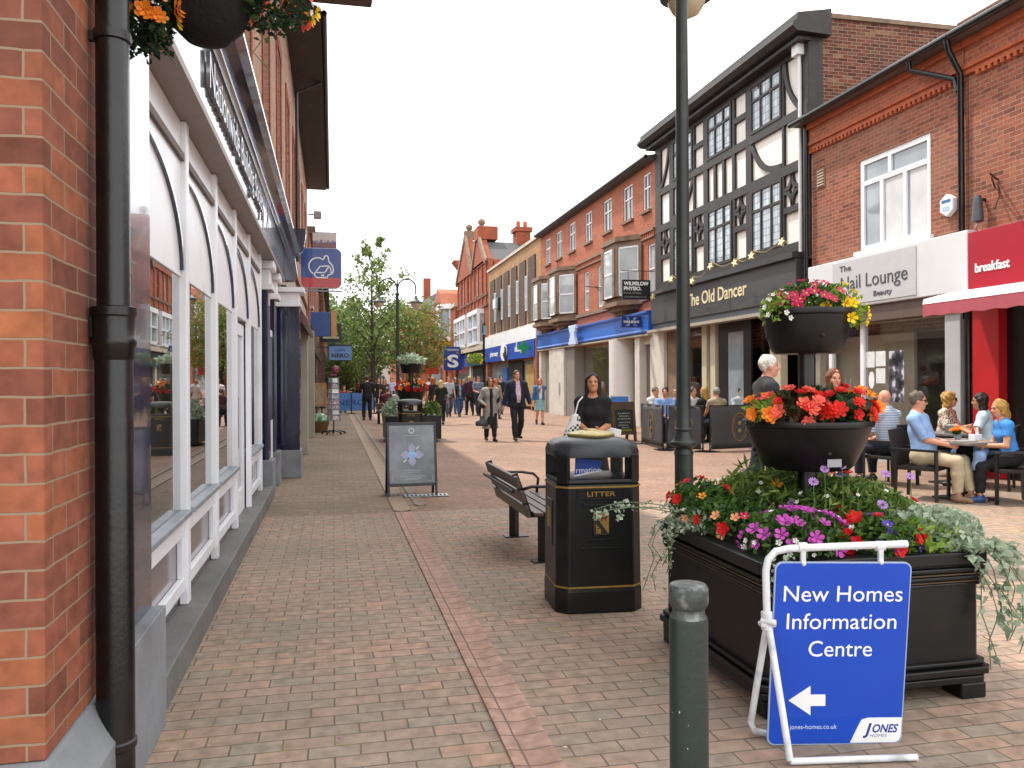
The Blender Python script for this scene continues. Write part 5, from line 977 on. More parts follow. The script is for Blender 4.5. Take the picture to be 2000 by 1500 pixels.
btext('New Homes', .012, -.158, .475, .066, M_letw); btext('Information', .012, -.268, .44, .066, M_letw); btext('Centre', .012, -.378, .255, .066, M_letw)
MB(T).prism([(-.185, -.555), (-.1, -.497), (-.098, -.532), (-.038, -.532), (-.036, -.578), (-.096, -.578), (-.094, -.616)], FZ, .005, .0064).obj('arrow', M_letw, AB)
btext('jones-homes.co.uk', -.08, -.672, .19, .019, mat('pale lettering', 'B8C4DC', .5, 0, 0))
MB(T).prism([(.072, -.73), (.102, -.66), (.115, -.635), (.14, -.628), (.277, -.628), (.277, -.705), (.27, -.722), (.255, -.73)], FZ, .0052, .006).obj('logo_panel', M_letw, AB)
btext('J', .14, -.695, .034, .046, mat('logo blue', '12308A', .5, 0, 0), bold=.03, shear=.25); btext('ONES', .208, -.688, .105, .034, mat('logo blue', '12308A', .5, 0, 0), bold=.03, shear=.25); btext('HOMES', .185, -.708, .07, .014, mat('logo blue', '12308A', .5, 0, 0), shear=.2)

# ------------------------------------------------------------ grey poster board
PB = thing('poster_board', 'grey flower poster A-board standing on the pavement', 'sign', (1.04, 11.0, 0), R(2))
T = frame4((0, 0, 0), (1, 0, 0), (0, .16, .987)); W2 = .335
b = MB(T); b.box(-W2, 0, -.02, -W2+.03, 1.0, .02).box(W2-.03, 0, -.02, W2, 1.0, .02).box(-W2+.03, .96, -.02, W2-.03, 1.0, .02).box(-W2+.03, .14, -.02, W2-.03, .18, .02); b.obj('front_frame', mat('dark grey frame', '2A2C30', .4, .2, .1), PB, bevel=.004)
T2 = frame4((0, .34, 0), (1, 0, 0), (0, -.16, .987)); b = MB(T2); b.box(-W2, 0, -.02, -W2+.03, .98, .02).box(W2-.03, 0, -.02, W2, .98, .02).box(-W2+.03, .14, -.01, W2-.03, .98, .01); b.obj('rear_frame', M_black, PB)
pm2, n, l, p_ = newmat('poster grey'); setb(p_, .12, 0, .6); nz = noise(n, l, 3.2, 3); r = ramp(n, l, nz.outputs[0], [(.35, '55595F'), (.65, '7A7F86')]); l.new(r.outputs[0], p_.inputs['Base Color'])
MB(T).box(-W2+.03, .18, .0, W2-.03, .96, .012).obj('poster', pm2, PB)
def on(o_, m, name, pl, z0=.0122, z1=.0145): return MB(T).prism(pl, FZ, z0, z1).obj(name, m, PB)
def petal(a, r0, r1, w): c, s = math.cos(R(a)), math.sin(R(a)); return [((r0+(r1-r0)*t)*c-w*k*s, .56+(r0+(r1-r0)*t)*s+w*k*c) for t, k in ((0, -.3), (.35, -1), (.7, -.75), (1, 0), (.7, .75), (.35, 1), (0, .3))]
M_f1 = mat('pale lilac print', '9C9AB8', .4, 0, .2, 20); M_f2 = mat('pale blue print', '8AB0DA', .4, 0, .15, 20)
for a in (0, 90, 180, 270): on(0, M_f1, 'petal', petal(a, .03, .16, .055))
on(0, M_f2, 'flower_centre', [(.06*math.cos(R(k*30)), .56+.055*math.sin(R(k*30))) for k in range(12)], .0147, .0152); on(0, mat('white print', 'B8C4C8', .5, 0, .1), 'stamen', petal(50, .09, .16, .014), .0147, .0152); on(0, mat('white print', 'B8C4C8', .5, 0, .1), 'stamen', petal(220, .09, .16, .014), .0147, .0152)
b = MB(T); 
for k in range(16): a, c = 2*math.pi*k/16, 2*math.pi*(k+1)/16; b.prism([(.04*math.cos(a), .885+.04*math.sin(a)), (.04*math.cos(c), .885+.04*math.sin(c)), (.026*math.cos(c), .885+.026*math.sin(c)), (.026*math.cos(a), .885+.026*math.sin(a))], FZ, .0122, .014)
b.obj('ring_emblem', mat('white print', 'B8C4C8', .5, 0, .1), PB)
b = MB(T)
for x0, x1, y in ((-.11, .11, .815), (-.11, .12, .345), (-.05, .1, .32), (-.16, .17, .265), (-.09, .12, .24), (-.1, .08, .225)): b.box(x0, y, .0122, x1, y+.012, .013)
b.obj('print_line', mat('faint print', '8E959C', .5, 0, .1), PB)
b = MB(T)
for sx in (-1, 1):
    for sy, y in ((1, .93), (-1, .21)): b.box(sx*.27, y, .0122, sx*.2, y+.006*sy, .0132).box(sx*.27, y, .0122, sx*.264, y-.07*sy, .0132)
b.obj('corner_mark', mat('faint print', '8E959C', .5, 0, .1), PB)

# ------------------------------------------------------------ lamp posts
M_lgreen = mat('dark green grey lamp paint', '1E2624', .45, 0, .15, 6, .08, 50, dirt='34403A')
M_globe = mat('cream lamp bowl', 'B8AC92', .3, 0, .05)
def lantern(b, bb, p, own=None):
    x, y, z = p; b.lathe([(.03, .3), (.05, .26), (.07, .2), (.16, .1), (.25, .06), (.26, .03), (.24, .03)], 20, (x, y, z)); bb.lathe([(.19, .03), (.18, -.04), (.13, -.12), (.05, -.16), (.01, -.165)], 20, (x, y, z)); bb.obj('lamp_bowl', M_globe, own, smooth=True); b.obj('swan_neck', M_lgreen, own, smooth=True, auto=40)
LP = thing('lamp_post', 'dark green lamp post rising out of the frame behind the planter', 'lamp post', (3.14, 7.0, 0))
MB().lathe([(.13, 0), (.13, .05), (.085, .06), (.083, .86), (.088, .865), (.088, .885), (.078, .9), (.075, .915), (.1, .935), (.118, .95), (.122, .965), (.118, .98), (.1, .995), (.088, 1.02), (.075, 1.05), (.072, 1.075), (.08, 1.085), (.08, 1.1), (.07, 1.108), (.066, 1.12), (.064, 1.5), (.056, 4.6), (.054, 5.75)], 28).obj('column', M_lgreen, LP, smooth=True, auto=35)
b = MB(); bb = MB(); b.tube([(0, 0, 5.3), (.06, .12, 5.8), (.2, .35, 6.0), (.31, .55, 5.9), (.31, .58, 5.6)], .025, 10); lantern(b, bb, (.31, .58, 5.31), LP); b = MB(); bb = MB(); b.tube([(0, 0, 5.3), (-.06, -.12, 5.7), (-.1, -.35, 5.8), (-.1, -.55, 5.6), (-.1, -.58, 5.34)], .025, 10); lantern(b, bb, (-.1, -.58, 5.35), LP)
L2_ = thing('lamp_post', 'double armed lamp post in front of the leafy trees', 'lamp post', (2.35, 30.5, 0))
MB().lathe([(.12, 0), (.085, .1), (.083, .9), (.12, .96), (.07, 1.1), (.06, 1.5), (.05, 4.7), (.08, 4.72), (.08, 4.78), (.03, 4.85), (.02, 5.3)], 14).obj('column', M_lgreen, L2_, smooth=True, auto=40)
for s in (-1, 1): b = MB(); bb = MB(); b.tube([(0, 0, 4.6)]+[(s*(.35-.33*math.cos(t)), 0, 5.0+.33*math.sin(t)) for t in [math.pi*k/8 for k in range(9)]]+[(s*.68, 0, 4.75)], .028, 8); lantern(b, bb, (s*.68, 0, 4.42), L2_)
L3_ = thing('lamp_post', 'black post carrying a flower basket at the corner of the pharmacy', 'lamp post', (8.25, 45, 0)); MB().lathe([(.14, 0), (.1, 1), (.07, 1.1), (.06, 4.2), (.09, 4.25), (.09, 4.7), (.03, 4.8)], 12).obj('column', M_black, L3_, smooth=True, auto=40); MB().box(-.04, -.12, 4.1, .12, -.08, 4.6).obj('plate', mat('teal plate', '6A9AA0', .5), L3_)
o = plant('yellow and red flower basket hung on the black post by the pharmacy', (7.75, 45, 2.7), (.5, .5, .4), 'lime', 260, .1, [('yellow', 14), ('red', 6)], name='hanging_basket')
for k in kids(o):
    if k.name.startswith('flower'): k.scale = (2.6, 2.6, 2.6)

# ------------------------------------------------------------ far furniture
litter_bin('black litter bin further up the street beyond the grey poster board', (1.71, 18.66, 0), False)
bench('far slatted bench with people sitting on it', (2.17, 29.80, 0), R(90), 1.3)
FP = thing('planter', 'far two tier planter with red and orange flowers behind the far litter bin', 'planter', (2.00, 21.47, 0)); b = MB(); sq(.7, .07, .66, b, .03); b.obj('box', M_blackm, FP); MB().lathe([(.06, .66), (.06, 2.0)], 10).obj('pole', M_black, FP); MB().lathe([(.3, 1.05), (.4, 1.35)], 18).obj('bowl', M_blackm, FP); MB().lathe([(.24, 1.75), (.3, 2.0)], 18).obj('bowl', M_blackm, FP)
def farplant(label, loc, r, leaf, n, size, fl, k):
    o = plant(label, loc, r, leaf, n, size, fl)
    for c in kids(o):
        if c.name.startswith('flower'): c.scale = (k, k, k)
farplant('red and orange flowers in the middle bowl of the far planter', (2.00, 21.47, 1.38), (.42, .4, .14), 'dark', 120, .07, [('red', 16), ('orange', 10)], 2.2)
farplant('pale green foliage in the top bowl of the far planter', (2.00, 21.47, 2.08), (.4, .35, .2), 'silver', 200, .08, [], 1)
farplant('silver foliage spilling over the left side of the far planter', (1.50, 21.17, .78), (.3, .35, .35), 'silver', 260, .07, [], 1)
farplant('silver foliage spilling over the right side of the far planter', (2.50, 21.17, .74), (.28, .3, .3), 'grass', 240, .07, [], 1)

# blue cafe barrier on the left
CB = thing('cafe_barrier', 'blue canvas cafe barrier with dark lettering across the left pavement', 'barrier', (.95, 39.5, 0)); MB().box(-1.1, -.02, .16, .95, .02, 1.0).obj('canvas', mat('cafe blue canvas', '4A76B0', .8, 0, .08, 2), CB)
text('NERO', (-.1, -.026, .42), FRONT, 1.3, .28, mat('dark blue print', '24406A', .8, 0, 0), CB, world=False, bold=.01); b = MB()
for x in (-1.12, -.1, .97): b.box(x-.03, -.03, .04, x+.03, .03, 1.04).box(x-.2, -.2, 0, x+.2, .2, .04)
b.obj('frame', M_black, CB)
# postcard rack, framed board, green bag, basket
RK = thing('postcard_rack', 'tall revolving rack of postcards on a black wheeled base', 'display rack', (.02, 24.6, 0))
MB().tube([(0, 0, .05), (0, 0, 1.75)], .02).obj('pole', M_black, RK); b = MB()
for a in range(5): b.bar((0, 0, .12), (.34*math.cos(R(a*72+20)), .34*math.sin(R(a*72+20)), .06), .04, .035).ball((.34*math.cos(R(a*72+20)), .34*math.sin(R(a*72+20)), .035), .035)
b.obj('wheeled_base', M_black, RK); pc, n, l, p_ = newmat('postcards'); setb(p_, .4); g = n.new('ShaderNodeNewGeometry'); nz = noise(n, l, 26, 2); ad = n.new('ShaderNodeMath'); ad.operation = 'MULTIPLY_ADD'; l.new(nz.outputs[0], ad.inputs[0]); ad.inputs[1].default_value = .5; l.new(g.outputs['Random Per Island'], ad.inputs[2]); r = ramp(n, l, ad.outputs[0], [(.25, 'D8D8D6'), (.55, 'B8BCC8'), (.68, '8A4A50'), (.8, 'D0CFCC'), (.92, '4A5A78'), (1, 'E0E0DE')]); l.new(r.outputs[0], p_.inputs['Base Color'])
b = MB(); fr_ = MB()
for c in range(4):
    a0 = R(c*90+25)
    T = frame4((.16*math.cos(a0), .16*math.sin(a0), .42), (-math.sin(a0), math.cos(a0), 0), (-.04*math.cos(a0), -.04*math.sin(a0), 1))
    for k in range(8):
        for q in (0,): b.add([tuple(T @ Vector(p)) for p in ((-.1, k*.155, 0), (.1, k*.155, 0), (.1, k*.155+.14, -.02), (-.1, k*.155+.14, -.02))], [(0, 1, 2, 3)])
        fr_.add([tuple(T @ Vector(p)) for p in ((-.12, k*.155-.006, .012), (.12, k*.155-.006, .012), (.12, k*.155+.012, .012), (-.12, k*.155+.012, .012))], [(0, 1, 2, 3)])
    fr_.bar(tuple(T @ Vector((-.12, -.05, -.005))), tuple(T @ Vector((-.12, 1.25, -.03))), .012, .012).bar(tuple(T @ Vector((.12, -.05, -.005))), tuple(T @ Vector((.12, 1.25, -.03))), .012, .012)
b.obj('postcard', pc, RK); fr_.obj('wire_pocket', M_grey, RK); MB().box(-.1, -.1, 1.72, .1, .1, 1.76).ball((.06, 0, 1.9), (.1, .1, .12)).obj('topper', mat('red and blue topper', '8A3A58', .5, 0, .5, 14), RK)
o = thing('framed_board', 'wooden framed board leaning by the brick shop wall behind the postcards', 'notice board', (-.42, 26.5, 0)); b = MB(); b.box(-.22, -.03, .78, -.17, .02, 1.5).box(.17, -.03, .78, .22, .02, 1.5).box(-.17, -.03, 1.44, .17, .02, 1.5).box(-.17, -.03, .78, .17, .02, .84); b.obj('frame', mat('golden wood', 'A87A3E', .5, 0, .15), o); MB().box(-.17, -.01, .84, .17, .01, 1.44).obj('picture', mat('pale brown print', '9A8468', .7, 0, .35, 9), o); MB().box(-.1, .02, 0, -.06, .3, .78).box(.06, .02, 0, .1, .3, .78).box(-.2, -.05, .7, .2, .3, .75).obj('stand', M_black, o)
o = thing('basket', 'wicker basket under the framed board holding a green bag', 'basket', (-.38, 25.6, 0)); MB().lathe([(.2, 0), (.27, .3), (.28, .34), (.25, .33)], 16).obj('wicker', mat('brown wicker', '6E5236', .8, 0, .3, 30, .6, 40), o)
o = thing('bag', 'pale green plastic bag stuffed in the wicker basket', 'bag', (-.38, 25.6, .33)); v_ = MB().ball((0, 0, .06), (.24, .24, .2), 14, 8); rv = [(p[0]*(1+.25*math.sin(9*p[2]*7+p[0]*20)), p[1]*(1+.2*math.sin(p[0]*33)), p[2]) for p in v_.v]; mesh_obj('plastic', rv, v_.f, mat('pale green plastic', '7FA684', .35, 0, .2, 8), o)

# pub barriers, chalkboard
M_canv = mat('charcoal canvas', '3E3E42', .75, 0, .12, 3, .1, 30)
def barrier(label, a, c, sag=0, n=14, h=.97):
    a, c = Vector((*a, 0)), Vector((*c, 0)); L = (c-a).length; ex = (c-a).normalized(); T = frame4(a, ex, (0, 0, 1)); o = thing('barrier', label, 'barrier', a, 0, 'canvas barriers round the pub tables')
    def pt(u, v): w = sag*math.sin(math.pi*u/L)*(1-v/h)*.5+sag*.3*math.sin(u*9+v*5); return tuple((T @ Vector((u, v-(.0), w)))-a)
    v = [pt(.05+(L-.1)*i/n, .07+(h-.08)*j/8) for j in range(9) for i in range(n+1)]; f = [(j*(n+1)+i, j*(n+1)+i+1, (j+1)*(n+1)+i+1, (j+1)*(n+1)+i) for j in range(8) for i in range(n)]
    ob = mesh_obj('canvas', v, f, M_canv, o, smooth=True); sd = ob.modifiers.new('thickness', 'SOLIDIFY'); sd.thickness = .012; sd.offset = 0
    b = MB(Matrix.Translation(-a) @ T); b.tube([(.02, 0, 0), (.02, h+.01, 0), (L-.02, h+.01, 0), (L-.02, 0, 0)], .018, 8).tube([(.02, .06, 0), (L-.02, .06, 0)], .012, 8).box(-.12, -.0, -.18, .16, .02, .18).box(L-.16, 0, -.18, L+.12, .02, .18); b.obj('frame', M_black, o)
    b = MB(Matrix.Translation(-a) @ T); k = 26
    for ring, ww in ((1, .018), (.8, .008)):
        for i in range(k):
            p0, p1 = [(L/2+.2*ring*math.cos(2*math.pi*q/k), h*.53+.3*ring*math.sin(2*math.pi*q/k), (.018+sag*.25)) for q in (i, i+1)]; b.bar(p0, p1, ww, .006, up=(0, 0, 1))
    for z in (.43, .6): b.ball((L/2, z, (.02+sag*.25)), (.05, .05, .01), 8, 4)
    b2 = b; b2.obj('gold_emblem', M_goldp, o); return o
barrier('charcoal canvas pub barrier with gold oval emblem at the left end', (7.3, 18.7), (7.1, 16.9), .03)
barrier('sagging charcoal canvas pub barrier at the corner behind the lamp post', (7.12, 16.8), (7.75, 16.25), .1)
barrier('charcoal canvas pub barrier partly hidden by the white haired man', (7.85, 16.2), (9.4, 16.5), .01)
CH = thing('chalkboard', 'wooden chalkboard A-board with faint chalk writing beside the pub barrier', 'sign', (7.15, 19.6, 0), R(8)); M_wood = mat('dark brown wood', '4A3626', .6, 0, .2, 12); T = frame4((0, -.12, 0), (1, 0, 0), (0, .12, .99)); T2 = frame4((0, .35, 0), (1, 0, 0), (0, -.22, .98))
b = MB(T); b.box(-.32, 0, -.02, -.25, 1.0, .02).box(.25, 0, -.02, .32, 1.0, .02).box(-.25, .8, -.02, .25, 1.0, .02).box(-.32, .17, -.015, .32, .25, .03); b.obj('front_frame', M_wood, CH); b = MB(T2); b.box(-.32, 0, -.02, -.25, .98, .02).box(.25, 0, -.02, .32, .98, .02).box(-.25, .2, -.02, .25, .98, .0); b.obj('rear_frame', M_wood, CH)
MB(T).box(-.25, .25, -.005, .25, .8, .008).obj('slate', mat('chalkboard black', '1C201E', .8, 0, .2), CH); b = MB(T); 
for y, x0, x1 in ((.7, -.16, .17), (.63, -.14, .15), (.56, -.18, .18), (.47, -.15, .16), (.4, -.17, .1), (.34, -.08, .12)):
    x = x0
    while x < x1: w_ = random.uniform(.015, .04); b.box(x, y, .0082, min(x+w_, x1), y+random.uniform(.015, .03), .0095); x += w_+random.uniform(.008, .02)
b.obj('chalk_mark', mat('chalk', '8E9490', .9, 0, .1), CH); MB(T).box(-.2, .26, .0082, .2, .31, .0095).obj('chalk_grass', mat('green chalk', '6A7A1E', .9, 0, .2), CH)
o = thing('banner_stand', 'blue and white fabric barrier banner behind the seated drinkers', 'barrier', (8.25, 22.9, 0)); MB().box(-.27, -.02, .3, .27, .02, 1.06).obj('fabric', mat('sky blue banner', '3E78C0', .6, 0, .1), o); MB().box(-.3, -.03, 1.06, .3, .03, 1.11).box(-.3, -.025, 0, -.27, .025, 1.06).box(.27, -.025, 0, .3, .025, 1.06).obj('frame', M_upvc, o)
o = thing('overhead_cable', 'thin cable slung across the street from the left buildings', 'cable', (-.4, 36, 8)); pts = [(-.35+k*.33, 36-k*.3, 8.35+.05*math.sin(k*.4)-.003*k*k) for k in range(14)]; q = MB().tube(pts, .014, 6); mesh_obj('wire', q.v, q.f, M_black, o, world=True)

# ------------------------------------------------------------ trees
def tree(label, loc, h, crown, cols, n, size, seed, trunk=.12, name='street_tree', limbs=14, sparse=0, base=.25, group=None):
    rg = np.random.default_rng(seed); rnd = random.Random(seed); o = thing(name, label, 'tree', loc, 0, group); b = MB(); tips = []
    b.tube([(0, 0, 0), (.04, .02, h*.3), (-.03, .04, h*.6), (.02, 0, h*.97)], [trunk, trunk*.8, trunk*.5, .015], 9)
    for i in range(limbs):
        z = h*(base+(.93-base)*(i/limbs)); a = i*2.4+rnd.uniform(-.4, .4); rr = crown(z/h)*rnd.uniform(.65, 1.05); p0 = Vector((0, 0, z)); p2 = Vector((rr*math.cos(a), rr*math.sin(a), z+h*.11+rr*.25)); p1 = p0.lerp(p2, .5)+Vector((0, 0, rr*.12))
        b.tube([p0, p1, p2], [trunk*.35*(1-z/h*.6), trunk*.2, .008], 6)
        for q in range(4):
            t = rnd.uniform(.35, 1); c = p0.lerp(p2, t)+Vector([rnd.uniform(-.25, .25)*rr for _ in range(3)]); b.tube([p0.lerp(p2, t*.85), c], [.012, .004], 4); tips.append(c)
        tips.append(p2)
    b.obj('trunk', mat('tree bark', '3E342A', .9, 0, .25, 8, .5, 20), o)
    C = []
    for c in tips:
        k = int(n/len(tips)*rnd.uniform(.4, 1.6)); s = crown(min(1, c.z/h))*.3+.12
        C.append(np.array(c)+rg.normal(size=(k, 3))*np.array([s, s, s*.7])*(.6 if not sparse else .45))
    leaves('crown', np.concatenate(C), size, leafmat('leaf '+cols[0], cols[1]), o, rng=rg); return o
TGp = 'trees along the middle of the street'
cr1 = lambda t: 2.3*math.sin(min(1, max(0, (t-.1)/.55))*1.57)*(1-max(0, t-.45)/.58)+.12
tree('tall wispy tree with a bare pointed top beside the double armed lamp', (2.2, 47, 0), 9.4, cr1, ('olive', ['4E5E2C', '62763A', '788A48', '90A05E']), 2600, .14, 3, .14, limbs=22, sparse=1, group=None)
tree('dense dark green tree below the double armed lamp', (2.4, 52, 0), 6.0, lambda t: 2.5*math.sin(min(1, max(.05, t))*2.6)+.2, ('mid green', ['3A4E26', '4E6A2E', '628038', '7A9444']), 2600, .15, 5, .16, limbs=22, base=.3)
tree('bright green tree with autumn tints near the far right shops', (5.0, 55, 0), 6.2, lambda t: 2.3*math.sin(min(1, max(.05, t))*2.6)+.2, ('autumn', ['5E7A30', '7E9A3E', '6A7838', '947850', '8A6A46', '8EA44A']), 2800, .15, 8, .15, limbs=22, base=.3)
tree('broad pale green tree at the far end of the street on the left', (-.3, 88, 0), 8.5, lambda t: 4.0*math.sin(min(1, max(.05, t))*2.7)+.3, ('pale', ['5E744A', '748A58', '889E66', '546A44']), 3800, .3, 12, .25, limbs=22, base=.15)
tree('rounded olive bush tree behind the blue cafe barrier', (.9, 58, 0), 3.4, lambda t: 1.5*math.sin(min(1, max(.05, t))*2.8)+.2, ('bush', ['525E30', '6A783A', '7E8A46', '5C6A34']), 3000, .13, 21, .1, limbs=18, base=.12)
tree('far grey green tree between the street trees and the left shops', (3.2, 100, 0), 8.0, lambda t: 4.2*math.sin(min(1, max(.05, t))*2.7)+.3, ('grey green', ['56664A', '66785A', '4A5A40']), 3000, .32, 30, .25, limbs=20, base=.12)
tree('far bright tree rising beyond the left terrace', (-2.5, 118, 0), 14, lambda t: 4.5*math.sin(min(1, max(.05, t))*2.7)+.3, ('pale', ['5E744A', '748A58', '889E66', '546A44']), 3000, .4, 33, .3, limbs=20, base=.2)
tree('autumn tree right in front of the far red brick building', (6.6, 66, 0), 7.0, lambda t: 2.2*math.sin(min(1, max(.05, t))*2.6)+.2, ('brown green', ['6A6A34', '8A7A48', '7A5A38', '5A6A30']), 2800, .18, 40, .13, limbs=20, base=.3)
# ------------------------------------------------------------ people: one continuous signed-distance body each, clothes as separate skins
class SDF:
    def __init__(s, lo, hi, h):
        s.h = h; s.lo = np.array(lo, np.float32)-2*h; n = np.ceil((np.array(hi)-np.array(lo))/h).astype(int)+5
        s.ax = [(s.lo[i]+h*np.arange(n[i])).astype(np.float32) for i in range(3)]; s.f = np.full(n, .3, np.float32)
    def win(s, lo, hi):
        sl = []
        for i in range(3):
            a = int(max(0, np.floor((lo[i]-s.lo[i])/s.h))); b = int(min(len(s.ax[i]), np.ceil((hi[i]-s.lo[i])/s.h)+1))
            if b <= a: return None
            sl.append(slice(a, b))
        return tuple(sl)
    def grid(s, w): return s.ax[0][w[0]][:, None, None], s.ax[1][w[1]][None, :, None], s.ax[2][w[2]][None, None, :]
    def put(s, w, d, k):
        a = s.f[w]
        if k <= 0: s.f[w] = np.minimum(a, d); return
        t = np.clip(.5+.5*(a-d)/k, 0, 1); s.f[w] = a*(1-t)+d*t-k*t*(1-t)
    def cone(s, a, b, ra, rb, k=.02, ax=None, flat=1, cut=False, cuta=False):
        a, b = np.array(a, float), np.array(b, float); R_ = max(ra, rb)*1.3+.1; w = s.win(np.minimum(a, b)-R_, np.maximum(a, b)+R_)
        if w is None: return
        X, Y, Z = s.grid(w); ab = b-a; L2 = ab@ab+1e-9; px, py, pz = X-a[0], Y-a[1], Z-a[2]
        tr = (px*ab[0]+py*ab[1]+pz*ab[2])/L2; t = np.clip(tr, 0, 1); qx, qy, qz = px-ab[0]*t, py-ab[1]*t, pz-ab[2]*t
        r = ra+(rb-ra)*t
        if ax is not None:
            c = qx*ax[0]+qy*ax[1]+qz*ax[2]; e = 1/flat-1; d2 = qx*qx+qy*qy+qz*qz+c*c*((1/flat)**2-1); d = (np.sqrt(np.maximum(d2, 0))-r)*(.5+.5*flat)
        else: d = np.sqrt(qx*qx+qy*qy+qz*qz)-r
        L = math.sqrt(L2)
        if cut: d = np.maximum(d, (tr-1)*L)
        if cuta: d = np.maximum(d, -tr*L)
        s.put(w, d, k)
    def ell(s, c, r, k=.02, M_=None, carve=False):
        c = np.array(c, float); R_ = max(r)+.08; w = s.win(c-R_, c+R_)
        if w is None: return
        X, Y, Z = s.grid(w); p = [X-c[0], Y-c[1], Z-c[2]]
        if M_ is not None: p = [p[0]*M_[0][i]+p[1]*M_[1][i]+p[2]*M_[2][i] for i in range(3)]
        q = np.sqrt((p[0]/r[0])**2+(p[1]/r[1])**2+(p[2]/r[2])**2); g = np.sqrt((p[0]/r[0]**2)**2+(p[1]/r[1]**2)**2+(p[2]/r[2]**2)**2)+1e-6; d = q*(q-1)/g
        if carve:
            a = s.f[w]; d = -d; t = np.clip(.5+.5*(d-a)/max(k, 1e-4), 0, 1); s.f[w] = a*(1-t)+d*t+k*t*(1-t)
        else: s.put(w, d, k)
    def clip(s, o, n):
        n = np.array(n, float)/np.linalg.norm(n); X, Y, Z = s.grid((slice(None),)*3); s.f = np.maximum(s.f, (X-o[0])*n[0]+(Y-o[1])*n[1]+(Z-o[2])*n[2]).astype(np.float32)
    def ripple(s, amp, seed, fr=22):
        rg = np.random.default_rng(seed); X, Y, Z = s.grid((slice(None),)*3); d = 0
        for i in range(4):
            q = rg.normal(size=3)*np.array([1, 1, .55]); q = q/np.linalg.norm(q)*fr*rg.uniform(.6, 1.7); d = d+np.sin(X*q[0]+Y*q[1]+Z*q[2]+rg.uniform(0, 6)).astype(np.float32)
        s.f = s.f+amp*d*.5
    def mesh(s):
        f = s.f; f[0] = f[-1] = .1; f[:, 0] = f[:, -1] = .1; f[:, :, 0] = f[:, :, -1] = .1; I = f < 0; n = np.array(f.shape)-1
        cor = [(i, j, k) for i in (0, 1) for j in (0, 1) for k in (0, 1)]; sh = lambda A, c: A[c[0]:n[0]+c[0], c[1]:n[1]+c[1], c[2]:n[2]+c[2]]
        cnt = sum(sh(I, c).astype(np.int8) for c in cor); act = (cnt > 0) & (cnt < 8); idx = np.full(tuple(n), -1, np.int64); cells = np.argwhere(act); idx[act] = np.arange(len(cells))
        pos = np.zeros((len(cells), 3)); w = np.zeros(len(cells))
        for a in cor:
            for ax in range(3):
                if a[ax]: continue
                b = list(a); b[ax] = 1; fa = f[cells[:, 0]+a[0], cells[:, 1]+a[1], cells[:, 2]+a[2]]; fb = f[cells[:, 0]+b[0], cells[:, 1]+b[1], cells[:, 2]+b[2]]
                m = (fa < 0) != (fb < 0); t = np.where(m, fa/(fa-fb+1e-12), 0); p = np.tile(np.array(a, float), (len(cells), 1)); p[:, ax] += t; pos[m] += p[m]; w[m] += 1
        pos = (cells+pos/w[:, None])*s.h+s.lo; Q = []
        for ax in range(3):
            u, v = (ax+1) % 3, (ax+2) % 3; A = I[tuple(slice(0, -1) if i == ax else slice(None) for i in range(3))]; B = I[tuple(slice(1, None) if i == ax else slice(None) for i in range(3))]
            e = np.argwhere(A != B); fl = A[tuple(e.T)]; ok = (e[:, u] > 0) & (e[:, v] > 0) & (e[:, u] < n[u]) & (e[:, v] < n[v]); e = e[ok]; fl = fl[ok]
            def c(du, dv): q = e.copy(); q[:, u] -= du; q[:, v] -= dv; return idx[tuple(q.T)]
            q = np.stack([c(1, 1), c(0, 1), c(0, 0), c(1, 0)], 1); q[~fl] = q[~fl][:, ::-1]; Q.append(q)
        return pos, np.concatenate(Q)
def ik(a, b, l1, l2, pole):
    a, b, pole = Vector(a), Vector(b), Vector(pole); d = b-a; L = min(d.length, (l1+l2)*.999); dn = d.normalized(); b = a+dn*L
    x = (l1*l1-l2*l2+L*L)/(2*L); y = math.sqrt(max(0, l1*l1-x*x)); p = pole-dn*pole.dot(dn); p = p.normalized() if p.length > 1e-5 else dn.orthogonal().normalized(); return a+dn*x+p*y, b
SKIN = {'fair': 'C89070', 'tan': 'B87E5C', 'pink': 'CC9078', 'brown': '8A5A40'}
HAIRM = {'blond': 'A8823E', 'lightblond': 'C4A468', 'brown': '4A3020', 'dark': '1C1512', 'white': 'D0CCC2', 'grey': '8A857C', 'auburn': '6A3A20', 'ginger': '9A5628', 'greybrown': '5E5248'}
def clothmat(name, col, pattern=None):
    key = 'cloth '+name
    if key in MATS: return MATS[key]
    if not pattern: return mat(key, col, .85, 0, .14, 9, .35, 180)
    m, n, l, b = newmat(key); setb(b, .85, 0, .3); tc = n.new('ShaderNodeTexCoord')
    if pattern == 'stripe': t = n.new('ShaderNodeTexWave'); t.bands_direction = 'Z'; t.inputs['Scale'].default_value = 9; l.new(tc.outputs['Object'], t.inputs[0]); r = ramp(n, l, t.outputs['Fac'], [(.45, '8FA0B8'), (.6, 'C8D0DC')])
    else: t = noise(n, l, 26, 2); r = ramp(n, l, t.outputs[0], [(.4, '8A4A50'), (.46, 'D8CCB8'), (.56, 'DCD2C0'), (.62, '5A5048')])
    l.new(r.outputs[0], b.inputs['Base Color']); return m
PG = 0
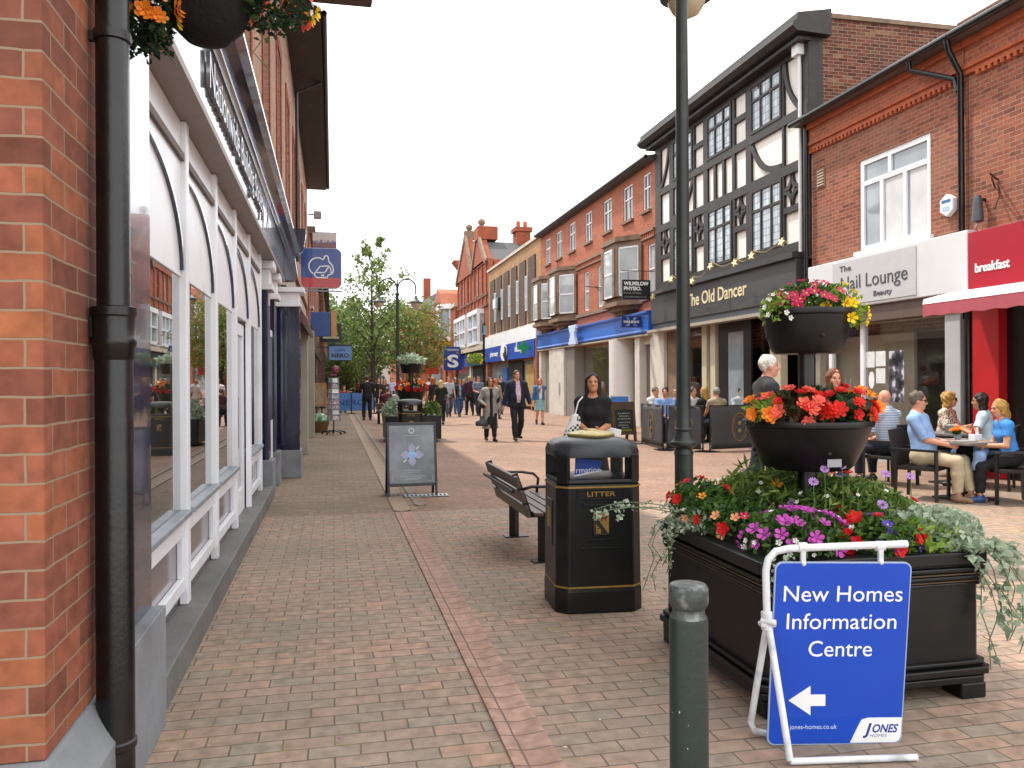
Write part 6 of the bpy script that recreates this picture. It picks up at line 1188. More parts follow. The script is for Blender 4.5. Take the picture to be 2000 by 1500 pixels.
def person(label, loc, rz, h=1.7, fem=False, skin='fair', sit=False, feet=None, hands=None, lean=0, look=(0, 0), top=None, sleeve=.55, hem=-.05, legs=None, legcut=1, skirt=None, jacket=None, coat=None, hair=('brown', 'short'),
           shoes='1A1A1C', glasses=False, res=.011, seed=1, build=1.0, group=None, shorts=0, knees=None, bag=None, hipz=None):
    """facing +y in its own space; all clothing follows the posed skeleton"""
    global PG; PG += 1; S = h/1.75; V = Vector; near = res < .0125
    hz = (hipz or .56)/S if sit else (hipz or .93)
    P = V((0, 0, hz)); U = V((0, math.sin(R(lean)), math.cos(R(lean)))); Fw = V((0, math.cos(R(lean)), -math.sin(R(lean)))); X1 = V((1, 0, 0))
    sw = .165 if fem else .19; sw *= .5+.5*build; chest = P+U*.32; nb = P+U*.54; sh = [P+U*.458-X1*sw, P+U*.458+X1*sw]; hip = [P-X1*.088-U*.01, P+X1*.088-U*.01]
    hc = nb+U*.055+V((0, .025+.03*math.sin(R(lean)), .1))
    ya, pi_ = R(look[0]), R(look[1]); HM = Matrix.Rotation(ya, 3, 'Z') @ Matrix.Rotation(pi_, 3, 'X'); hm = np.array(HM)
    H = lambda x, y, z: hc+HM @ V((x, y, z))
    if feet is None: feet = ((-.1, .0, .08), (.1, .0, .08)) if not sit else ((-.12, .44, .08), (.12, .40, .08))
    if hands is None: hands = ((-.25, .06, hz-.06), (.25, .06, hz-.06)) if not sit else ((-.14, .36, hz+.09), (.14, .36, hz+.09))
    kn, an, el, wr = [], [], [], []
    for i in (0, 1):
        sd = -1 if i == 0 else 1
        k_, a_ = ik(hip[i], feet[i], .43, .42, (knees[i] if knees else (sd*.12, 1, .15))); kn.append(k_); an.append(a_)
        e_, w_ = ik(sh[i], hands[i], .285, .25, (sd*.55, -1, -.35)); el.append(e_); wr.append(w_)
    allp = [P, chest, nb, hc, *sh, *hip, *kn, *an, *el, *wr]; pad = .24
    lo = [min(p[i] for p in allp)-pad for i in range(3)]; hi = [max(p[i] for p in allp)+pad for i in range(3)]; lo[2] = max(lo[2], -.02)
    ax = np.array(Fw)
    def torso(s, g=0, low=True):
        b = build; s.cone(P+U*.02, P+U*.17, .15*b+g, (.118 if fem else .138)*b+g, .03, ax, .72); s.cone(P+U*.15, chest, (.12 if fem else .138)*b+g, (.138 if fem else .16)*b+g, .03, ax, .70)
        s.cone(chest, P+U*.43, (.138 if fem else .158)*b+g, (.115 if fem else .14)*b+g, .03, ax, .66); s.cone(sh[0]+X1*.02, sh[1]-X1*.02, .056+g, .056+g, .05); s.cone(P+U*.44, nb, .085+g*.6, .058+g*.5, .04)
        for q in sh: s.cone(nb-U*.035, q, .05+g*.7, .05+g, .04)
        if fem:
            for q in (-.06, .06): s.ell(P+U*.325+X1*q+Fw*.062, (.064+g, .056+g, .066+g), .045)
        elif build > 1.05: s.ell(P+U*.14+Fw*.05, (.13*b+g, .1*b+g, .13+g), .05)
    def hips(s, g=0):
        for i in (0, 1): s.ell(hip[i]-Fw*.035-U*.0, (.095+g, .1+g, .1+g), .04)
        s.cone(P-X1*.05, P+X1*.05, .115+g, .115+g, .04)
    def leg(s, g0=0, g1=0, upto=2., foot=False):
        for i in (0, 1):
            if upto <= 1: s.cone(hip[i], hip[i].lerp(kn[i], upto), .088+g0, .088-.032*upto+g0+(g1-g0)*upto, .03, cut=True)
            else:
                s.cone(hip[i], kn[i], .088+g0, .055+g0*.6+g1*.4, .03); e = kn[i].lerp(an[i], upto-1); c = kn[i].lerp(an[i], .35)
                s.cone(kn[i], c, .054+(g0+g1)*.5, .052+g1, .02); s.cone(c, e, .052+g1, (.052-.018*(upto-1))+g1, .02, cut=not foot)
    def arm(s, g0=0, g1=0, upto=2.):
        for i in (0, 1):
            if upto <= 1: s.cone(sh[i], sh[i].lerp(el[i], upto), .052+g0, .052-.01*upto+g1, .03, cut=True)
            else: s.cone(sh[i], el[i], .052+g0, .04+g0*.5+g1*.5, .03); s.cone(el[i], el[i].lerp(wr[i], upto-1), .041+g0*.5+g1*.5, .041-.013*(upto-1)+g1, .015, cut=upto < 2.0)
    fdir = []
    for i in (0, 1):
        d = V((0, 1, 0)); fz = an[i].z
        if fz > .13 and not sit: d = V((0, .55, -.8)) if an[i].y < P.y else V((0, .95, .3))
        fdir.append(d+X1*(.12 if i else -.12))
    # ---- body
    s = SDF(lo, hi, res/S); torso(s); hips(s); leg(s, foot=True); arm(s)
    s.cone(nb-U*.04, hc+V((0, -.012, -.06)), .056, .052, .02)
    s.ell(H(0, -.006, .022), (.074, .093, .098), .01, hm); s.ell(H(0, .026, -.045), (.058, .064, .075), .03, hm); s.ell(H(0, .06, -.088), (.03, .026, .024), .025, hm)
    s.cone(H(0, .084, .008), H(0, .104, -.03), .009, .0145, .012); s.ell(H(0, .078, .022), (.05, .016, .012), .015, hm)
    for q in (-1, 1): s.ell(H(q*.074, -.006, -.012), (.011, .02, .032), .006, hm); s.ell(H(q*.03, .094, .004), (.017, .013, .012), .01, hm, carve=True); s.ell(H(q*.036, .066, -.03), (.02, .018, .018), .015, hm)
    s.ell(H(0, .083, -.056), (.024, .011, .011), .008, hm)
    for i in (0, 1):
        sd = -1 if i == 0 else 1; d = (wr[i]-el[i]).normalized(); side = V((-sd, 0, 0)); side = side-d*side.dot(d); side = side.normalized() if side.length > .2 else d.orthogonal().normalized()
        pn = side; ac = d.cross(pn).normalized()        # ac: across the palm
        if ac.y < 0: ac = -ac
        c = wr[i]+d*.05; s.cone(wr[i]-d*.01, wr[i]+d*.085, .027, .036, .012, np.array(pn), .5)
        for q, (o_, L) in enumerate(((.027, .07), (.009, .08), (-.009, .074), (-.026, .058))):
            a0 = wr[i]+d*.085+ac*o_; b0 = a0+(d*.85+pn*.3+ac*o_*1.6)*L*.52; c0 = b0+(d*.5+pn*.8)*L*.48; s.cone(a0, b0, .0098, .009, .004); s.cone(b0, c0, .009, .0075, .004)
        a0 = wr[i]+d*.03+ac*.03; b0 = a0+(d*.55+ac*.65+pn*.25)*.04; s.cone(a0, b0, .012, .0105, .008); s.cone(b0, b0+(d*.8+ac*.15+pn*.35)*.035, .0105, .008, .004)
        f_ = fdir[i]; s.cone(an[i]-f_*.03-V((0, 0, .035)), an[i]+f_*.13-V((0, 0, .05)), .038, .026, .03)
    v, q = s.mesh(); root = mesh_obj('person', v*S, q, mat('skin '+skin, SKIN[skin], .55, 0, .06, 14, .08, 90), smooth=True); tag(root, label, 'person', group); root.location = loc; root.rotation_euler = (0, 0, rz)
    def skinobj(name, s, m):
        v, q = s.mesh()
        if len(v): return mesh_obj(name, v*S, q, m, root, smooth=True)
    G = lambda l=lo, h_=hi: SDF(l, h_, res/S)
    # ---- trousers, skirt
    if legs:
        nm, col = legs; s = G(); hips(s, .014); s.cone(P, P+U*.1, .155*build, .145*build, .03, ax, .74); leg(s, .014, .024 if legcut > 1.2 else .03, legcut if legcut <= 1 else min(2, legcut)*.97); s.ripple(.0045, seed, 26); s.clip(P+U*.13, U); skinobj('trousers' if legcut > 1.1 else 'shorts', s, clothmat(nm, col))
    if skirt:
        nm, col, L, fl = skirt; s = G(); hips(s, .012); s.cone(P+U*.1, P+U*.0, .135, .16, .03, ax, .75); e = P+V((0, (kn[0].y+kn[1].y)/4, -L)); s.cone(P, e, .165, fl, .03, np.array([0, 1, 0]), .8, cut=True); s.ripple(.007, seed, 20); s.clip(P+U*.13, U); skinobj('skirt', s, clothmat(nm, col))
    # ---- top
    if top:
        nm, col = top[:2]; s = G(); torso(s, .014); arm(s, .014, .02 if sleeve <= 1 else .012, sleeve)
        if hem < .0: s.cone(P+U*.15, P+U*hem, .128*build+.02, .158*build+.016, .03, ax, .76, cut=True)
        s.ripple(.005, seed+5, 20); s.clip(P+U*hem, -U); s.ell(nb+U*.035+Fw*.035, (.078, .085, .075), .012, carve=True); skinobj('shirt' if len(top) < 4 else top[3], s, clothmat(nm, col, top[2] if len(top) > 2 else None))
    lay = jacket or coat
    if lay:
        nm, col, L = lay; s = G(); torso(s, .034); arm(s, .028, .022, 1.93); s.cone(P+U*.18, P+U*-.06, .15*build+.02, .175*build+.02, .03, ax, .78)
        if L > .2: s.cone(P+U*-.02, P+V((0, -.02, -L)), .19, .225, .03, np.array([0, 1, 0]), .75, cut=True)
        s.ripple(.006, seed+9, 16); s.clip(P-U*(L if L <= .2 else .0)-V((0, 0, L if L > .2 else 0)), -U if L <= .2 else (0, 0, -1)); s.ell(nb+U*.045+Fw*.045, (.078, .1, .085), .01, carve=True)
        gx = .075 if coat else .07
        a, b = nb+Fw*.14, P+Fw*.17-V((0, 0, L)); X, Y, Z = s.grid((slice(None),)*3)          # open front: a wedge taken out of the cloth
        yy = (Y-P.y)*Fw.y+(Z-P.z)*Fw.z; hh = (Z-P.z)
        wd = gx*(.55 if coat else 1)+(.0 if coat else -.10)*np.abs(hh-.30)*.9+.0*X; d = np.maximum(np.abs(X-.0)-np.maximum(wd, .012), -(yy-.03)); s.f = np.maximum(s.f, -d).astype(np.float32)
        skinobj('coat' if coat else 'jacket', s, clothmat(nm, col))
    # ---- shoes
    for i in (0, 1):
        f_ = fdir[i]; a = np.array(an[i]); s = SDF(a-.2, a+.24, min(res, .011)/S); s.cone(an[i]-f_*.035-V((0, 0, .035)), an[i]+f_*.14-V((0, 0, .048)), .047, .034, .02); s.cone(an[i]-V((0, 0, .03)), an[i]+V((0, 0, .0)), .046, .045, .02)
        if not (an[i].z > .13 and not sit): s.clip((0, 0, an[i].z-.078), (0, 0, -1))
        skinobj('shoe', s, mat('shoe '+shoes, shoes, .5, 0, .1))
    # ---- hair
    hcol, st = hair
    if st != 'bald':
        s = SDF(np.array(hc)-.32-np.array([0, 0, .28]), np.array(hc)+.22, min(res, .011)/S); s.ell(H(0, -.016, .03), (.082, .1, .1), .01, hm)
        if st in ('long', 'bob', 'pony', 'big'):
            D = {'long': .30, 'bob': .16, 'pony': .1, 'big': .13}[st]; s.cone(H(0, -.045, -.01), H(0, -.045, 0)+V((0, -.03, -D)), .085, .075 if st != 'long' else .06, .03, hm[:, 1], .62)
            for q in (-1, 1): s.cone(H(q*.064, -.012, .02), H(q*.072, -.012, 0)+V((0, -.0, -D*.75)), .034, .03, .03)
            if st == 'big': s.ell(H(0, -.03, .03), (.105, .11, .11), .03, hm)
            if st == 'pony': s.cone(H(0, -.1, .02), H(0, -.12, -.16), .035, .022, .03)
        s.ripple(.005 if st != 'big' else .008, seed+3, 60); s.ell(H(0, .112, -.018), (.064, .088, .1), .008, hm, carve=True)
        if st in ('short', 'wavy'):
            s.clip(H(0, 0, -.075 if st == 'short' else -.1), HM @ V((0, .35, -1)))
        skinobj('hair', s, mat('hair '+hcol, HAIRM[hcol], .55, 0, .3, 40, .6, 120, .4))
    # ---- face
    b = MB(); e = MB()
    for q in (-1, 1):
        c = H(q*.031, .082, .004); o_ = MB().ball((0, 0, 0), (.013, .007, .008), 8, 5)
        if near or True:
            w_ = MB(Matrix.Translation(c) @ HM.to_4x4()); w_.ball((0, 0, 0), (.0125, .006, .0075), 8, 5); w_.T = Matrix.Scale(S, 4) @ Matrix.Identity(4)
            w_.v = [tuple(S*Vector(p)) for p in w_.v]; w_.obj('eye', mat('dark eye', '1A120E', .2, 0, 0), root, smooth=True)
        b.T = Matrix.Identity(4); p0, p1 = H(q*.018, .09, .026), H(q*.05, .076, .027); b.add(*[(lambda M_: (M_.v, M_.f))(MB().tube([S*p0, S*p1], .0042*S, 5))][0])
    b.T = None; b.obj('eyebrow', mat('hair '+('brown' if hcol in ('blond', 'lightblond', 'white') else hcol), HAIRM['greybrown' if hcol in ('blond', 'lightblond', 'white') else hcol], .6), root)
    w_ = MB(); w_.tube([S*H(-.022, .083, -.055), S*H(0, .0945, -.0555), S*H(.022, .083, -.055)], .0048*S, 6); w_.obj('mouth', mat('lips', '9A5048', .5, 0, .05), root, smooth=True)
    if glasses:
        w_ = MB()
        for q in (-1, 1): w_.bar(S*H(q*.006, .101, .006), S*H(q*.058, .092, .008), .012*S, .034*S); w_.tube([S*H(q*.06, .09, .01), S*H(q*.08, .0, .008)], .004*S, 5)
        w_.obj('sunglasses', mat('black lens', '0C0A0A', .12), root)
    root['_h'] = 0; del root['_h']; return root, dict(wr=[w*S for w in wr], hc=hc*S)
def wp(root, p): return Matrix.Translation(root.location) @ Matrix.Rotation(root.rotation_euler[2], 4, 'Z') @ Vector(p)
def gp(px, d):
    u = (px-1000)/1600; s_, c_ = math.sin(math.atan(350/1600)), math.cos(math.atan(350/1600)); return (d*(s_+c_*u), d*(c_-s_*u), 0)
FC, AW = R(180+12), R(-6)         # facing the camera / walking away
BLK, NVY = ('black', '0E0E10'), ('navy suit', '151A28')
# ---- the walkers in front
person('woman in a grey open coat over a black dress walking toward the camera', gp(957, 20.9), R(184), 1.63, True, 'tan', feet=((-.08, .16, .08), (.08, -.14, .1)), hands=((-.27, .0, .84), (.2, .14, 1.02)), top=BLK, sleeve=1.9, skirt=('black skirt', '161416', .48, .17), coat=('grey coat', '8E8C86', .58), hair=('dark', 'bob'), legs=('black tights', '121214'), legcut=1.98, res=.013, seed=3)
person('man in a navy suit and open pink shirt walking toward the camera', gp(1009, 21.1), R(186), 1.82, False, 'pink', feet=((-.12, -.2, .12), (.11, .2, .08)), hands=((-.33, .12, .84), (.33, -.06, .85)), top=('pale pink shirt', 'C4A8B8'), sleeve=1.9, hem=-.0, legs=('dark trousers', '14161E'), legcut=2, jacket=('navy suit', '161C2C', .1), hair=('brown', 'short'), shoes='14100E', res=.013, seed=4, build=1.12)
person('woman in a denim jacket and pale blue skirt walking by the bank', gp(1054, 28.6), R(180), 1.62, True, 'pink', feet=((-.07, .14, .08), (.08, -.2, .16)), hands=((.0, .22, 1.42), (.3, .0, .86)), top=('white tee', 'D0D0D0'), skirt=('pale blue skirt', '7FA6AC', .4, .2), jacket=('denim', '3E6290', .0), hair=('ginger', 'bob'), res=.015, seed=5)
W1, w1 = person('woman in a black dress standing behind the litter bin looking up', gp(1158, 9.35), R(164), 1.63, True, 'tan', feet=((-.08, .02, .08), (.1, -.04, .08)), hands=((-.07, .26, 1.06), (.06, .27, 1.04)), lean=-2, look=(-2, 8), top=('black cloth', '0D0D0F'), sleeve=.95, hem=-.05, skirt=('black cloth', '0D0D0F', .45, .19), hair=('dark', 'long'), res=.0085, seed=6)
o = thing('bag', 'white tote bag with black check pattern hanging at the side of the woman in black', 'bag', tuple(gp(1119, 9.25)[:2])+(1.0,)); chk, n, l, p_ = newmat('checked canvas'); setb(p_, .85); tt = n.new('ShaderNodeTexChecker'); tt.inputs['Scale'].default_value = 36; tt.inputs[1].default_value = c4('D6D4D0'); tt.inputs[2].default_value = c4('16161A'); tc_ = n.new('ShaderNodeTexCoord'); l.new(tc_.outputs['Object'], tt.inputs[0]); gg = n.new('ShaderNodeTexNoise'); gg.inputs['Scale'].default_value = 5; l.new(tc_.outputs['Object'], gg.inputs[0]); rr_ = ramp(n, l, gg.outputs[0], [(.48, (0, 0, 0)), (.52, (1, 1, 1))]); mm = n.new('ShaderNodeMixRGB'); mm.inputs[1].default_value = c4('D6D4D0'); l.new(rr_.outputs[0], mm.inputs[0]); l.new(tt.outputs[0], mm.inputs[2]); l.new(mm.outputs[0], p_.inputs['Base Color'])
s = SDF((-.2, -.15, -.3), (.2, .15, .3), .012); s.cone((0, 0, -.14), (.02, 0, .12), .13, .06, .02, np.array([0, 1, 0]), .5); s.ripple(.006, 3, 24); v, q = s.mesh(); mesh_obj('canvas', v, q, chk, o, smooth=True); MB().tube([(.02, 0, .15), (.06, 0, .3), (.12, .02, .36)], .008).obj('strap', M_letw, o)
o = thing('bag', 'white paper bag behind the elbow of the woman in black', 'bag', tuple(gp(1196, 9.5)[:2])+(.92,)); MB(Matrix.Rotation(R(20), 4, 'Y')).prism([(-.1, -.07), (.1, -.05), (.08, .08), (-.1, .06)], FY, -.03, .03).obj('paper', M_paper, o, bevel=.01)
W2_, w2 = person('white haired man in a charcoal t-shirt and jeans striding to the right', gp(1488, 9.3), R(-100), 1.83, False, 'pink', feet=((-.1, .34, .08), (.09, -.42, .22)), hands=((-.24, .3, 1.02), (.26, .22, .98)), lean=5, look=(-4, 0), top=('charcoal tee', '26262B'), sleeve=.85, hem=-.06, legs=('dark jeans', '16202E'), legcut=2, hair=('white', 'wavy'), res=.0085, seed=7, build=1.05)
W3_, w3 = person('woman with auburn hair in jeans behind the planter pushing a pushchair', gp(1624, 9.9), R(165), 1.68, True, 'pink', feet=((-.1, .1, .08), (.1, -.2, .1)), hands=((-.2, .34, .98), (.2, .34, .98)), lean=6, look=(6, -4), top=('grey top', '5A5A60'), sleeve=1.2, legs=('blue jeans', '2A4468'), legcut=2, hair=('auburn', 'long'), res=.0095, seed=8)
PC = thing('pushchair', 'silver framed pushchair half hidden behind the planter bowls', 'pushchair', gp(1585, 9.35), R(165)); b = MB()
for sx in (-.24, .24): b.tube([(sx, -.55, .98), (sx, -.4, .95), (sx, .35, .12)], .013, 8).tube([(sx, .1, .5), (sx, -.35, .12)], .013, 8)
b.tube([(-.24, -.55, .98), (.24, -.55, .98)], .014, 8).tube([(-.24, -.1, .38), (.24, -.1, .38)], .012, 8); b.obj('frame', M_alu, PC)
for sx in (-.26, .26):
    for sy in (-.36, .36): MB(frame4((sx-.02, sy, .09), (0, 1, 0), (0, 0, 1))).lathe([(.09, 0), (.09, .04)], 16).obj('wheel', M_black, PC)
MB().box(-.2, -.2, .36, .2, .2, .42).bar((0, -.18, .4), (0, -.34, .85), .4, .04, up=(1, 0, 0)).obj('seat', mat('dark grey fabric', '26282C', .8), PC, bevel=.01); MB().box(-.2, -.3, .17, .2, .2, .28).obj('basket', mat('pale grey basket', '9A9A94', .7, 0, .2, 20), PC, bevel=.02)
# ---- the crowd up the street
person('man in a black suit walking away on the left', gp(717, 32.5), R(4), 1.78, False, 'pink', feet=((-.14, -.1, .1), (.13, .12, .08)), hands=((-.24, .25, 1.05), (.3, .0, .84)), top=('black suit cloth', '101114'), sleeve=1.95, hem=-.12, legs=BLK, legcut=2, hair=('brown', 'short'), res=.016, seed=10, build=1.1)
person('blonde woman in a black tee and leggings seen from behind', gp(861, 28.6), R(-8), 1.58, True, 'fair', feet=((-.07, .02, .08), (.08, -.06, .1)), hands=((-.28, -.02, .84), (.26, .1, .95)), top=('black tee', '0E0E10'), sleeve=.8, hem=-.14, legs=('black leggings', '101012'), legcut=1.95, hair=('lightblond', 'bob'), res=.015, seed=11, build=1.05)
person('woman with long brown hair and wide black trousers seen from behind', gp(846, 30.5), R(5), 1.68, True, 'fair', top=BLK, sleeve=.6, skirt=('black wide trousers', '0E0E10', .82, .16), hair=('ginger', 'long'), res=.016, seed=12)
crowd_more = 0
walk = ((-.09, .18, .08), (.09, -.2, .14))
crowd = [(876, 35.0, 1.74, False, ('pale tee', '9EA4AC'), ('grey jeans', '3A4658'), ('brown', 'short'), 'man in a pale grey tee walking behind the blonde woman', None),
 (884, 38.0, 1.6, True, ('grey stripe top', '5E6470'), ('mid jeans', '3A5070'), ('brown', 'bob'), 'woman in a slate top and jeans in the middle of the crowd', None),
 (897, 35.2, 1.62, True, ('heather tee', '7E8A98'), ('blue denim jeans', '2E4870'), ('dark', 'pony'), 'woman in a dark cardigan over a grey tee and tan boots', ('dark cardigan', '1C2230', .02)),
 (917, 36.5, 1.76, False, ('white collar', 'C8C8C8'), ('black jeans', '14141A'), ('lightblond', 'short'), 'blond man in a maroon jacket and black jeans', ('maroon', '3A1620', .06)),
 (934, 36.0, 1.75, False, ('grey tee', '5E6C7C'), ('dark blue jeans', '1A2234'), ('dark', 'short'), 'dark haired man in a grey blue tee walking by the pharmacy', None),
 (968, 33.0, 1.64, True, ('tan top', 'A08468'), ('mid jeans', '3A5070'), ('ginger', 'long'), 'fair woman in a tan top half hidden behind the grey coat', None),
 (978, 37.0, 1.78, False, ('navy jumper', '161C2E'), ('pale jeans', '6A7A90'), ('dark', 'short'), 'man in a navy jumper behind the man in the navy suit', None),
 (838, 46.0, 1.72, False, ('white shirt', 'CCCCD0'), ('black trousers', '141418'), ('dark', 'short'), 'man in a white shirt and black trousers left of the long haired woman', None),
 (819, 36.0, 1.66, True, ('oatmeal dress', 'A89A8E'), ('oatmeal trousers', 'A89A8E'), ('ginger', 'short'), 'elderly figure in oatmeal clothes right of the far planter', None),
 (765, 46.0, 1.74, False, ('pale blue shirt', 'A8B4CC'), ('navy trousers', '1A2238'), ('brown', 'short'), 'man in a pale blue shirt left of the double armed lamp', None),
 (751, 42.0, 1.68, True, ('dark brown top', '3A2620'), ('black trousers', '141418'), ('brown', 'long'), 'woman with long brown hair in dark clothes under the trees', None),
 (783, 38.0, 1.7, False, ('white shirt', 'CCCCD0'), ('navy trousers', '1A2238'), ('dark', 'short'), 'man in a white shirt leaning behind the far planter', None),
 (739, 44.0, 1.7, False, ('black coat', '141416'), ('black trousers', '141418'), ('dark', 'short'), 'figure in black beyond the suited man', None),
 (728, 50.0, 1.7, True, ('dusty pink top', '9A6A68'), ('mid jeans', '3A5070'), ('brown', 'bob'), 'woman in a dusty pink top beyond the suited man', None),
 (889, 47.0, 1.75, False, ('dark teal top', '1E3A40'), ('grey jeans', '3A4658'), ('grey', 'short'), 'grey haired man in teal far behind the cardigan woman', None),
 (906, 50.0, 1.64, True, ('rose top', '8A4A5A'), ('mid jeans', '3A5070'), ('blond', 'bob'), 'blond woman in a rose top far behind the maroon jacket', None),
 (926, 52.0, 1.74, False, ('white shirt', 'CCCCD0'), ('black trousers', '141418'), ('brown', 'short'), 'man in a white shirt in the gap left of the grey blue tee', None),
 (945, 46.0, 1.66, True, ('green top', '4A5A3A'), ('black trousers', '141418'), ('dark', 'bob'), 'woman in a moss green top left of the grey coat', None),
 (808, 50.0, 1.72, False, ('sky shirt', '8AA4C8'), ('navy trousers', '1A2238'), ('grey', 'short'), 'man in a sky blue shirt far behind the far planter', None),
 (700, 56.0, 1.66, True, ('rust top', '8A4A2A'), ('black trousers', '141418'), ('brown', 'bob'), 'woman in a rust top beyond the blue cafe barrier', None)]
for i, (px_, d_, h_, fm, tp, lg, hr, lab, jk) in enumerate(crowd):
    away = i in (3, 7, 8)
    person(lab, gp(px_, d_), R(182+5*(i % 3)) if not away else R(-5+4*i), h_, fm, ('fair', 'pink', 'tan')[i % 3], feet=walk if i % 2 else (walk[1], walk[0]) and ((-.09, -.2, .14), (.09, .18, .08)), hands=((-.27, .1, .86), (.27, -.04, .87)) if i != 4 else ((-.27, .05, .86), (.12, .26, 1.05)), top=tp, sleeve=.7 if not jk else 1.9, hem=-.08, legs=lg, legcut=2, jacket=jk, hair=hr, shoes='6A4A2A' if i == 2 else '1A1A1C', res=.02, seed=20+i)
# ---- people on the far bench and at the blue cafe barrier
def sitter(label, loc, rz, top, hair, res=.02, legs=('dark jeans', '1C2434'), fem=True, h=1.66, seed=50, **k): return person(label, loc, rz, h, fem, k.pop('skin', 'fair'), True, top=top, hair=hair, legs=legs, legcut=2, res=res, seed=seed, **k)
sitter('person in a maroon top sitting on the far bench', (1.93, 29.88, 0), R(0), ('maroon top', '4A1822'), ('greybrown', 'short'), seed=51, fem=False)
sitter('grey haired person in a pale top sitting beside the maroon one on the far bench', (2.30, 29.80, 0), R(0), ('pale grey top', '9AA0A4'), ('greybrown', 'bob'), seed=52)
sitter('person in a red top sitting behind the blue cafe barrier', (.55, 41.5, 0), R(170), ('red top', '9A2A24'), ('brown', 'short'), seed=53)
sitter('person in a cream top sitting behind the left end of the blue cafe barrier', (.0, 41.2, 0), R(200), ('cream top', 'BCA88C'), ('blond', 'short'), seed=54)
# ---- drinkers behind the pub barriers
for i, (px_, d_, rz_, tp, hr, fm, lab) in enumerate(((1279, 21.6, 200, ('white tee', 'D0D0D0'), ('greybrown', 'short'), False, 'man in a white tee seated at the left end behind the pub barrier'), (1299, 20.2, 150, ('light blue shirt', '7A9AC8'), ('dark', 'short'), False, 'dark haired man in light blue looking down behind the pub barrier'),
    (1322, 20.2, 120, ('denim blue shirt', '3A5A8A'), ('brown', 'short'), False, 'brown haired man in denim blue just left of the lamp post'), (1352, 20.6, 200, ('white tee', 'D0D0D0'), ('brown', 'short'), False, 'person in a white tee right beside the lamp post'),
    (1376, 20.0, 20, ('black top', '141416'), ('blond', 'bob'), True, 'blonde woman seen from behind over the pub barrier'), (1400, 19.6, 5, ('beige jumper', 'A09478'), ('grey', 'short'), False, 'grey haired man in a beige jumper seen from behind'), (1447, 20.6, 170, ('pale tee', '9EA4AC'), ('dark', 'short'), False, 'person in a pale tee half hidden by the white haired man'))):
    sitter(lab, gp(px_, d_), R(rz_), tp, hr, .0165, fem=fm, seed=60+i, h=1.72)

# ---- cafe furniture
M_rat = mat('dark brown rattan', '1E1814', .6, 0, .3, 60, .5, 150); M_leg = mat('dark chair frame', '1C1A18', .4, 0, .15)
def make_chair(label, loc, rz):
    o = thing('cafe_chair', label, 'chair', loc, rz, 'dark rattan cafe chairs')       # faces +y
    MB().box(-.25, -.24, .38, .25, .25, .43).obj('seat', M_rat, o, bevel=.012); MB(Matrix.Translation((0, -.25, .40)) @ Matrix.Rotation(R(8), 4, 'X')).box(-.25, -.025, .0, .25, .02, .50).obj('backrest', M_rat, o, bevel=.012)
    for sx in (-1, 1):
        MB().bar((sx*.265, .24, 0), (sx*.265, .24, .62), .035, .035).obj('leg', M_leg, o); MB().bar((sx*.265, -.25, 0), (sx*.265, -.235, .4), .035, .035).obj('leg', M_leg, o); MB().bar((sx*.265, .265, .635), (sx*.265, -.3, .645), .05, .03).bar((sx*.265, -.235, .4), (sx*.265, -.30, .66), .03, .03).obj('arm_rest', M_leg, o, bevel=.004)
    return o
chair0 = make_chair('rattan chair of the man in the light blue shirt', (7.41, 9.18, 0), R(-145)); chs = []
def chair(label, loc, rz):
    c = copy_tree(chair0); c['label'] = label; c.location = (*loc, 0); c.rotation_euler = (0, 0, rz); return c
chair('rattan chair with its woven back to the camera, holding the bald man in stripes', (7.97, 10.54), R(15)); chair('rattan chair at the right edge, holding the girl in the blue tee', (8.23, 8.64), R(66)); chair('rattan chair under the curly blonde woman', (9.46, 11.24), R(205)); chair('rattan chair under the dark haired woman in the pale tee', (9.02, 9.80), R(40))
M_table = mat('grey stone table top', '77736E', .4, 0, .2, 20)
def make_table(label, loc, rz):
    o = thing('cafe_table', label, 'table', loc, rz, 'square cafe tables'); MB().box(-.36, -.36, .715, .36, .36, .75).obj('tabletop', M_table, o, bevel=.006); MB().box(-.07, -.07, .02, .07, .07, .715).obj('leg', M_leg, o); MB().box(-.27, -.27, 0, .27, .27, .025).obj('base', M_leg, o, bevel=.006); return o
t0 = make_table('square cafe table between the man in light blue and the girl in the blue tee', (7.91, 9.02, 0), R(10)); t1 = copy_tree(t0); t1['label'] = 'square cafe table in front of the curly blonde woman'; t1.location = (8.96, 10.37, 0)
# ---- cafe guests
person('man in a light blue shirt, sunglasses and cream trousers sitting back in a rattan chair', (7.43, 9.18, 0), R(-145), 1.78, False, 'pink', True, feet=((-.1, .52, .08), (.1, .42, .08)), hands=((-.12, .27, .71), (.05, .29, .70)), lean=-8, look=(24, -4), top=('light blue shirt 2', '8FB0DC'), sleeve=.95, hem=-.02, legs=('cream trousers', 'B8A88C'), legcut=1.95, hair=('greybrown', 'short'), shoes='8A6A50', glasses=True, res=.0085, seed=70, build=1.08)
person('bald man in a striped shirt sitting with his back to the camera', (7.97, 10.54, 0), R(15), 1.76, False, 'pink', True, lean=6, look=(-8, -6), top=('striped shirt', '8FA0B8', 'stripe'), sleeve=.9, hem=-.02, legs=('navy jeans', '1C2438'), legcut=1.95, hair=('grey', 'bald'), res=.0095, seed=71, build=1.1)
person('curly blonde woman with glasses in a flowery blouse at the rear table', (9.46, 11.24, 0), R(207), 1.66, True, 'pink', True, hands=((-.12, .36, .82), (.12, .4, .84)), lean=8, look=(18, 0), top=('flowery blouse', 'D8CCB8', 'floral'), sleeve=.9, hem=-.02, legs=('plum trousers', '3A2E3E'), legcut=1.95, hair=('blond', 'big'), glasses=True, res=.0095, seed=72)
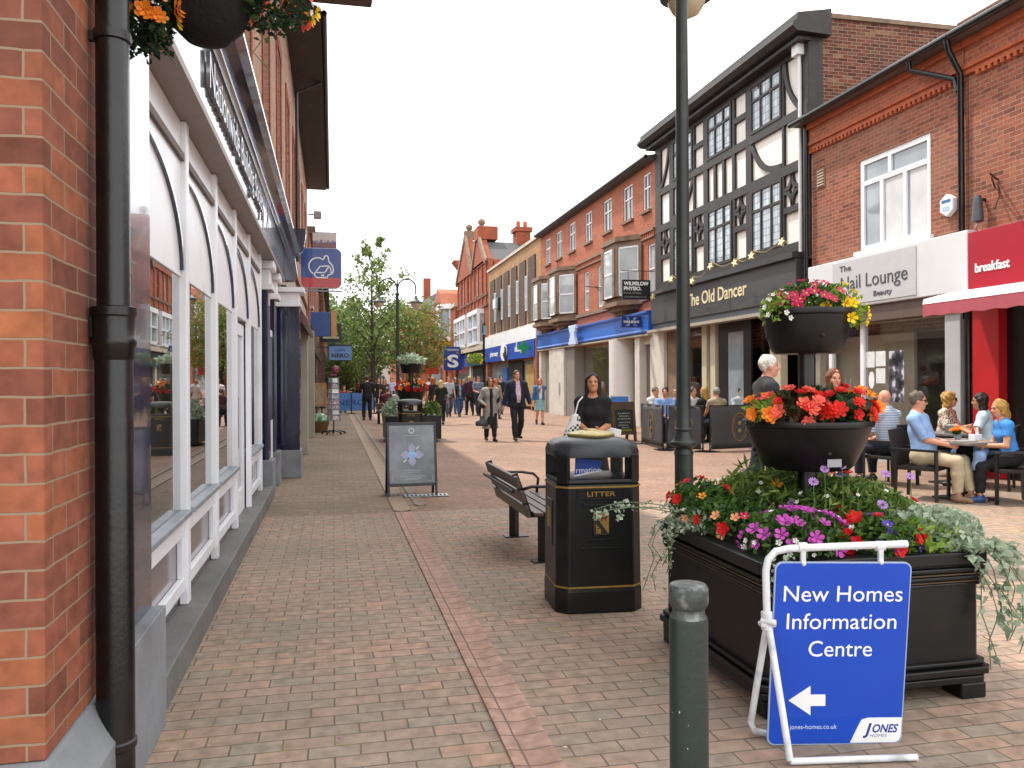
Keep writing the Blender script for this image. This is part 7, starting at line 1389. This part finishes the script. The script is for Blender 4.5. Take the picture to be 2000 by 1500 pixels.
person('dark haired woman in a pale tee with her back turned at the rear table', (9.02, 9.80, 0), R(38), 1.7, True, 'tan', True, hands=((-.16, .36, .86), (.14, .36, .84)), lean=10, look=(8, -4), top=('pale blue white tee', 'B8CCD4'), sleeve=.6, hem=-.02, legs=('mid jeans', '3A5070'), legcut=1.95, hair=('dark', 'long'), res=.0095, seed=73)
person('fair haired girl in a bright blue tee sitting at the right edge of the picture', (8.23, 8.64, 0), R(66), 1.56, True, 'fair', True, feet=((-.1, .42, .08), (.12, .36, .08)), hands=((-.1, .34, .8), (.1, .36, .82)), lean=10, look=(10, -8), top=('bright blue tee', '3E86D0'), sleeve=.55, hem=-.04, legs=('black jeans', '14141A'), legcut=1.9, hair=('blond', 'pony'), shoes='2A4A80', res=.0085, seed=74)
# ---- things on the tables
o = thing('menu', 'grey menu board lying at the near edge of the front cafe table', 'menu', (7.75, 8.86, .752), R(10)); MB().box(-.14, -.1, 0, .14, .1, .012).obj('cover', mat('grey menu card', '9A9690', .5, 0, .1), o, bevel=.003)
o = thing('sauce_rack', 'square white holder of red sauce bottles on the front cafe table', 'condiments', (8.05, 9.00, .75)); MB().box(-.06, -.05, 0, .06, .05, .08).obj('holder', M_white, o, bevel=.006)
for x, c in ((-.03, 'A81E1E'), (.03, 'D8D0C4')): MB().lathe([(.022, .02), (.024, .1), (.012, .14), (.012, .16), (.002, .165)], 12, (x, 0, 0)).obj('bottle', mat('sauce '+c, c, .3), o, smooth=True)
o = thing('flower_pot', 'small pot of orange blooms on the front cafe table', 'plant', (7.89, 9.12, .75)); MB().lathe([(.035, 0), (.05, .07), (.045, .07)], 14).obj('pot', M_grey, o); leaves('foliage', shell_pts(60, (0, 0, .1), (.06, .06, .05)), .035, leafmat('leaf green', LG['green']), o); PP = shell_pts(9, (0, 0, .12), (.07, .07, .05), .9, -.2); flowers(o, 'orange', PP, PP, **FLW['orange'])
o = thing('napkin_box', 'silver napkin box on the rear cafe table', 'napkin box', (8.74, 10.22, .75)); MB().box(-.08, -.05, 0, .08, .05, .12).obj('box', M_alu, o, bevel=.005); MB().box(-.06, -.03, .12, .06, .03, .125).obj('napkin', M_paper, o)
for i, (x, y, lab) in enumerate(((9.01, 10.47, 'tall glass of amber drink in front of the curly blonde woman'), (9.16, 10.22, 'tall glass beside the dark haired woman'))):
    o = thing('drinking_glass', lab, 'glass', (x, y, .75)); MB().lathe([(.03, 0), (.036, .13), (.034, .13), (.029, .01)], 16).obj('glass', M_glass, o, smooth=True); MB().lathe([(.028, .012), (.032, .09)], 14).obj('drink', mat('amber drink', '8A5A20', .2), o)
o = thing('flower_pot', 'small pot of red blooms on the rear cafe table', 'plant', (9.06, 10.07, .75)); MB().lathe([(.035, 0), (.05, .07), (.045, .07)], 14).obj('pot', M_grey, o); leaves('foliage', shell_pts(60, (0, 0, .1), (.06, .06, .05)), .035, leafmat('leaf green', LG['green']), o); PP = shell_pts(9, (0, 0, .12), (.07, .07, .05), .9, -.2); flowers(o, 'red', PP, PP, **FLW['red'])
o = thing('jacket', 'pale blue cardigan draped over the arm of the right edge chair', 'clothing', (7.93, 8.76, .56)); s = SDF((-.2, -.2, -.2), (.2, .2, .2), .012); s.cone((-.08, -.06, .02), (.08, .05, .07), .06, .06, .04); s.cone((-.08, -.06, .02), (-.1, -.02, -.12), .055, .05, .04); s.ripple(.012, 9, 30); v, q = s.mesh(); mesh_obj('cloth', v, q, clothmat('pale blue cardigan', '8AA6D0'), o, smooth=True)
o = thing('handbag', 'grey handbag held low by the woman in the grey coat', 'bag', tuple(gp(941, 20.7)[:2])+(.52,)); s = SDF((-.25, -.15, -.2), (.25, .15, .25), .016); s.cone((-.07, 0, -.06), (.07, 0, -.06), .1, .1, .02, np.array([0, 1, 0]), .5); s.cone((0, 0, -.05), (0, 0, .1), .12, .04, .03, np.array([0, 1, 0]), .5); s.clip((0, 0, -.12), (0, 0, -1)); v, q = s.mesh(); mesh_obj('body', v, q, mat('grey leather', '2E2E32', .4), o, smooth=True); MB().tube([(-.05, 0, .08), (-.03, 0, .26), (.05, 0, .26), (.05, 0, .08)], .012).obj('handle', M_black, o)
